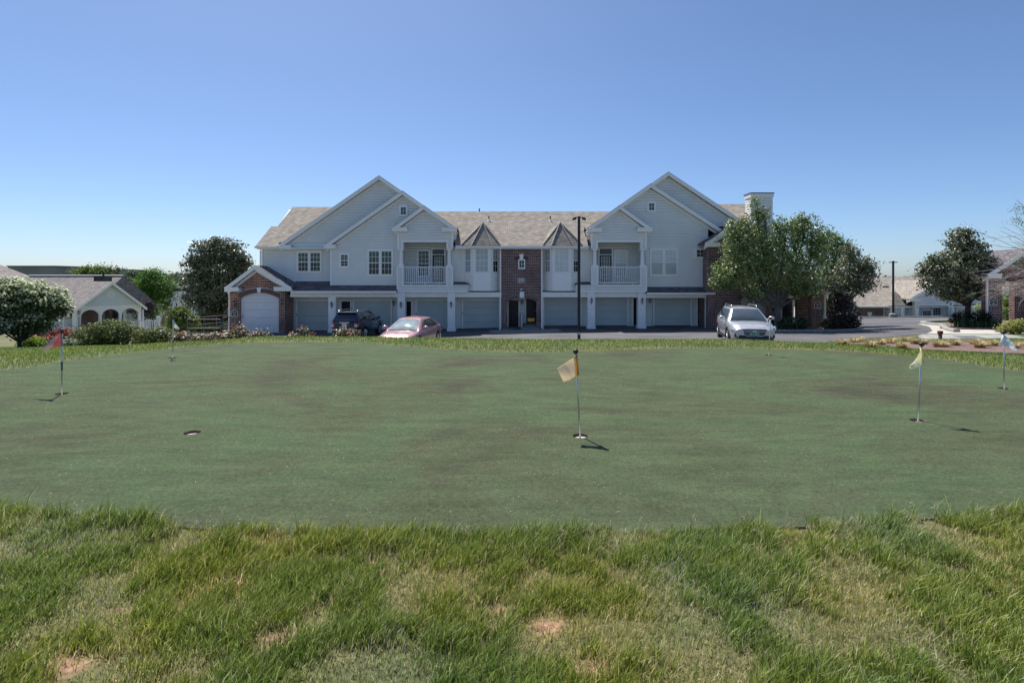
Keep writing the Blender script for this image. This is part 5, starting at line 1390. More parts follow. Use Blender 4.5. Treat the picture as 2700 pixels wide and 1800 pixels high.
# ================================================================== ramp railing on the left
ra = thing("ramp_railing", (PX(560, 36), 36, -2.1), "dark metal handrails of the ramp left of the brick garage", "railing")
def rail_run(p0, p1, n, hz=1.0):
    (xa, ya, za), (xb, yb, zb) = p0, p1
    m = MB(); m.tube([(xa, ya, za + hz), (xb, yb, zb + hz)], .024, 8); m.tube([(xa, ya, za + hz * .42), (xb, yb, zb + hz * .42)], .022, 8); m.tube([(xa, ya, za + hz * .12), (xb, yb, zb + hz * .12)], .02, 8)
    m.build("handrail", M['galv'], ra)
    for k in range(n):
        t = k / (n - 1); x, y, z = xa + (xb - xa) * t, ya + (yb - ya) * t, za + (zb - za) * t
        MB().tube([(x, y, z - .1), (x, y, z + hz)], .028, 8).build("post", M['galv'], ra)
def RP(px, Y, py): return (PX(px, Y), Y, PZ(py, Y))
rail_run(RP(494, 35.5, 882), RP(582, 35.5, 882), 3, 1.02)
rail_run(RP(505, 40.0, 870), RP(606, 38.4, 862), 4, .9)
rail_run(RP(588, 37.2, 868), RP(606, 37.2, 868), 2, .85)
# ================================================================== vegetation
def leaves(name, pts, size, mat_, parent, cols, up=0.4, outward=None, aspect=0.55, jitter=0.35, clump_t=None, sizevar=0.4):
    """one pointed leaf (two faces, folded on its midrib) per point"""
    n = len(pts)
    s = size * (1 + sizevar * (rng.random(n) - .5) * 2)
    nrm = rng.normal(size=(n, 3)) * 0.7
    nrm[:, 2] += up
    if outward is not None: nrm += outward * 0.9
    nrm /= np.linalg.norm(nrm, axis=1)[:, None] + 1e-9
    a = rng.normal(size=(n, 3)); a -= nrm * (a * nrm).sum(1)[:, None]; a /= np.linalg.norm(a, axis=1)[:, None] + 1e-9
    b = np.cross(nrm, a)
    L = a * s[:, None]; Wd = b * (s * aspect)[:, None]
    v0 = pts - L * .5; v2 = pts + L * .5 - nrm * (s * .1)[:, None]
    v1 = pts - Wd * .5 + nrm * (s * .10)[:, None]; v3 = pts + Wd * .5 + nrm * (s * .10)[:, None]
    co = np.stack([v0, v1, v2, v3], 1).reshape(-1, 3)
    i = np.arange(n) * 4
    fs_ = np.stack([np.stack([i, i + 1, i + 2], 1), np.stack([i, i + 2, i + 3], 1)], 1).reshape(-1, 3)
    cols = np.array(cols, float)
    if clump_t is None: clump_t = rng.random(n)
    k = clump_t * (len(cols) - 1); k0 = np.clip(k.astype(int), 0, len(cols) - 2); f = (k - k0)[:, None]
    c = cols[k0] * (1 - f) + cols[k0 + 1] * f
    c = c * (1 + jitter * (rng.random((n, 1)) - .5) * 2)
    c = np.repeat(c, 4, 0)
    if parent is not None: co = co - np.array(WL[parent.name])
    return npmesh(name, co, fs_, mat_, parent, tint=c)

def blob_points(blobs, dens, clump=0.35, spread=0.16, shell=0.55, flat_bottom=False):
    """clumped points over ellipsoids (centre, radii); returns points, outward directions, clump tint"""
    P_, O_, T_ = [], [], []
    for (c, r) in blobs:
        c = np.array(c); r = np.array(r)
        area = 4 * math.pi * ((r[0] * r[1]) ** 1.6 / 3 + (r[0] * r[2]) ** 1.6 / 3 + (r[1] * r[2]) ** 1.6 / 3) ** (1 / 1.6)
        nc = max(4, int(area * 1.25 / clump ** 2))
        d = rng.normal(size=(nc, 3)); d /= np.linalg.norm(d, axis=1)[:, None]
        rad = 1 - (rng.random(nc) ** 1.6) * (1 - shell) + rng.normal(size=nc) * .05
        cc = c + d * r * rad[:, None]
        per = max(3, int(area * dens / nc))
        k = rng.integers(int(per * .5), int(per * 1.5) + 1, nc)
        idc = np.repeat(np.arange(nc), k)
        sp = spread * (0.6 + rng.random(nc) * .9)
        pts = cc[idc] + rng.normal(size=(len(idc), 3)) * sp[idc][:, None] * np.array([1, 1, .75])
        P_.append(pts); O_.append(d[idc]); T_.append(np.clip(rng.random(nc)[idc] * .75 + rng.random(len(idc)) * .35, 0, .999))
    return np.concatenate(P_), np.concatenate(O_), np.concatenate(T_)

def limbs(base, blobs, r0, split_z, n_sub=3, mat_='bark', parent=None, lean=0.0):
    m = MB(); b = Vector(base)
    top = Vector((b.x + lean, b.y, split_z))
    m.tube([b + Vector((0, 0, -.15)), b + Vector((0, 0, .06)), b + (top - b) * .5 + Vector((random.uniform(-.03, .03), 0, 0)), top], [r0 * 1.5, r0 * 1.15, r0 * .95, r0 * .9], 12)
    for (c, r) in blobs:
        c = Vector(c); mid = top.lerp(c, .5) + Vector((random.uniform(-.1, .1), random.uniform(-.1, .1), -.1 * (c - top).length))
        m.tube([top - Vector((0, 0, r0)), mid, c], [r0 * .6, r0 * .36, r0 * .16], 7)
        for k in range(n_sub):
            d = Vector((random.gauss(0, 1), random.gauss(0, 1), random.gauss(.3, 1))).normalized()
            e = c + Vector((d.x * r[0], d.y * r[1], d.z * r[2])) * .8
            st_ = mid.lerp(c, random.uniform(.2, 1)); md = st_.lerp(e, .5) + Vector((0, 0, .05))
            m.tube([st_, md, e], [r0 * .2, r0 * .12, r0 * .04], 5)
    return m.build("trunk", M[mat_], parent, smooth=True)

def tree(name, label, cat, base, blobs_px, Y, dens, size, cols, trunk_r=.18, split_py=None, mat_='leaf', bark='bark', depth=1.0, clump=.38, spread=.17, up=.4, aspect=.55, shell=.5, group=None, lean=0.0, flower=None, n_sub=3):
    """blobs_px: (px, py, rx_px, rz_px[, dy]) crown lobes at depth Y"""
    sc_ = Y / FPX
    blobs = []
    for bl in blobs_px:
        px, py, rx, rz = bl[:4]; dy = bl[4] if len(bl) > 4 else random.uniform(-.25, .25) * rx * sc_
        blobs.append(((PX(px, Y), Y + dy, PZ(py, Y)), (rx * sc_, (rx + rz) / 2 * sc_ * depth, rz * sc_)))
    o = thing(name, base, label, cat, group)
    sz = PZ(split_py, Y) if split_py else base[2] + (blobs[0][0][2] - base[2]) * .45
    limbs(base, blobs, trunk_r, sz, n_sub, bark, o, lean)
    p, od, t = blob_points(blobs, dens * 2.1, clump * 1.12, spread * .95, shell)
    size = size * 1.22
    k = p[:, 2] > gz_np(p[:, 0], p[:, 1]) + .05
    p, od, t = p[k], od[k], t[k]
    leaves("crown", p, size, M[mat_], o, cols, up=up, outward=od, aspect=aspect, clump_t=t)
    if flower:
        fc, frac, fs2 = flower
        top = od[:, 2] > -.15
        sel = top & (rng.random(len(p)) < frac * (0.25 + .75 * (od[:, 2] + .15)))
        leaves("blossom", p[sel] + od[sel] * .06 + np.array([0, 0, .03]), fs2, M['leaf'], o, fc, up=.8, outward=od[sel], aspect=.9)
    return o
def shrub(name, label, blobs_px, Y, dens, size, cols, mat_='leaf', group=None, flower=None, cat="shrub", clump=.2, spread=.07, depth=1.0, shell=.75, zlift=0.0, aspect=.6, up=.5):
    sc_ = Y / FPX
    blobs = []
    for bl in blobs_px:
        px, py, rx, rz = bl[:4]; dy = bl[4] if len(bl) > 4 else 0
        blobs.append(((PX(px, Y), Y + dy, PZ(py, Y)), (rx * sc_, rx * sc_ * depth, rz * sc_)))
    c0 = blobs[0][0]; base = (c0[0], c0[1], gz(c0[0], c0[1]))
    o = thing(name, base, label, cat, group)
    m = MB()
    for (c, r) in blobs:
        for k in range(7):
            d = Vector((random.uniform(-1, 1), random.uniform(-1, 1), random.uniform(.1, .8)))
            m.tube([(c[0] + d.x * r[0] * .15, c[1] + d.y * r[1] * .15, gz(c[0], c[1]) - .05), (c[0] + d.x * r[0] * .35, c[1] + d.y * r[1] * .35, c[2] - r[2] * .3), (c[0] + d.x * r[0] * .7, c[1] + d.y * r[1] * .7, c[2] + d.z * r[2] * .7)], [.022, .014, .005], 5)
    m.build("stems", M['barkdark'], o)
    dens *= 2.2; size *= 1.35
    p, od, t = blob_points(blobs, dens, clump, spread, shell)
    p2, od2, t2 = blob_points([(c, tuple(np.array(r) * .72)) for c, r in blobs], dens * .5, clump, spread, shell)
    p = np.concatenate([p, p2]); od = np.concatenate([od, od2]); t = np.concatenate([t, t2])
    k = p[:, 2] > gz_np(p[:, 0], p[:, 1]) + .01
    p, od, t = p[k], od[k], t[k]
    leaves("foliage", p, size, M[mat_], o, cols, up=up, outward=od, aspect=aspect, clump_t=t)
    if flower:
        fc, frac, fs2 = flower
        sel = rng.random(len(p)) < frac
        leaves("blossom", p[sel] + od[sel] * .04, fs2, M['leaf'], o, fc, up=.6, outward=od[sel], aspect=.9)
    return o

GR_PEAR = [(.06, .10, .02), (.15, .22, .05), (.23, .31, .10), (.38, .44, .24)]  # palest stop paints glints into the leaf colour, besides pale undersides
GR_MAG = [(.04, .055, .028), (.09, .115, .055), (.17, .19, .10), (.30, .29, .20)]
GR_BRIGHT = [(.06, .13, .02), (.10, .20, .03), (.16, .26, .05)]
GR_DARK = [(.035, .065, .025), (.055, .095, .035), (.08, .13, .05)]
GR_YEL = [(.10, .15, .03), (.20, .24, .05), (.32, .34, .09)]
RED = [(.10, .02, .018), (.22, .045, .035), (.36, .10, .07)]
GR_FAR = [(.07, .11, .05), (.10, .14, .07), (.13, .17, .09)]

# the big pear tree by the brick wing
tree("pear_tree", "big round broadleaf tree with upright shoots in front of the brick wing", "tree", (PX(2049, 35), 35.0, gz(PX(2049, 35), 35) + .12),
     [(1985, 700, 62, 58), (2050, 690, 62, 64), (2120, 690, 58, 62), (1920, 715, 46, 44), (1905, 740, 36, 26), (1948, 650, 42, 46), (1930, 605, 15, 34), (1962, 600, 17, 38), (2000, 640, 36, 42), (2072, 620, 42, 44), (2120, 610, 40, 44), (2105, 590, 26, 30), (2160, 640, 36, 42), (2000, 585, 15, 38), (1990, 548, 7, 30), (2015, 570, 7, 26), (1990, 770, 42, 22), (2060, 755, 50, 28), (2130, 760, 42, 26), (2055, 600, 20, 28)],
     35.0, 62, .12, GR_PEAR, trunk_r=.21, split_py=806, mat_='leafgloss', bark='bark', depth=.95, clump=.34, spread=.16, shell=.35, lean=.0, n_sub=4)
tree("maple_tree", "brighter green tree just right of the big round tree", "tree", (PX(2188, 39.5), 39.5, gz(PX(2188, 39.5), 39.5) + .1),
     [(2180, 660, 40, 46), (2205, 640, 26, 30), (2190, 720, 46, 50), (2225, 690, 28, 36), (2235, 650, 10, 22), (2210, 760, 34, 30), (2150, 745, 30, 40)], 39.5, 45, .13, [(.07, .13, .03), (.12, .20, .05), (.18, .26, .08)], trunk_r=.13, split_py=800, shell=.4)
tree("magnolia_tree", "dark glossy tree at the right end of the tree group beside the parking lot", "tree", (PX(2226, 35.2), 35.2, gz(PX(2226, 35.2), 35.2) + .12),
     [(2250, 705, 38, 44), (2285, 700, 26, 28), (2240, 755, 40, 28), (2275, 745, 30, 28), (2200, 750, 30, 34), (2296, 715, 14, 20), (2244, 660, 12, 28)], 35.2, 58, .13, GR_MAG, trunk_r=.09, split_py=800, mat_='leafgloss', bark='barkdark', shell=.4)
shrub("purple_shrub", "tall dark purple-brown leafy shrub at the corner of the kerbed island", [(2220, 822, 34, 42), (2205, 852, 34, 18), (2240, 850, 26, 20), (2222, 795, 22, 26)], 34.3, 120, .09, [(.025, .012, .014), (.05, .02, .02), (.06, .05, .03), (.09, .06, .05)], 'leafgloss')
shrub("low_shrub", "low dark green shrub under the big round tree", [(2090, 850, 30, 16), (2115, 853, 20, 13), (2068, 856, 16, 11)], 34.6, 110, .08, GR_DARK, 'leafgloss')
shrub("low_shrub", "small light green plant at the foot of the sign pier", [(2178, 858, 12, 10)], 34.2, 110, .08, [(.08, .12, .05), (.16, .2, .1)])
shrub("garden_bush", "green bush seen through the breezeway behind the portico", [(2134, 800, 16, 34), (2186, 800, 18, 36), (2110, 790, 20, 30)], 46.0, 60, .13, [(.05, .12, .03), (.09, .18, .05)])

# magnolia on the right
tree("magnolia_tree", "dark glossy magnolia with forked trunk beside the right brick portico", "tree", (PX(2552, 34), 34.0, gz(PX(2552, 34), 34) + .02),
     [(2505, 705, 62, 46), (2550, 680, 55, 55), (2575, 720, 46, 50), (2535, 640, 36, 40), (2537, 615, 18, 16), (2465, 745, 36, 34), (2450, 712, 26, 22), (2468, 690, 26, 16), (2560, 655, 30, 26), (2575, 685, 28, 18), (2520, 765, 46, 26), (2585, 765, 30, 26), (2540, 780, 40, 14), (2490, 775, 24, 12)], 34.0, 60, .14, GR_MAG, trunk_r=.17, split_py=797, mat_='leafgloss', bark='barkdark', shell=.4, clump=.36, spread=.15)
# magnolia on the left
tree("magnolia_tree", "large dark magnolia left of the brick garage", "tree", (PX(578, 44), 44.0, gz(PX(578, 44), 44)),
     [(575, 700, 60, 56), (520, 705, 30, 34), (540, 670, 36, 34), (580, 650, 32, 28), (560, 640, 16, 16), (610, 680, 40, 36), (632, 705, 26, 30), (620, 650, 14, 14), (520, 750, 40, 34), (575, 765, 56, 44), (630, 755, 30, 44), (512, 785, 36, 30), (560, 810, 50, 26), (508, 690, 16, 10), (645, 690, 14, 12)], 44.0, 40, .17, GR_MAG, trunk_r=.22, split_py=825, mat_='leafgloss', bark='barkdark', shell=.4, clump=.42, spread=.19)
# white flowering fringe tree
tree("fringe_tree", "white flowering tree at the left edge of the photo", "tree", (PX(52, 18.4), 18.4, gz(PX(52, 18.4), 18.4)),
     [(60, 800, 72, 55), (10, 790, 60, 50), (115, 800, 50, 42), (30, 765, 40, 26), (90, 775, 40, 26), (140, 805, 30, 24), (150, 822, 22, 18), (20, 850, 60, 42), (75, 850, 52, 40), (110, 850, 30, 26), (-40, 820, 50, 60)], 18.4, 210, .065, [(.025, .06, .018), (.05, .10, .03), (.09, .14, .05)], trunk_r=.06, split_py=898, mat_='leaf', bark='barkdark', shell=.5, clump=.2, spread=.085, flower=([(.48, .56, .27), (.62, .67, .42), (.76, .78, .60)], 1.5, .075), n_sub=5)
# hedges and bushes on the left
HEDGE = [(.05, .08, .02), (.10, .14, .035), (.17, .20, .06), (.26, .28, .11)]
shrub("azalea_hedge", "biggest rounded evergreen azalea mound in front of the arched pavilion", [(265, 885, 62, 34), (300, 872, 55, 28), (235, 893, 36, 26), (330, 892, 46, 28)], 20.0, 330, .05, HEDGE, 'leaf', depth=.8, shell=.9, spread=.04, clump=.13)
shrub("azalea_hedge", "second azalea mound right of the biggest one, behind the grey-white flag", [(415, 885, 38, 24), (385, 888, 30, 22), (450, 890, 30, 18)], 19.0, 330, .05, HEDGE, 'leaf', depth=.8, shell=.9, spread=.04, clump=.13)
shrub("red_azalea", "dull red azalea in front of the pavilion railing", [(165, 883, 28, 16), (185, 890, 14, 12)], 21.5, 220, .06, RED)
shrub("red_azalea", "low red azalea behind the trunk of the white flowering tree", [(105, 897, 28, 12), (80, 893, 18, 10)], 20.6, 220, .06, RED)
shrub("ornamental_grass", "bright green feathery clump beside the white flowering tree", [(88, 908, 26, 15), (72, 903, 16, 12)], 19.0, 330, .09, [(.12, .22, .03), (.2, .32, .05), (.28, .38, .08)], cat="plant", aspect=.12, up=1.6)
shrub("flower_bed_plant", "pale leafy plants behind the pink flag", [(150, 912, 24, 9), (185, 905, 18, 13), (128, 916, 14, 6)], 18.8, 260, .05, [(.06, .12, .05), (.14, .2, .1), (.4, .42, .34)], cat="plant")
PHOT = ([(.22, .04, .03), (.40, .10, .07), (.5, .24, .17), (.62, .56, .42)], .26, .05)
for lab, bl, Yb in (("red and cream leaved bush left of the ramp landing", [(485, 893, 26, 14), (508, 895, 14, 9)], 16.5),
                    ("low cream flecked bush before the ramp landing", [(560, 892, 30, 9), (530, 895, 18, 8)], 16.2),
                    ("white flowering bush at the foot of the brick garage corner", [(628, 882, 21, 20), (607, 890, 16, 11)], 16.2),
                    ("low red tipped bush in front of the white garage door", [(680, 890, 26, 8), (694, 886, 12, 10)], 16.2),
                    ("red tipped bush in front of the second garage door", [(790, 886, 26, 9), (800, 880, 12, 12)], 16.4),
                    ("red and cream bush behind the dark blue SUV", [(905, 880, 17, 18), (932, 885, 16, 12), (890, 889, 10, 8)], 16.4)):
    shrub("flowering_bush", lab, bl, Yb, 380, .045, [(.03, .05, .02), (.08, .11, .045), (.2, .2, .1)], 'leafgloss', "flowering bushes along the crest", flower=PHOT)
shrub("low_shrub", "yellow-green bush left of the ramp handrails", [(478, 838, 28, 28), (455, 850, 18, 20), (500, 850, 24, 24), (470, 820, 18, 16)], 37.0, 90, .1, [(.07, .13, .02), (.14, .2, .04), (.22, .26, .07)])
shrub("low_shrub", "yellow-green groundcover bush behind the ramp handrails", [(560, 862, 44, 12), (530, 868, 30, 10)], 41.0, 90, .09, [(.14, .17, .03), (.24, .26, .06)])
shrub("low_shrub", "bronze-red leaved bush between the left magnolia and the ramp", [(560, 838, 42, 14), (600, 842, 20, 16), (530, 845, 24, 12)], 42.0, 80, .1, [(.10, .08, .03), (.2, .12, .05), (.12, .14, .04)])
# right island plants
shrub("clipped_yew", "dark clipped shrub left of the magnolia trunk", [(2536, 836, 24, 14), (2520, 842, 14, 9)], 33.2, 150, .07, [(.008, .014, .008), (.02, .03, .014)], depth=.7)
shrub("clipped_yew", "dark clipped shrub between the magnolia and the brick portico", [(2590, 834, 24, 14), (2572, 842, 16, 9)], 32.6, 150, .07, [(.008, .014, .008), (.02, .03, .014)], depth=.7)
shrub("spirea_bush", "yellow-green spirea mound in the mulch at the right edge", [(2670, 862, 26, 13), (2690, 858, 24, 14), (2650, 866, 14, 8), (2712, 862, 20, 12)], 27.5, 260, .06, [(.10, .17, .03), (.26, .29, .06), (.42, .40, .12)])
shrub("garden_bush", "pale green bush left of the right brick portico", [(2588, 812, 14, 14)], 37.5, 80, .1, [(.2, .27, .12), (.34, .4, .22)])
shrub("garden_bush", "yellow-green bushes seen through the arch of the right portico", [(2662, 820, 26, 24), (2655, 790, 14, 20), (2690, 815, 24, 26)], 44.0, 70, .12, [(.10, .2, .04), (.24, .33, .08), (.38, .42, .15)])
def iris(px, Y, label, n=26):
    x0 = PX(px, Y); z0 = gz(x0, Y) + .05
    o = thing("iris_clump", (x0, Y, z0), label, "plant", "iris clumps in the right bed")
    pts, tn, fs_ = [], [], []
    for k in range(n):
        bx, by = x0 + random.gauss(0, .16), Y + random.gauss(0, .14); h = random.uniform(.45, .75); w = .028; a = random.uniform(0, math.pi); lx = random.gauss(0, .14); c = random.choice([(.03, .09, .035), (.05, .13, .04), (.09, .16, .05)])
        b = len(pts); ca, sa = math.cos(a) * w, math.sin(a) * w
        for t, ww in ((0, 1), (.5, .9), (1, .05)):
            pts += [(bx + lx * t * t - ca * ww - x0, by - sa * ww - Y, z0 + h * t - z0), (bx + lx * t * t + ca * ww - x0, by + sa * ww - Y, h * t)]
        fs_ += [(b, b + 1, b + 3, b + 2), (b + 2, b + 3, b + 5, b + 4)]; tn += [c] * 6
    npmesh("leaf_blades", np.array(pts), np.array(fs_), M['blade'], o, tint=np.array(tn))
for k, (px, Y) in enumerate(((2524, 31.5), (2536, 31.1), (2550, 31.0), (2563, 30.9), (2577, 30.9), (2591, 31.0), (2604, 31.2), (2617, 31.3))):
    iris(px, Y + 1.6, "%s iris clump counted from the left in the bed under the magnolia" % ("first", "second", "third", "fourth", "fifth", "sixth", "seventh", "eighth")[k])
tag(sheet("mulch_bed", curve2([(26.2, 32.4), (27.6, 31.5), (30.5, 31.3), (34.5, 31.5), (40, 32), (42, 36), (34, 36), (30.0, 37.0), (28.0, 34.4)], 4), .5, .10, M['mulch'], skirt=.08), kind="structure")
tag(sheet("mulch_bed", curve2([(26.6, 28.9), (28.4, 28.0), (31, 27.9), (34, 27.9), (34, 30.2), (30, 30.4), (27.6, 30.1)], 4), .4, .09, M['mulch'], skirt=.06), kind="structure")

# dry ornamental grass tufts in the mulch bed
def tuft(px, py, label, first=[None]):
    best = min(((abs((EYE - gz(PX(px, Y), Y) - .03) / Y * FPX + HY - py), Y) for Y in np.arange(12.4, 24, .05)), key=lambda a: a[0])
    Y = best[1]; x = PX(px, Y)
    if first[0] is None:
        o = thing("dry_grass_tuft", (x, Y, gz(x, Y)), label, "grass tuft", "dry grass tufts in the mulch bed")
        pts, tn, fs_ = [], [], []
        for k in range(230):
            az = random.uniform(0, 2 * math.pi); bx, by = .05 * math.cos(az), .05 * math.sin(az); out = abs(random.gauss(.13, .06)); h = random.uniform(.12, .28); w = .0055
            c = random.choice([(.55, .42, .24), (.66, .52, .31), (.40, .28, .14), (.48, .40, .2), (.22, .22, .08)]); b = len(pts); ta, tb = -math.sin(az) * w, math.cos(az) * w
            for t, ww in ((0, 1), (.6, 1), (1, .2)):
                pts += [(bx + math.cos(az) * out * t * t - ta * ww, by + math.sin(az) * out * t * t - tb * ww, h * (t - .35 * t ** 3)), (bx + math.cos(az) * out * t * t + ta * ww, by + math.sin(az) * out * t * t + tb * ww, h * (t - .35 * t ** 3))]
            fs_ += [(b, b + 1, b + 3, b + 2), (b + 2, b + 3, b + 5, b + 4)]; tn += [c] * 6
        npmesh("straw_blades", np.array(pts), np.array(fs_), M['blade'], o, tint=np.array(tn)); first[0] = o
    else:
        o = first[0].copy(); C.objects.link(o); o.location = (x, Y, gz(x, Y)); o["label"] = label
        ch = first[0].children[0].copy(); C.objects.link(ch); ch.parent = o
        o.rotation_euler = (0, 0, random.uniform(0, 6)); s = random.uniform(.75, 1.25) * (1.35 if Y > 16.5 else 1); o.scale = (s, s, s)
TU = [(2220, 908), (2251, 905), (2265, 902), (2295, 915), (2322, 909), (2349, 906), (2377, 917), (2390, 901), (2411, 907), (2432, 908), (2476, 915), (2493, 914), (2518, 911), (2571, 908), (2583, 917), (2594, 913), (2616, 912), (2675, 918), (2692, 912)]
for k, (a, b) in enumerate(TU):
    tuft(a, b, "dry straw grass tuft, number %s from the left of the row in the mulch bed" % ("one two three four five six seven eight nine ten eleven twelve thirteen fourteen fifteen sixteen seventeen eighteen nineteen".split()[k]))

# bare tree leaning in from the right edge
bt = thing("bare_tree", (PX(2860, 14), 14.0, gz(PX(2860, 14), 14)), "mostly bare tree reaching in from the right edge of the photo", "tree")
m = MB(); bx = PX(2860, 14); bz = gz(bx, 14)
m.tube([(bx, 14, bz - .1), (bx - .03, 14, bz + .8), (bx - .08, 14, bz + 1.5), (bx - .12, 14, bz + 2.6), (bx - .2, 14, bz + 3.6)], [.12, .09, .075, .05, .02], 10)
m.build("trunk", M['barkgrey'], bt, smooth=True)
tw_ = MB(); tips = []
def branch(a, b, r, depth_):
    a, b = Vector(a), Vector(b); n = 5; pts = [a.lerp(b, k / n) + Vector((random.gauss(0, .012), random.gauss(0, .012), random.gauss(0, .012))) * (b - a).length * (0 if k == 0 else 1) for k in range(n + 1)]
    tw_.tube(pts, [r * (1 - .75 * k / n) for k in range(n + 1)], 5)
    tips.append(pts[-1])
    if depth_ > 0:
        for k in range(random.randint(4, 6)):
            t = random.uniform(.15, .95); s = a.lerp(b, t); L_ = (b - a).length * random.uniform(.25, .5)
            d = ((b - a).normalized() + Vector((random.uniform(-.1, .3), random.uniform(-.5, .5), random.uniform(-.5, .45)))).normalized()
            branch(s, s + d * L_, r * .45, depth_ - 1)
def at14(px, py): return (PX(px, 14), 14 + random.uniform(-.4, .4), PZ(py, 14))
for (s, e) in (((2850, 720), (2622, 603)), ((2850, 740), (2632, 638)), ((2850, 730), (2600, 692)), ((2850, 760), (2600, 750)), ((2850, 740), (2605, 725)), ((2850, 770), (2608, 755)), ((2850, 790), (2625, 760)), ((2850, 720), (2635, 705)), ((2850, 800), (2660, 776)), ((2850, 735), (2618, 760)), ((2850, 750), (2640, 770)), ((2860, 700), (2640, 650)), ((2850, 775), (2650, 742)), ((2850, 745), (2610, 738)), ((2850, 700), (2655, 620)), ((2850, 765), (2630, 745)), ((2850, 730), (2640, 722)), ((2850, 640), (2690, 560)), ((2850, 650), (2680, 580))):
    branch(at14(*s), at14(e[0] + 18, e[1]), .014, 2)
tw_.build("branches", M['barkgrey'], bt)
lp = []
for px, py, r in ((2694, 545, 8), (2685, 552, 5), (2699, 562, 6), (2680, 578, 5), (2692, 584, 6), (2700, 590, 7), (2686, 690, 12), (2698, 682, 10)):
    for k in range(60): lp.append((PX(px + random.gauss(0, r), 14), 14 + random.gauss(0, .12), PZ(py + random.gauss(0, r * .6), 14)))
leaves("leaves", np.array(lp), .035, M['leaf'], bt, [(.06, .12, .04), (.14, .2, .08), (.24, .28, .14)])

# ---------------------------------------------------------------- grass
def blades(name, x, y, h, w, tint, lean=(0.25, -0.05), seg=2, zoff=0.0):
    n = len(x); z = gz_np(x, y) + bumpz(x, y) - depress(x, y) * 0 + zoff - .004
    a = rng.random(n) * 2 * math.pi; dx, dy = np.cos(a) * w / 2, np.sin(a) * w / 2
    b = rng.random(n) * 2 * math.pi; mag = h * (.15 + .55 * rng.random(n))
    lx = np.cos(b) * mag + lean[0] * h; ly = np.sin(b) * mag + lean[1] * h
    P0 = np.stack([x, y, z], 1)
    D = np.stack([dx, dy, np.zeros(n)], 1)
    mid = P0 + np.stack([lx * .3, ly * .3, h * .58], 1); tip = P0 + np.stack([lx, ly, h * (1 - .25 * (mag / h) ** 2)], 1)
    co = np.stack([P0 - D, P0 + D, mid + D * .8, mid - D * .8, tip], 1).reshape(-1, 3)
    i = np.arange(n) * 5
    f1 = np.stack([np.stack([i, i + 1, i + 2], 1), np.stack([i, i + 2, i + 3], 1), np.stack([i + 3, i + 2, i + 4], 1)], 1).reshape(-1, 3)
    shade = np.ones((n, 5)); 
    c = (tint[:, None, :] * shade[:, :, None]).reshape(-1, 3)
    return npmesh(name, co, f1, M['blade'], None, tint=c)
def grass_cols(x, y, dry):
    n = len(x); g = np.array([[.125, .18, .024], [.20, .27, .042], [.36, .42, .12]]); s = np.array([[.48, .42, .22], [.64, .58, .36], [.36, .34, .15]])
    k = rng.integers(0, 3, n); c = g[k]; m_ = rng.random(n) < dry; c[m_] = s[rng.integers(0, 3, n)[m_]]
    hue = noise2(x, y, 1.7, 9, 3)[:, None]
    c = c * (0.80 + .4 * rng.random((n, 1))) * (1 + np.concatenate([hue - .5, (hue - .5) * .3, -(hue - .5)], 1) * .5)
    return np.clip(c, 0, 1)
# near rough
N1 = 480000
x = rng.random(N1) * 7.6 - 3.8; y = 1.55 + rng.random(N1) * 2.35
ok = ~inpoly(x, y, GREEN); x, y = x[ok], y[ok]
ok = np.abs(x) < y * 1.08 + .3; x, y = x[ok], y[ok]
tuf = noise2(x, y, 2.3, 21, 3); tuf2 = noise2(x, y, 5.0, 22, 2); soil = noise2(x, y, 1.9, 31, 3)
edge = np.exp(-distpoly(x, y, GREEN) / .22)
lush = np.clip((tuf - .46) * 4 + (tuf2 - .5) * 2.6 + (noise2(x, y, 11, 23, 2) - .5) * 2.2 + edge * .6 + .46, 0, 1)
bare = np.clip(np.clip((soil - .66) * 9, 0, 1) * (1 - lush) + soil_amount(x, y), 0, 1)
tufh = noise2(x, y, 7.5, 77, 2)
keep = rng.random(len(x)) < (.55 + .45 * lush) * (1 - .85 * bare)
x, y, lush, edge, tufh, bare = x[keep], y[keep], lush[keep], edge[keep], tufh[keep], bare[keep]
h = (.020 + .030 * rng.random(len(x))) * (1 - lush) + lush * (.032 + .075 * rng.random(len(x))) * (.55 + .9 * tufh) ; h *= .86 * (1 + .25 * edge)
tall = rng.random(len(x)) < (.004 + .02 * edge); h[tall] *= 1.8
c = grass_cols(x, y, np.clip(.62 - .54 * lush + bare * .4, .08, .95))
w = .0022 + .0022 * rng.random(len(x)) + .0012 * lush
tag(blades("rough_grass", x, y, h, w, c, lean=(.20, .06)), "uncut tufty grass in front of the putting green", "grass", kind="stuff")
# band behind the green down to the crest and beyond
N2 = 420000
t = rng.random(N2) * 2.5 - 1.25; yy = 6 + (rng.random(N2) ** .9) * 19
x = t * yy; y = yy
ok = ~inpoly(x, y, GREEN) & ~inpoly(x, y, ASPHALT) & ~inpoly(x, y, MULCHBED) & (np.abs(x) < y * 1.02)
gd = distpoly(x, y, GREEN)
zl = (EYE - gz_np(x, y)) / y      # keep what the eye can reach: short strip behind the crest
ok &= (y < 16.4) | (x > 7) | (x < -9)
ok &= ~((x < -9.5) & (y > 21.5))
x, y, gd = x[ok], y[ok], gd[ok]
n_ = len(x)
h = .035 + .04 * rng.random(n_); w = .004 + y * .00055
dry = np.clip(.12 + 1.4 * np.clip((.28 - gd) / .28, 0, 1) + .5 * np.clip((noise2(x, y, .5, 41, 3) - .55) * 4, 0, 1), 0, .9)
c = grass_cols(x, y, dry * .85) * np.array([[.78, .88, .85]])
tag(blades("lawn_grass", x, y, h, w, c, lean=(.15, 0)), "lawn grass behind the putting green", "grass", kind="stuff")
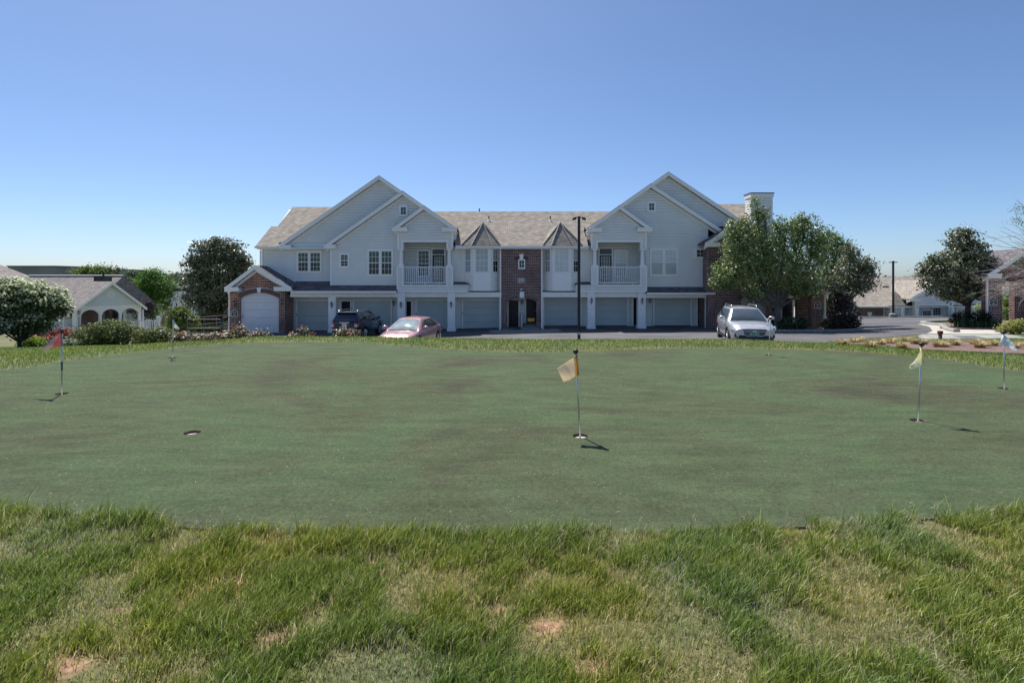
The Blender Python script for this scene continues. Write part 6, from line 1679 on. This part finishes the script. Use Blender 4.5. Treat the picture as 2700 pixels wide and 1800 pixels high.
# litter of pale clippings on the turf
n_ = 2600
x = rng.random(n_) * 20 - 10; y = 3.2 + rng.random(n_) ** 1.3 * 9.5; ok = inpoly(x, y, GREEN) & (distpoly(x, y, GREEN) > .1); x, y = x[ok], y[ok]; n_ = len(x)
a = rng.random(n_) * math.pi; L_ = .003 + .014 * rng.random(n_) ** 4; w_ = .0011
dx, dy = np.cos(a) * L_, np.sin(a) * L_; px_, py_ = -np.sin(a) * w_, np.cos(a) * w_
zz = np.full(n_, .0165)
co = np.stack([np.stack([x - dx - px_, y - dy - py_, zz], 1), np.stack([x + dx - px_, y + dy - py_, zz + .003], 1), np.stack([x + dx + px_, y + dy + py_, zz + .003], 1), np.stack([x - dx + px_, y - dy + py_, zz], 1)], 1).reshape(-1, 3)
tag(npmesh("grass_clippings", co, (np.arange(n_) * 4)[:, None] + np.arange(4)[None], M['blade'], None, tint=np.tile(np.array([[.5, .46, .33]]), (n_ * 4, 1))), "pale dry clippings scattered on the putting green", "litter", kind="stuff")

# seed heads standing above the rough along the edge of the green
st_p, st_c = [], []
px_l = [130, 175, 205, 240, 330, 395, 425, 455, 520, 560, 590, 610, 640, 720, 760, 905, 980, 1230, 1290, 1390, 1420, 1500, 1560, 1690, 1830, 1960, 1990, 2080, 2130, 2260, 2390, 2470, 2550, 2620]
sx, sy, sz, sh = [], [], [], []
stalk = MB()
seed_pts = []
for q_ in px_l:
    for k in range(random.choice((1, 1, 2))):
        pxx = q_ + random.uniform(-14, 14)
        for yy_ in np.arange(3.7, 2.6, -.02):
            if not inpoly(PX(pxx, yy_), yy_, GREEN): break
        yy_ -= random.uniform(.0, .18); xx_ = PX(pxx, yy_); z_ = gz(xx_, yy_) + float(bumpz(xx_, yy_)); h_ = random.uniform(.09, .15); lx_ = random.uniform(-.03, .04)
        stalk.tube([(xx_, yy_, z_), (xx_ + lx_ * .4, yy_, z_ + h_ * .6), (xx_ + lx_, yy_, z_ + h_)], [.0011, .0009, .0006], 4)
        for j in range(26):
            t_ = random.uniform(.72, 1.02); seed_pts.append((xx_ + lx_ * t_ * t_ + random.gauss(0, .006), yy_ + random.gauss(0, .006), z_ + h_ * t_ + random.gauss(0, .003)))
so_ = stalk.build("seed_stalks", M['blade'])
at_ = so_.data.color_attributes.new("tint", 'FLOAT_COLOR', 'POINT'); at_.data.foreach_set("color", np.tile(np.array([.42, .42, .2, 1], np.float32), len(so_.data.vertices)))
tag(so_, "thin pale seed stalks of the uncut grass at the near edge of the green", "grass", kind="stuff")
sd_ = leaves("seed_heads", np.array(seed_pts), .007, M['leaf'], None, [(.45, .40, .25), (.62, .56, .40)], up=.2, aspect=.5)
sd_.parent = so_
# ================================================================== arched pavilion and clubhouse on the left
th = R(55); cxp, cyp = -42.7, 56.5
Uv = Vector((math.cos(th), math.sin(th), 0)); Nv = Vector((math.sin(th), -math.cos(th), 0)); Bv = -Nv
PV = thing("pavilion", (cxp, cyp, -4.4), "white arched porch pavilion with a grey shingle gable roof on the left", "pavilion")
zf_, ze_, zp_ = -4.25, -1.5, 1.42
hw_ = 2.85
fe = Frame((cxp, cyp, 0), Uv, Nv)
w_ = MB(); bays = [(-2.55, -1.0), (-.78, .78), (1.0, 2.55)]
for (a, b), (l, r_) in zip(bays, ((-hw_, -.89), (-.89, .89), (.89, hw_))): arch_wall(w_, fe, l, r_, zf_, ze_ + .35, a, b, ze_ - .55, ze_ - .02, .3)
w_.build("arched_wall", M['trim'], PV)
gt = MB(); siding(gt, fe, [(-hw_ + .35, ze_ + .38), (hw_ - .35, ze_ + .38), (0, zp_ - .25)]); gt.fprism(fe, [(-hw_ + .1, ze_ + .35), (hw_ - .1, ze_ + .35), (0, zp_ - .2)], -.2, -.004); gt.build("gable_wall", M['siding_far'], PV)
c_ = MB()
for k in range(16):
    a, b = 2 * math.pi * k / 16, 2 * math.pi * (k + 1) / 16; cz_ = (ze_ + zp_) / 2 + .05
    c_.fprism(fe, [(.22 * math.cos(a), cz_ + .22 * math.sin(a)), (.3 * math.cos(a), cz_ + .3 * math.sin(a)), (.3 * math.cos(b), cz_ + .3 * math.sin(b)), (.22 * math.cos(b), cz_ + .22 * math.sin(b))], 0, .06)
c_.build("round_vent", M['trim'], PV)
c_ = MB()
for u in (-2.7, -.89, .89, 2.7): c_.fbox(fe, u - .15, u + .15, ze_ - .62, ze_ - .5, -.05, .05); c_.fbox(fe, u - .14, u + .14, zf_, zf_ + .25, -.05, .05)
c_.build("column_caps", M['trim'], PV)
def slab(mb, a, b, c, d, t=.14):
    a, b, c, d = [Vector(p) for p in (a, b, c, d)]; z = Vector((0, 0, -t))
    return mb.add([a, b, c, d, a + z, b + z, c + z, d + z], [(0, 1, 2, 3), (7, 6, 5, 4), (0, 4, 5, 1), (1, 5, 6, 2), (2, 6, 7, 3), (3, 7, 4, 0)])
Ln = 17.0; O_ = Vector((cxp, cyp, 0)) + Nv * .4
e_ = hw_ + .4
rp = lambda u, d, z: O_ + Uv * u + Bv * d + Vector((0, 0, z))
zee = ze_ + .02
m = MB(); slab(m, rp(-e_, 0, zee), rp(0, 0, zp_), rp(0, Ln, zp_), rp(-e_, Ln, zee)); slab(m, rp(0, 0, zp_), rp(e_, 0, zee), rp(e_, Ln, zee), rp(0, Ln, zp_))
m.build("roof", M['shinglefar'], PV)
m = MB()
for s in (-1, 1):
    q = [(s * e_, zee - .02), (0, zp_ - .02), (0, zp_ - .34), (s * e_, zee - .30)]
    if s > 0: q = q[::-1]
    m.fprism(Frame(O_, Uv, Nv), q, -.0, .06)
m.build("rake_board", M['trim'], PV)
m = MB()
fl = Frame(Vector((cxp, cyp, 0)) - Uv * hw_, -Bv, -Uv)   # left side, facing the camera side
for d in (0.15, 4.2, 8.4, 12.6): m.fbox(fl, -d - .3, -d, zf_, ze_, -.3, 0)
m.fbox(fl, -1.6, 0, zf_, ze_, -.25, -.02)
m.fbox(fl, -Ln, 0, ze_ - .35, ze_, -.3, .02); m.build("porch_posts", M['trim'], PV)
m = MB(); fb2 = Frame(Vector((cxp, cyp, 0)) + Uv * 1.2, -Bv, -Uv); m.fbox(fb2, -Ln, -4.2, zf_, ze_, -.3, 0); m.fbox(Frame(Vector((cxp, cyp, 0)) + Bv * 4.2, Uv, Nv), -1.9, hw_ * .2, zf_, ze_, -.2, 0); bw_ = m.build("brick_wall", M['brick'], PV)
for d in (5.5, 8.5, 11.5):
    do_ = MB().fbox(fb2, -d - .9, -d, zf_ + .1, zf_ + 2.2, 0, .05).build("door", M['white'], PV)
    MB().fbox(fb2, -d - .72, -d - .18, zf_ + .4, zf_ + 2.0, .05, .07).build("pane", M['glass'], do_)
m = MB(); m.fbox(fe, -hw_, hw_, zf_ - 2.5, zf_, -Ln, .0); m.build("porch_floor", M['kerb'], PV)
def balustrade(o, fr, u0, u1, z, h=.95, n=None, d=0.0):
    n = n or int((u1 - u0) / .22); r_ = MB(); r_.fbox(fr, u0, u1, z + h - .08, z + h, d - .04, d + .04); r_.fbox(fr, u0, u1, z + .08, z + .15, d - .03, d + .03)
    for k in range(n): u = u0 + (u1 - u0) * (k + .5) / n; r_.fbox(fr, u - .035, u + .035, z + .15, z + h - .08, d - .02, d + .02)
    return r_.build("balustrade", M['white'], o)
for a, b in bays: balustrade(PV, fe, a, b, zf_, d=-.12)
balustrade(PV, fl, -12.6, -1.6, zf_, d=-.1)
balustrade(PV, Frame(Vector((cxp, cyp, 0)) + Uv * (hw_ - .1), Nv, Uv), -4.0, 0, zf_, d=0)
m = MB(); m.fbox(Frame(Vector((cxp, cyp, 0)) + Uv * (hw_), Nv, Uv), -Ln, -4.2, zf_, ze_, -.3, 0); m.build("side_wall", M['siding_far'], PV)
m = MB(); p_ = Vector((cxp, cyp, 0)) + Uv * (hw_ + .12) + Nv * .08; m.box(p_.x - .05, p_.x + .05, p_.y - .05, p_.y + .05, zf_, ze_ - .2); m.build("downspout", M['trim'], PV)
DK = thing("deck_railing", (PX(400, 58), 58, -4.3), "white balustrade of the deck right of the arched pavilion", "railing")
fd = front(58.5)
balustrade(DK, fd, PX(366, 58.5), PX(410, 58.5), PZ(872, 58.5), h=1.15); m = MB(); m.fbox(fd, PX(411, 58.5), PX(418, 58.5), PZ(876, 58.5) - 1, PZ(834, 58.5), -.3, 0); m.build("newel", M['white'], DK)
m = MB(); m.box(PX(366, 58.5), PX(418, 58.5), 58.6, 63, -7, PZ(875, 58.5)); m.build("deck", M['kerb'], DK)
CLB = thing("clubhouse", (-68, 76, -5), "large grey shingle hip roof of the clubhouse behind the white flowering tree", "building")
m = MB()
xr0, xr1 = PX(78, 74), PX(326, 74); zr = PZ(727, 74)
slab(m, (xr0 - 6, 66, zr - 5.2), (xr1 + .4, 66, zr - 5.2), (xr1, 74, zr), (xr0, 74, zr)); slab(m, (xr0, 74, zr), (xr1, 74, zr), (xr1 + .4, 82, zr - 5.2), (xr0, 82, zr - 5.2)); m.poly([(xr1 + .4, 66, zr - 5.2), (xr1 + .4, 82, zr - 5.2), (xr1, 74, zr)])
za_ = PZ(690, 80)
slab(m, (-110, 66, zr - 5.2), (xr0 + 4, 66, zr - 5.2), (PX(-20, 78), 78, PZ(690, 78)), (-110, 78, PZ(690, 78)))
m.poly([(xr0 + 4, 66, zr - 5.2), (xr0 + 8, 80, zr - 5.2), (PX(-20, 78), 78, PZ(690, 78))])
m.build("roof", M['shinglefar'], CLB)
m = MB(); m.box(-108, xr1 - .1, 66.6, 81.4, -9, zr - 5.25); m.build("wall", M['siding_far'], CLB)
m = MB(); m.tube([(xr0, 73.9, zr + .02), (xr1, 73.9, zr + .02)], .12, 6); m.tube([(xr0 + 4, 66, zr - 5.15), (PX(-20, 78), 77.9, PZ(690, 78) + .05)], .12, 6); m.build("ridge_cap", M['trimgrey'], CLB)
m = MB(); x0_, x1_ = PX(247, 70), PX(276, 70); m.box(x0_, x1_, 70, 71.3, zr - 4, PZ(728, 70)); m.build("chimney", M['black'], CLB)
m = MB(); m.box(x0_ - .08, x1_ + .08, 69.9, 71.4, PZ(729, 70), PZ(728, 70) + .03); m.lathe([(.12, 0), (.12, .35), (.2, .36), (.2, .45)], ((x0_ + x1_) / 2 + .1, 70.6, PZ(728, 70)), 8); m.build("chimney_cap", M['black'], CLB)

# grey house down the slope
GH = thing("grey_house", (PX(480, 150), 150, -12.5), "grey sided house with a brick bay and white chimney far down the slope", "house")
Yh = 150; fh = front(Yh)
zg_ = PZ(860, Yh)
m = MB(); pts = [(PX(418, Yh), zg_ - 1), (PX(640, Yh), zg_ - 1), (PX(640, Yh), PZ(765, Yh)), (PX(466, Yh), PZ(760, Yh)), (PX(418, Yh), PZ(806, Yh))]
m.fprism(fh, pts, -12, 0); m.build("wall", M['siding_far'], GH)
m = MB(); slab(m, (PX(412, Yh), Yh - .6, PZ(810, Yh)), (PX(466, Yh), Yh - .6, PZ(757, Yh)), (PX(466, Yh), Yh + 12, PZ(757, Yh)), (PX(412, Yh), Yh + 12, PZ(810, Yh)), .3)
slab(m, (PX(466, Yh), Yh - .6, PZ(757, Yh)), (PX(650, Yh), Yh - .6, PZ(757, Yh)), (PX(650, Yh), Yh + 12, PZ(757, Yh) + 1), (PX(466, Yh), Yh + 12, PZ(757, Yh) + 1), .3); m.build("roof", M['shinglefar'], GH)
m = MB(); m.box(PX(434, Yh), PX(449, Yh), Yh - 1.2, Yh, zg_ - 1, PZ(788, Yh)); m.build("brick_bay", M['brick'], GH)
m = MB(); m.prism([(PX(432, Yh), PZ(788, Yh)), (PX(451, Yh), PZ(788, Yh)), (PX(441.5, Yh), PZ(779, Yh))], Yh - 1.5, Yh); m.build("bay_gable", M['trim'], GH)
m = MB(); m.box(PX(423, Yh), PX(436, Yh), Yh + 1, Yh + 2.5, PZ(806, Yh), PZ(771, Yh)); co_ = m.build("chimney", M['trim'], GH); m = MB(); m.box(PX(427, Yh), PX(432, Yh), Yh + 1.2, Yh + 2, PZ(771, Yh), PZ(768, Yh)); m.build("flue", M['galv'], co_)
for a, b, c, d in ((451, 455, 801, 806), (464, 467.5, 799, 806), (430, 433, 812, 821), (466, 469, 771, 774)):
    m = MB(); m.fbox(fh, PX(a - .8, Yh), PX(b + .8, Yh), PZ(d + .8, Yh), PZ(c - .8, Yh), 0, .05); wo = m.build("window", M['trim'], GH); m = MB(); m.fbox(fh, PX(a, Yh), PX(b, Yh), PZ(d, Yh), PZ(c, Yh), .05, .07); m.build("pane", M['glass'], wo)
tag(sheet("far_road", [(PX(395, 140), 140), (PX(520, 140), 140), (PX(520, 149), 149), (PX(395, 149), 149)], 4, .3, M['concrete']), kind="structure")

# flat roofed blocks on the horizon
m_far = mat("far_block_wall", (0.24, 0.25, 0.225), 0.9, var=0.2, scale=.1)
for (a, b, t, bt_, Yb, lab) in ((20, 147, 703, 740, 190, "long flat roofed block above the clubhouse roof"), (312, 355, 716, 745, 420, "low flat block on the wooded horizon"), (172, 212, 713, 735, 520, "small distant flat block beside the treetops"), (296, 326, 711, 740, 400, "narrow flat block between the treetops")):
    o = thing("flat_block", (PX((a + b) / 2, Yb), Yb, -8), lab, "building")
    m = MB(); m.box(PX(a, Yb), PX(b, Yb), Yb, Yb + 25, -14, PZ(t, Yb)); m.build("wall", m_far, o)
    m = MB(); m.box(PX(a, Yb) - .3, PX(b, Yb) + .3, Yb - .3, Yb + 25.3, PZ(t, Yb), PZ(t, Yb) + .35); m.build("parapet", M['galv'], o)

# ================================================================== low building beyond the parking lot
LB = thing("distant_apartment_building", (32, 57, -5), "apartment building beyond the parking lot with a gabled loggia and brick panel", "building")
YL = 56.0; fL = front(YL)
m = MB()
siding(m, fL, [(PX(2150, YL), -6), (PX(2262, YL), -6), (PX(2262, YL), PZ(806, YL)), (PX(2150, YL), PZ(806, YL))])
siding(m, fL, [(PX(2401, YL), -6), (PX(2412, YL), -6), (PX(2412, YL), PZ(806, YL)), (PX(2401, YL), PZ(806, YL))])
siding(m, front(YL), [(PX(2512, YL), -6), (PX(2720, YL), -6), (PX(2720, YL), PZ(760, YL)), (PX(2512, YL), PZ(760, YL))])
m.box(PX(2150, YL), PX(2720, YL), YL + .01, YL + 8, -6, PZ(808, YL)); m.box(PX(2512, YL), PX(2720, YL), YL + .005, YL + 8, -3, PZ(762, YL)); m.build("wall", M['siding'], LB)
m = MB(); m.fbox(fL, PX(2263, YL), PX(2328, YL), -6, PZ(808, YL), -.1, .05); m.build("brick_panel", M['brick'], LB)
m = MB(); m.fprism(fL, [(PX(2288, YL), PZ(833, YL)), (PX(2295, YL), PZ(833, YL)), (PX(2298, YL), PZ(823, YL)), (PX(2285, YL), PZ(823, YL))], .05, .12); m.build("keystone", M['trim'], LB)
m = MB(); x0_, x1_ = PX(2140, YL), PX(2740, YL); ye_, ze2 = YL - .6, PZ(807, YL - .6); yr_ = 62.5; zr2 = PZ(730, yr_)
slab(m, (x0_, ye_, ze2), (x1_, ye_, ze2), (x1_, yr_, zr2), (x0_, yr_, zr2)); slab(m, (x0_, yr_, zr2), (x1_, yr_, zr2), (x1_, yr_ + 7, ze2), (x0_, yr_ + 7, ze2)); m.build("roof", M['shingle'], LB)
m = MB(); m.box(x0_, x1_, ye_ - .12, ye_, ze2 - .14, ze2 + .01); m.build("gutter", M['trim'], LB)
m = MB(); m.box(PX(2334, 58), PX(2342, 58), 57.9, 58.4, PZ(758, 58), PZ(754, 58)); m.build("roof_vent", M['black'], LB)
# loggia gable
gx0, gx1 = PX(2401, 54.4), PX(2560, 54.4); gm = (gx0 + gx1) / 2; gze = PZ(787, 54.4); gzp = gze + (gx1 - gx0) / 2 * .60
fg = front(55.0); o0_, o1_ = PX(2422, 55), PX(2500, 55)
m = MB(); wl0, wl1 = PX(2411, 55), PX(2512, 55)
siding(m, fg, [(wl0, PZ(804, 55)), (wl1, PZ(804, 55)), (wl1, gze + .55), (gm, gzp - .3), (wl0, gze + .15)])
siding(m, fg, [(wl1, PZ(804, 55)), (wl1 + 1.6, PZ(804, 55)), (wl1 + 1.6, gze + .1), (wl1, gze + .6)])
m.box(wl0, o0_, 55.003, 55.3, -6, PZ(804, 55)); m.box(o1_, wl1, 55.003, 55.3, -6, PZ(804, 55)); m.prism([(wl0, PZ(804, 55)), (wl1 + 1.6, PZ(804, 55)), (wl1 + 1.6, gze + .1), (gm, gzp - .3), (wl0, gze + .1)], 55.004, 55.3)
m.build("gable_wall", M['siding'], LB)
m = MB(); m.fbox(fg, o0_ - .1, o1_ + .1, PZ(806, 55), PZ(803, 55), 0, .08); m.fbox(fg, o0_ - .12, o0_ + .0, -6, PZ(804, 55), 0, .06); m.fbox(fg, o1_, o1_ + .12, -6, PZ(804, 55), 0, .06); m.fbox(fg, wl0, wl0 + .12, PZ(812, 55), gze, 0, .05); m.fbox(fg, wl1 - .12, wl1, PZ(812, 55), gze + .4, 0, .05)
m.lathe([(.2, -6), (.17, PZ(812, 55))], (o0_ - .3, 54.85, 0), 12); m.lathe([(.2, -6), (.17, PZ(812, 55))], (o1_ + .3, 54.85, 0), 12); m.build("loggia_trim", M['trim'], LB)
m = MB(); siding(m, front(55.99), [(wl0, -6), (wl1, -6), (wl1, PZ(803, 55)), (wl0, PZ(803, 55))]); m.build("back_wall", M['siding'], LB)
f57 = front(55.98)
window(LB, f57, PX(2457, 56), PX(2478, 56), PZ(836, 56) - .6, PZ(811, 56), 1, True, (3, 3), upper='glassreflect', lower='glass', head=False)
entry_door(LB, front(55.92), PX(2431, 56), PX(2451, 56), -5, PZ(819, 56), glazed=True)
gable_roof(LB, gm, gzp, gx0, gx1, gze, gze, 54.5, 60.5, 'shingle', wall_y=55.0, ret=[(gx0 + .02, 1.1, gze), (gx1 - .02, -1.1, gze)])
window(LB, fL, PX(2522, YL), PX(2567, YL), -5, PZ(815, YL), 2, True, (3, 3), upper='blind', lower='blind')
def small_bay(p0, p1, b0, b1, apx, apy):
    Yf, Yb2 = YL - .75, YL
    q0, q1, r0_, r1_ = PX(p0, Yf), PX(p1, Yf), PX(b0, Yb2), PX(b1, Yb2); z0, z1 = -6, PZ(807, Yf)
    m = MB(); m.add([(r0_, Yb2, z0), (q0, Yf, z0), (q1, Yf, z0), (r1_, Yb2, z0), (r0_, Yb2, z1), (q0, Yf, z1), (q1, Yf, z1), (r1_, Yb2, z1)], [(0, 1, 5, 4), (1, 2, 6, 5), (2, 3, 7, 6), (4, 5, 6, 7)]); o = m.build("bay_window", M['trim'], LB)
    for A, B in (((r0_, Yb2), (q0, Yf)), ((q0, Yf), (q1, Yf)), ((q1, Yf), (r1_, Yb2))):
        d = Vector((B[0] - A[0], B[1] - A[1], 0)); F_ = Frame((A[0], A[1], 0), d, (d.y, -d.x, 0)); w = d.length
        zt = PZ(812, Yf); zl = -5; zm_ = PZ(829, Yf)
        MB().fbox(F_, w * .2, w * .8, zm_, zt, 0, .012).build("pane", M['blind'], o); MB().fbox(F_, w * .2, w * .8, zl, zm_, 0, .010).build("pane", M['glass' if w < 1.4 else 'blind'], o)
        s = MB(); s.fbox(F_, w * .2, w * .8, zm_ - .03, zm_ + .03, .01, .04)
        for i in (1, 2): s.fbox(F_, w * (.2 + .2 * i) - .015, w * (.2 + .2 * i) + .015, zl, zt, .01, .03)
        s.fbox(F_, w * .2, w * .8, (zm_ + zt) / 2 - .015, (zm_ + zt) / 2 + .015, .01, .028); s.build("muntins", M['white'], o)
    e = .2; pts = [(r0_ - e, Yb2, z1 + .05), (q0 - e * .4, Yf - e, z1 + .05), (q1 + e * .4, Yf - e, z1 + .05), (r1_ + e, Yb2, z1 + .05), (r1_, Yb2 + 1.8, z1 + 1), (r0_, Yb2 + 1.8, z1 + 1)]
    ap = (PX(apx, YL + .3), YL + .3, PZ(apy, YL + .3)); m = MB(); m.add(pts + [ap], [(i, (i + 1) % 6, 6) for i in range(6)]); m.poly([(p[0], p[1], p[2] - .02) for p in pts[:4]][::-1]); m.build("bay_roof", M['shingle'], LB)
small_bay(2350, 2382, 2330, 2399, 2360, 768)
small_bay(2238, 2250, 2200, 2262, 2215, 772)

# ================================================================== drain inlet, bollard
DI = thing("drain_inlet", (PX(2560, 22), 22, gz(PX(2560, 22), 22)), "concrete storm drain inlet with a slatted grate beside the mulch bed", "drain")
x0_, x1_ = PX(2420, 21.5), PX(2720, 21.5); zd = PZ(893, 21.5)
m = MB(); m.hexa([(x0_ + .4, 20.6, zd - .5), (x1_, 20.6, zd - .5), (x1_, 22.6, zd - .5), (x0_ + 1.0, 22.6, zd - .5), (x0_ + .4, 20.6, zd - .02), (x1_, 20.6, zd - .02), (x1_, 22.6, zd + .08), (x0_ + 1.0, 22.6, zd + .08)])
m.build("inlet_box", M['kerb'], DI)
m = MB(); m.hexa([(x0_ - .1, 20.7, zd - .5), (x0_ + .42, 20.6, zd - .5), (x0_ + 1.0, 22.6, zd - .5), (x0_ + .7, 22.4, zd - .5), (x0_ - .1, 20.7, zd - .22), (x0_ + .42, 20.6, zd - .03), (x0_ + 1.0, 22.6, zd + .07), (x0_ + .7, 22.4, zd + .04)]); m.build("apron", M['kerb'], DI)
gr_ = MB(); ga_, gb_ = PX(2533, 21.5), PX(2592, 21.5); n = 16
for k in range(n): u = ga_ + (gb_ - ga_) * k / n; gr_.hexa([(u, 21.2, zd - .0), (u + .035, 21.2, zd - .0), (u + .115, 22.0, zd + .04), (u + .08, 22.0, zd + .04), (u, 21.2, zd + .03), (u + .035, 21.2, zd + .03), (u + .115, 22.0, zd + .075), (u + .08, 22.0, zd + .075)])
gr_.build("grate", M['steel'], DI)
Yb_ = 21.3; xb_ = PX(2479, Yb_); zb_ = gz(xb_, Yb_)
BO = thing("bollard", (xb_, Yb_, zb_), "short weathered bollard with a rust-red cap at the drain inlet", "bollard")
zt_ = PZ(872, Yb_); m = MB(); m.lathe([(.075, -.1), (.07, .0), (.065, zt_ - zb_ - .13)], (xb_, Yb_, zb_), 14); m.build("post", M['bark'], BO, smooth=True)
m = MB(); m.lathe([(.068, -.14), (.095, -.12), (.10, -.03), (.085, .0), (0, .01)], (xb_, Yb_, zt_), 14); m.build("cap", mat("rust_red", (.16, .035, .02), .7, var=.3, scale=8), BO)

# ================================================================== trees beyond
FAR = []
def far_tree(lab, px, pyb, blobs, Y, cols, dens=9, size=.34, r_=.2, nm="leafy_tree", **k):
    x = PX(px, Y)
    return tree(nm, lab, "tree", (x, Y, min(gz(x, Y), PZ(pyb, Y))), blobs, Y, dens, size, cols, trunk_r=r_, clump=.9, spread=.42, shell=.45, group=k.pop('group', None), n_sub=2, **k)
far_tree("bright green round tree behind the arched pavilion", 398, 850, [(398, 745, 42, 34), (380, 765, 38, 30), (415, 765, 38, 34), (400, 722, 26, 14), (370, 790, 26, 22), (405, 800, 34, 26), (430, 790, 22, 26)], 95, [(.045, .11, .015), (.08, .18, .025), (.14, .26, .045)], dens=14, size=.27)
far_tree("dark purple leaved tree right of the pavilion", 375, 860, [(378, 812, 18, 18), (370, 830, 16, 16)], 75, [(.02, .012, .018), (.04, .02, .03)], dens=26, size=.2)
far_tree("light green small tree between pavilion and grey house", 402, 850, [(405, 820, 20, 18), (395, 838, 22, 16)], 80, [(.06, .13, .02), (.13, .22, .04)], dens=24, size=.2)
far_tree("white blossoming small tree at the corner of the grey house", 422, 850, [(420, 826, 9, 8)], 100, [(.4, .42, .3), (.7, .72, .6)], dens=24, size=.2, r_=.08)
far_tree("yellow-green treetop above the clubhouse chimney", 240, 760, [(240, 716, 36, 12), (215, 718, 24, 10), (262, 712, 28, 12), (250, 730, 40, 16)], 110, [(.09, .14, .025), (.16, .22, .05), (.22, .27, .08)], dens=12, size=.3)
far_tree("olive treetop right of the clubhouse chimney", 290, 760, [(292, 714, 20, 12), (300, 722, 18, 12)], 112, [(.10, .12, .05), (.16, .17, .08)], dens=12, size=.3)
# wooded ridge
wp, wo, wt = [], [], []
wb = []
r2 = random.Random(5)
for k in range(420):
    Y = r2.choice([230, 300, 380, 480, 620, 800, 1000]); px = r2.uniform(-450, 1400 if Y > 600 else 720); x = PX(px, Y); z = gz(x, Y)
    hh = r2.uniform(9, 15); wb.append(((x, Y, z + hh * .55), (hh * .42, hh * .42, hh * .5)))
for k in range(260):
    Y = r2.choice([1500, 2100, 2800]); px = r2.uniform(-600, 3300); x = PX(px, Y); z = gz(x, Y); hh = r2.uniform(12, 20)
    wb.append(((x, Y, z + hh * .3), (hh * 2.5, hh * 1.5, hh * .6)))
P1, O1, T1 = blob_points(wb[:420], .55, 2.6, 1.1, .5)
wd = thing("distant_woodland", (-300, 400, -12), None, None); wd["label"] = "wooded valley and ridge on the left horizon"; wd["category"] = "woodland"; wd["kind"] = "stuff"
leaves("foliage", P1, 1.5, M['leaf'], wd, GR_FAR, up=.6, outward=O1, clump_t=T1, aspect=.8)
P1, O1, T1 = blob_points(wb[420:], .035, 9, 3.5, .6)
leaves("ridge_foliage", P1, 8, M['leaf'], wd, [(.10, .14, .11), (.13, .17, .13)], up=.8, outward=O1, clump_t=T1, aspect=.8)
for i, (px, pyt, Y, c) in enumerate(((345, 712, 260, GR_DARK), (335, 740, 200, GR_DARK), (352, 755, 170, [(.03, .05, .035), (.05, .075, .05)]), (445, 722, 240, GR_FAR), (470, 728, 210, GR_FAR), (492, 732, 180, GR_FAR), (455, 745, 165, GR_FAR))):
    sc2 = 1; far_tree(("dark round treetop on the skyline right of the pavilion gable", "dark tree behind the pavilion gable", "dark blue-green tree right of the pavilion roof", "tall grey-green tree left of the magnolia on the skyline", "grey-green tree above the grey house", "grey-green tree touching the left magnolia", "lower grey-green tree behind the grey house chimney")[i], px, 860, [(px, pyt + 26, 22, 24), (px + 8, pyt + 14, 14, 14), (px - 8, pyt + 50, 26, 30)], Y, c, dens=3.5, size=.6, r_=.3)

# sky haze: a closed box of thin air round everything
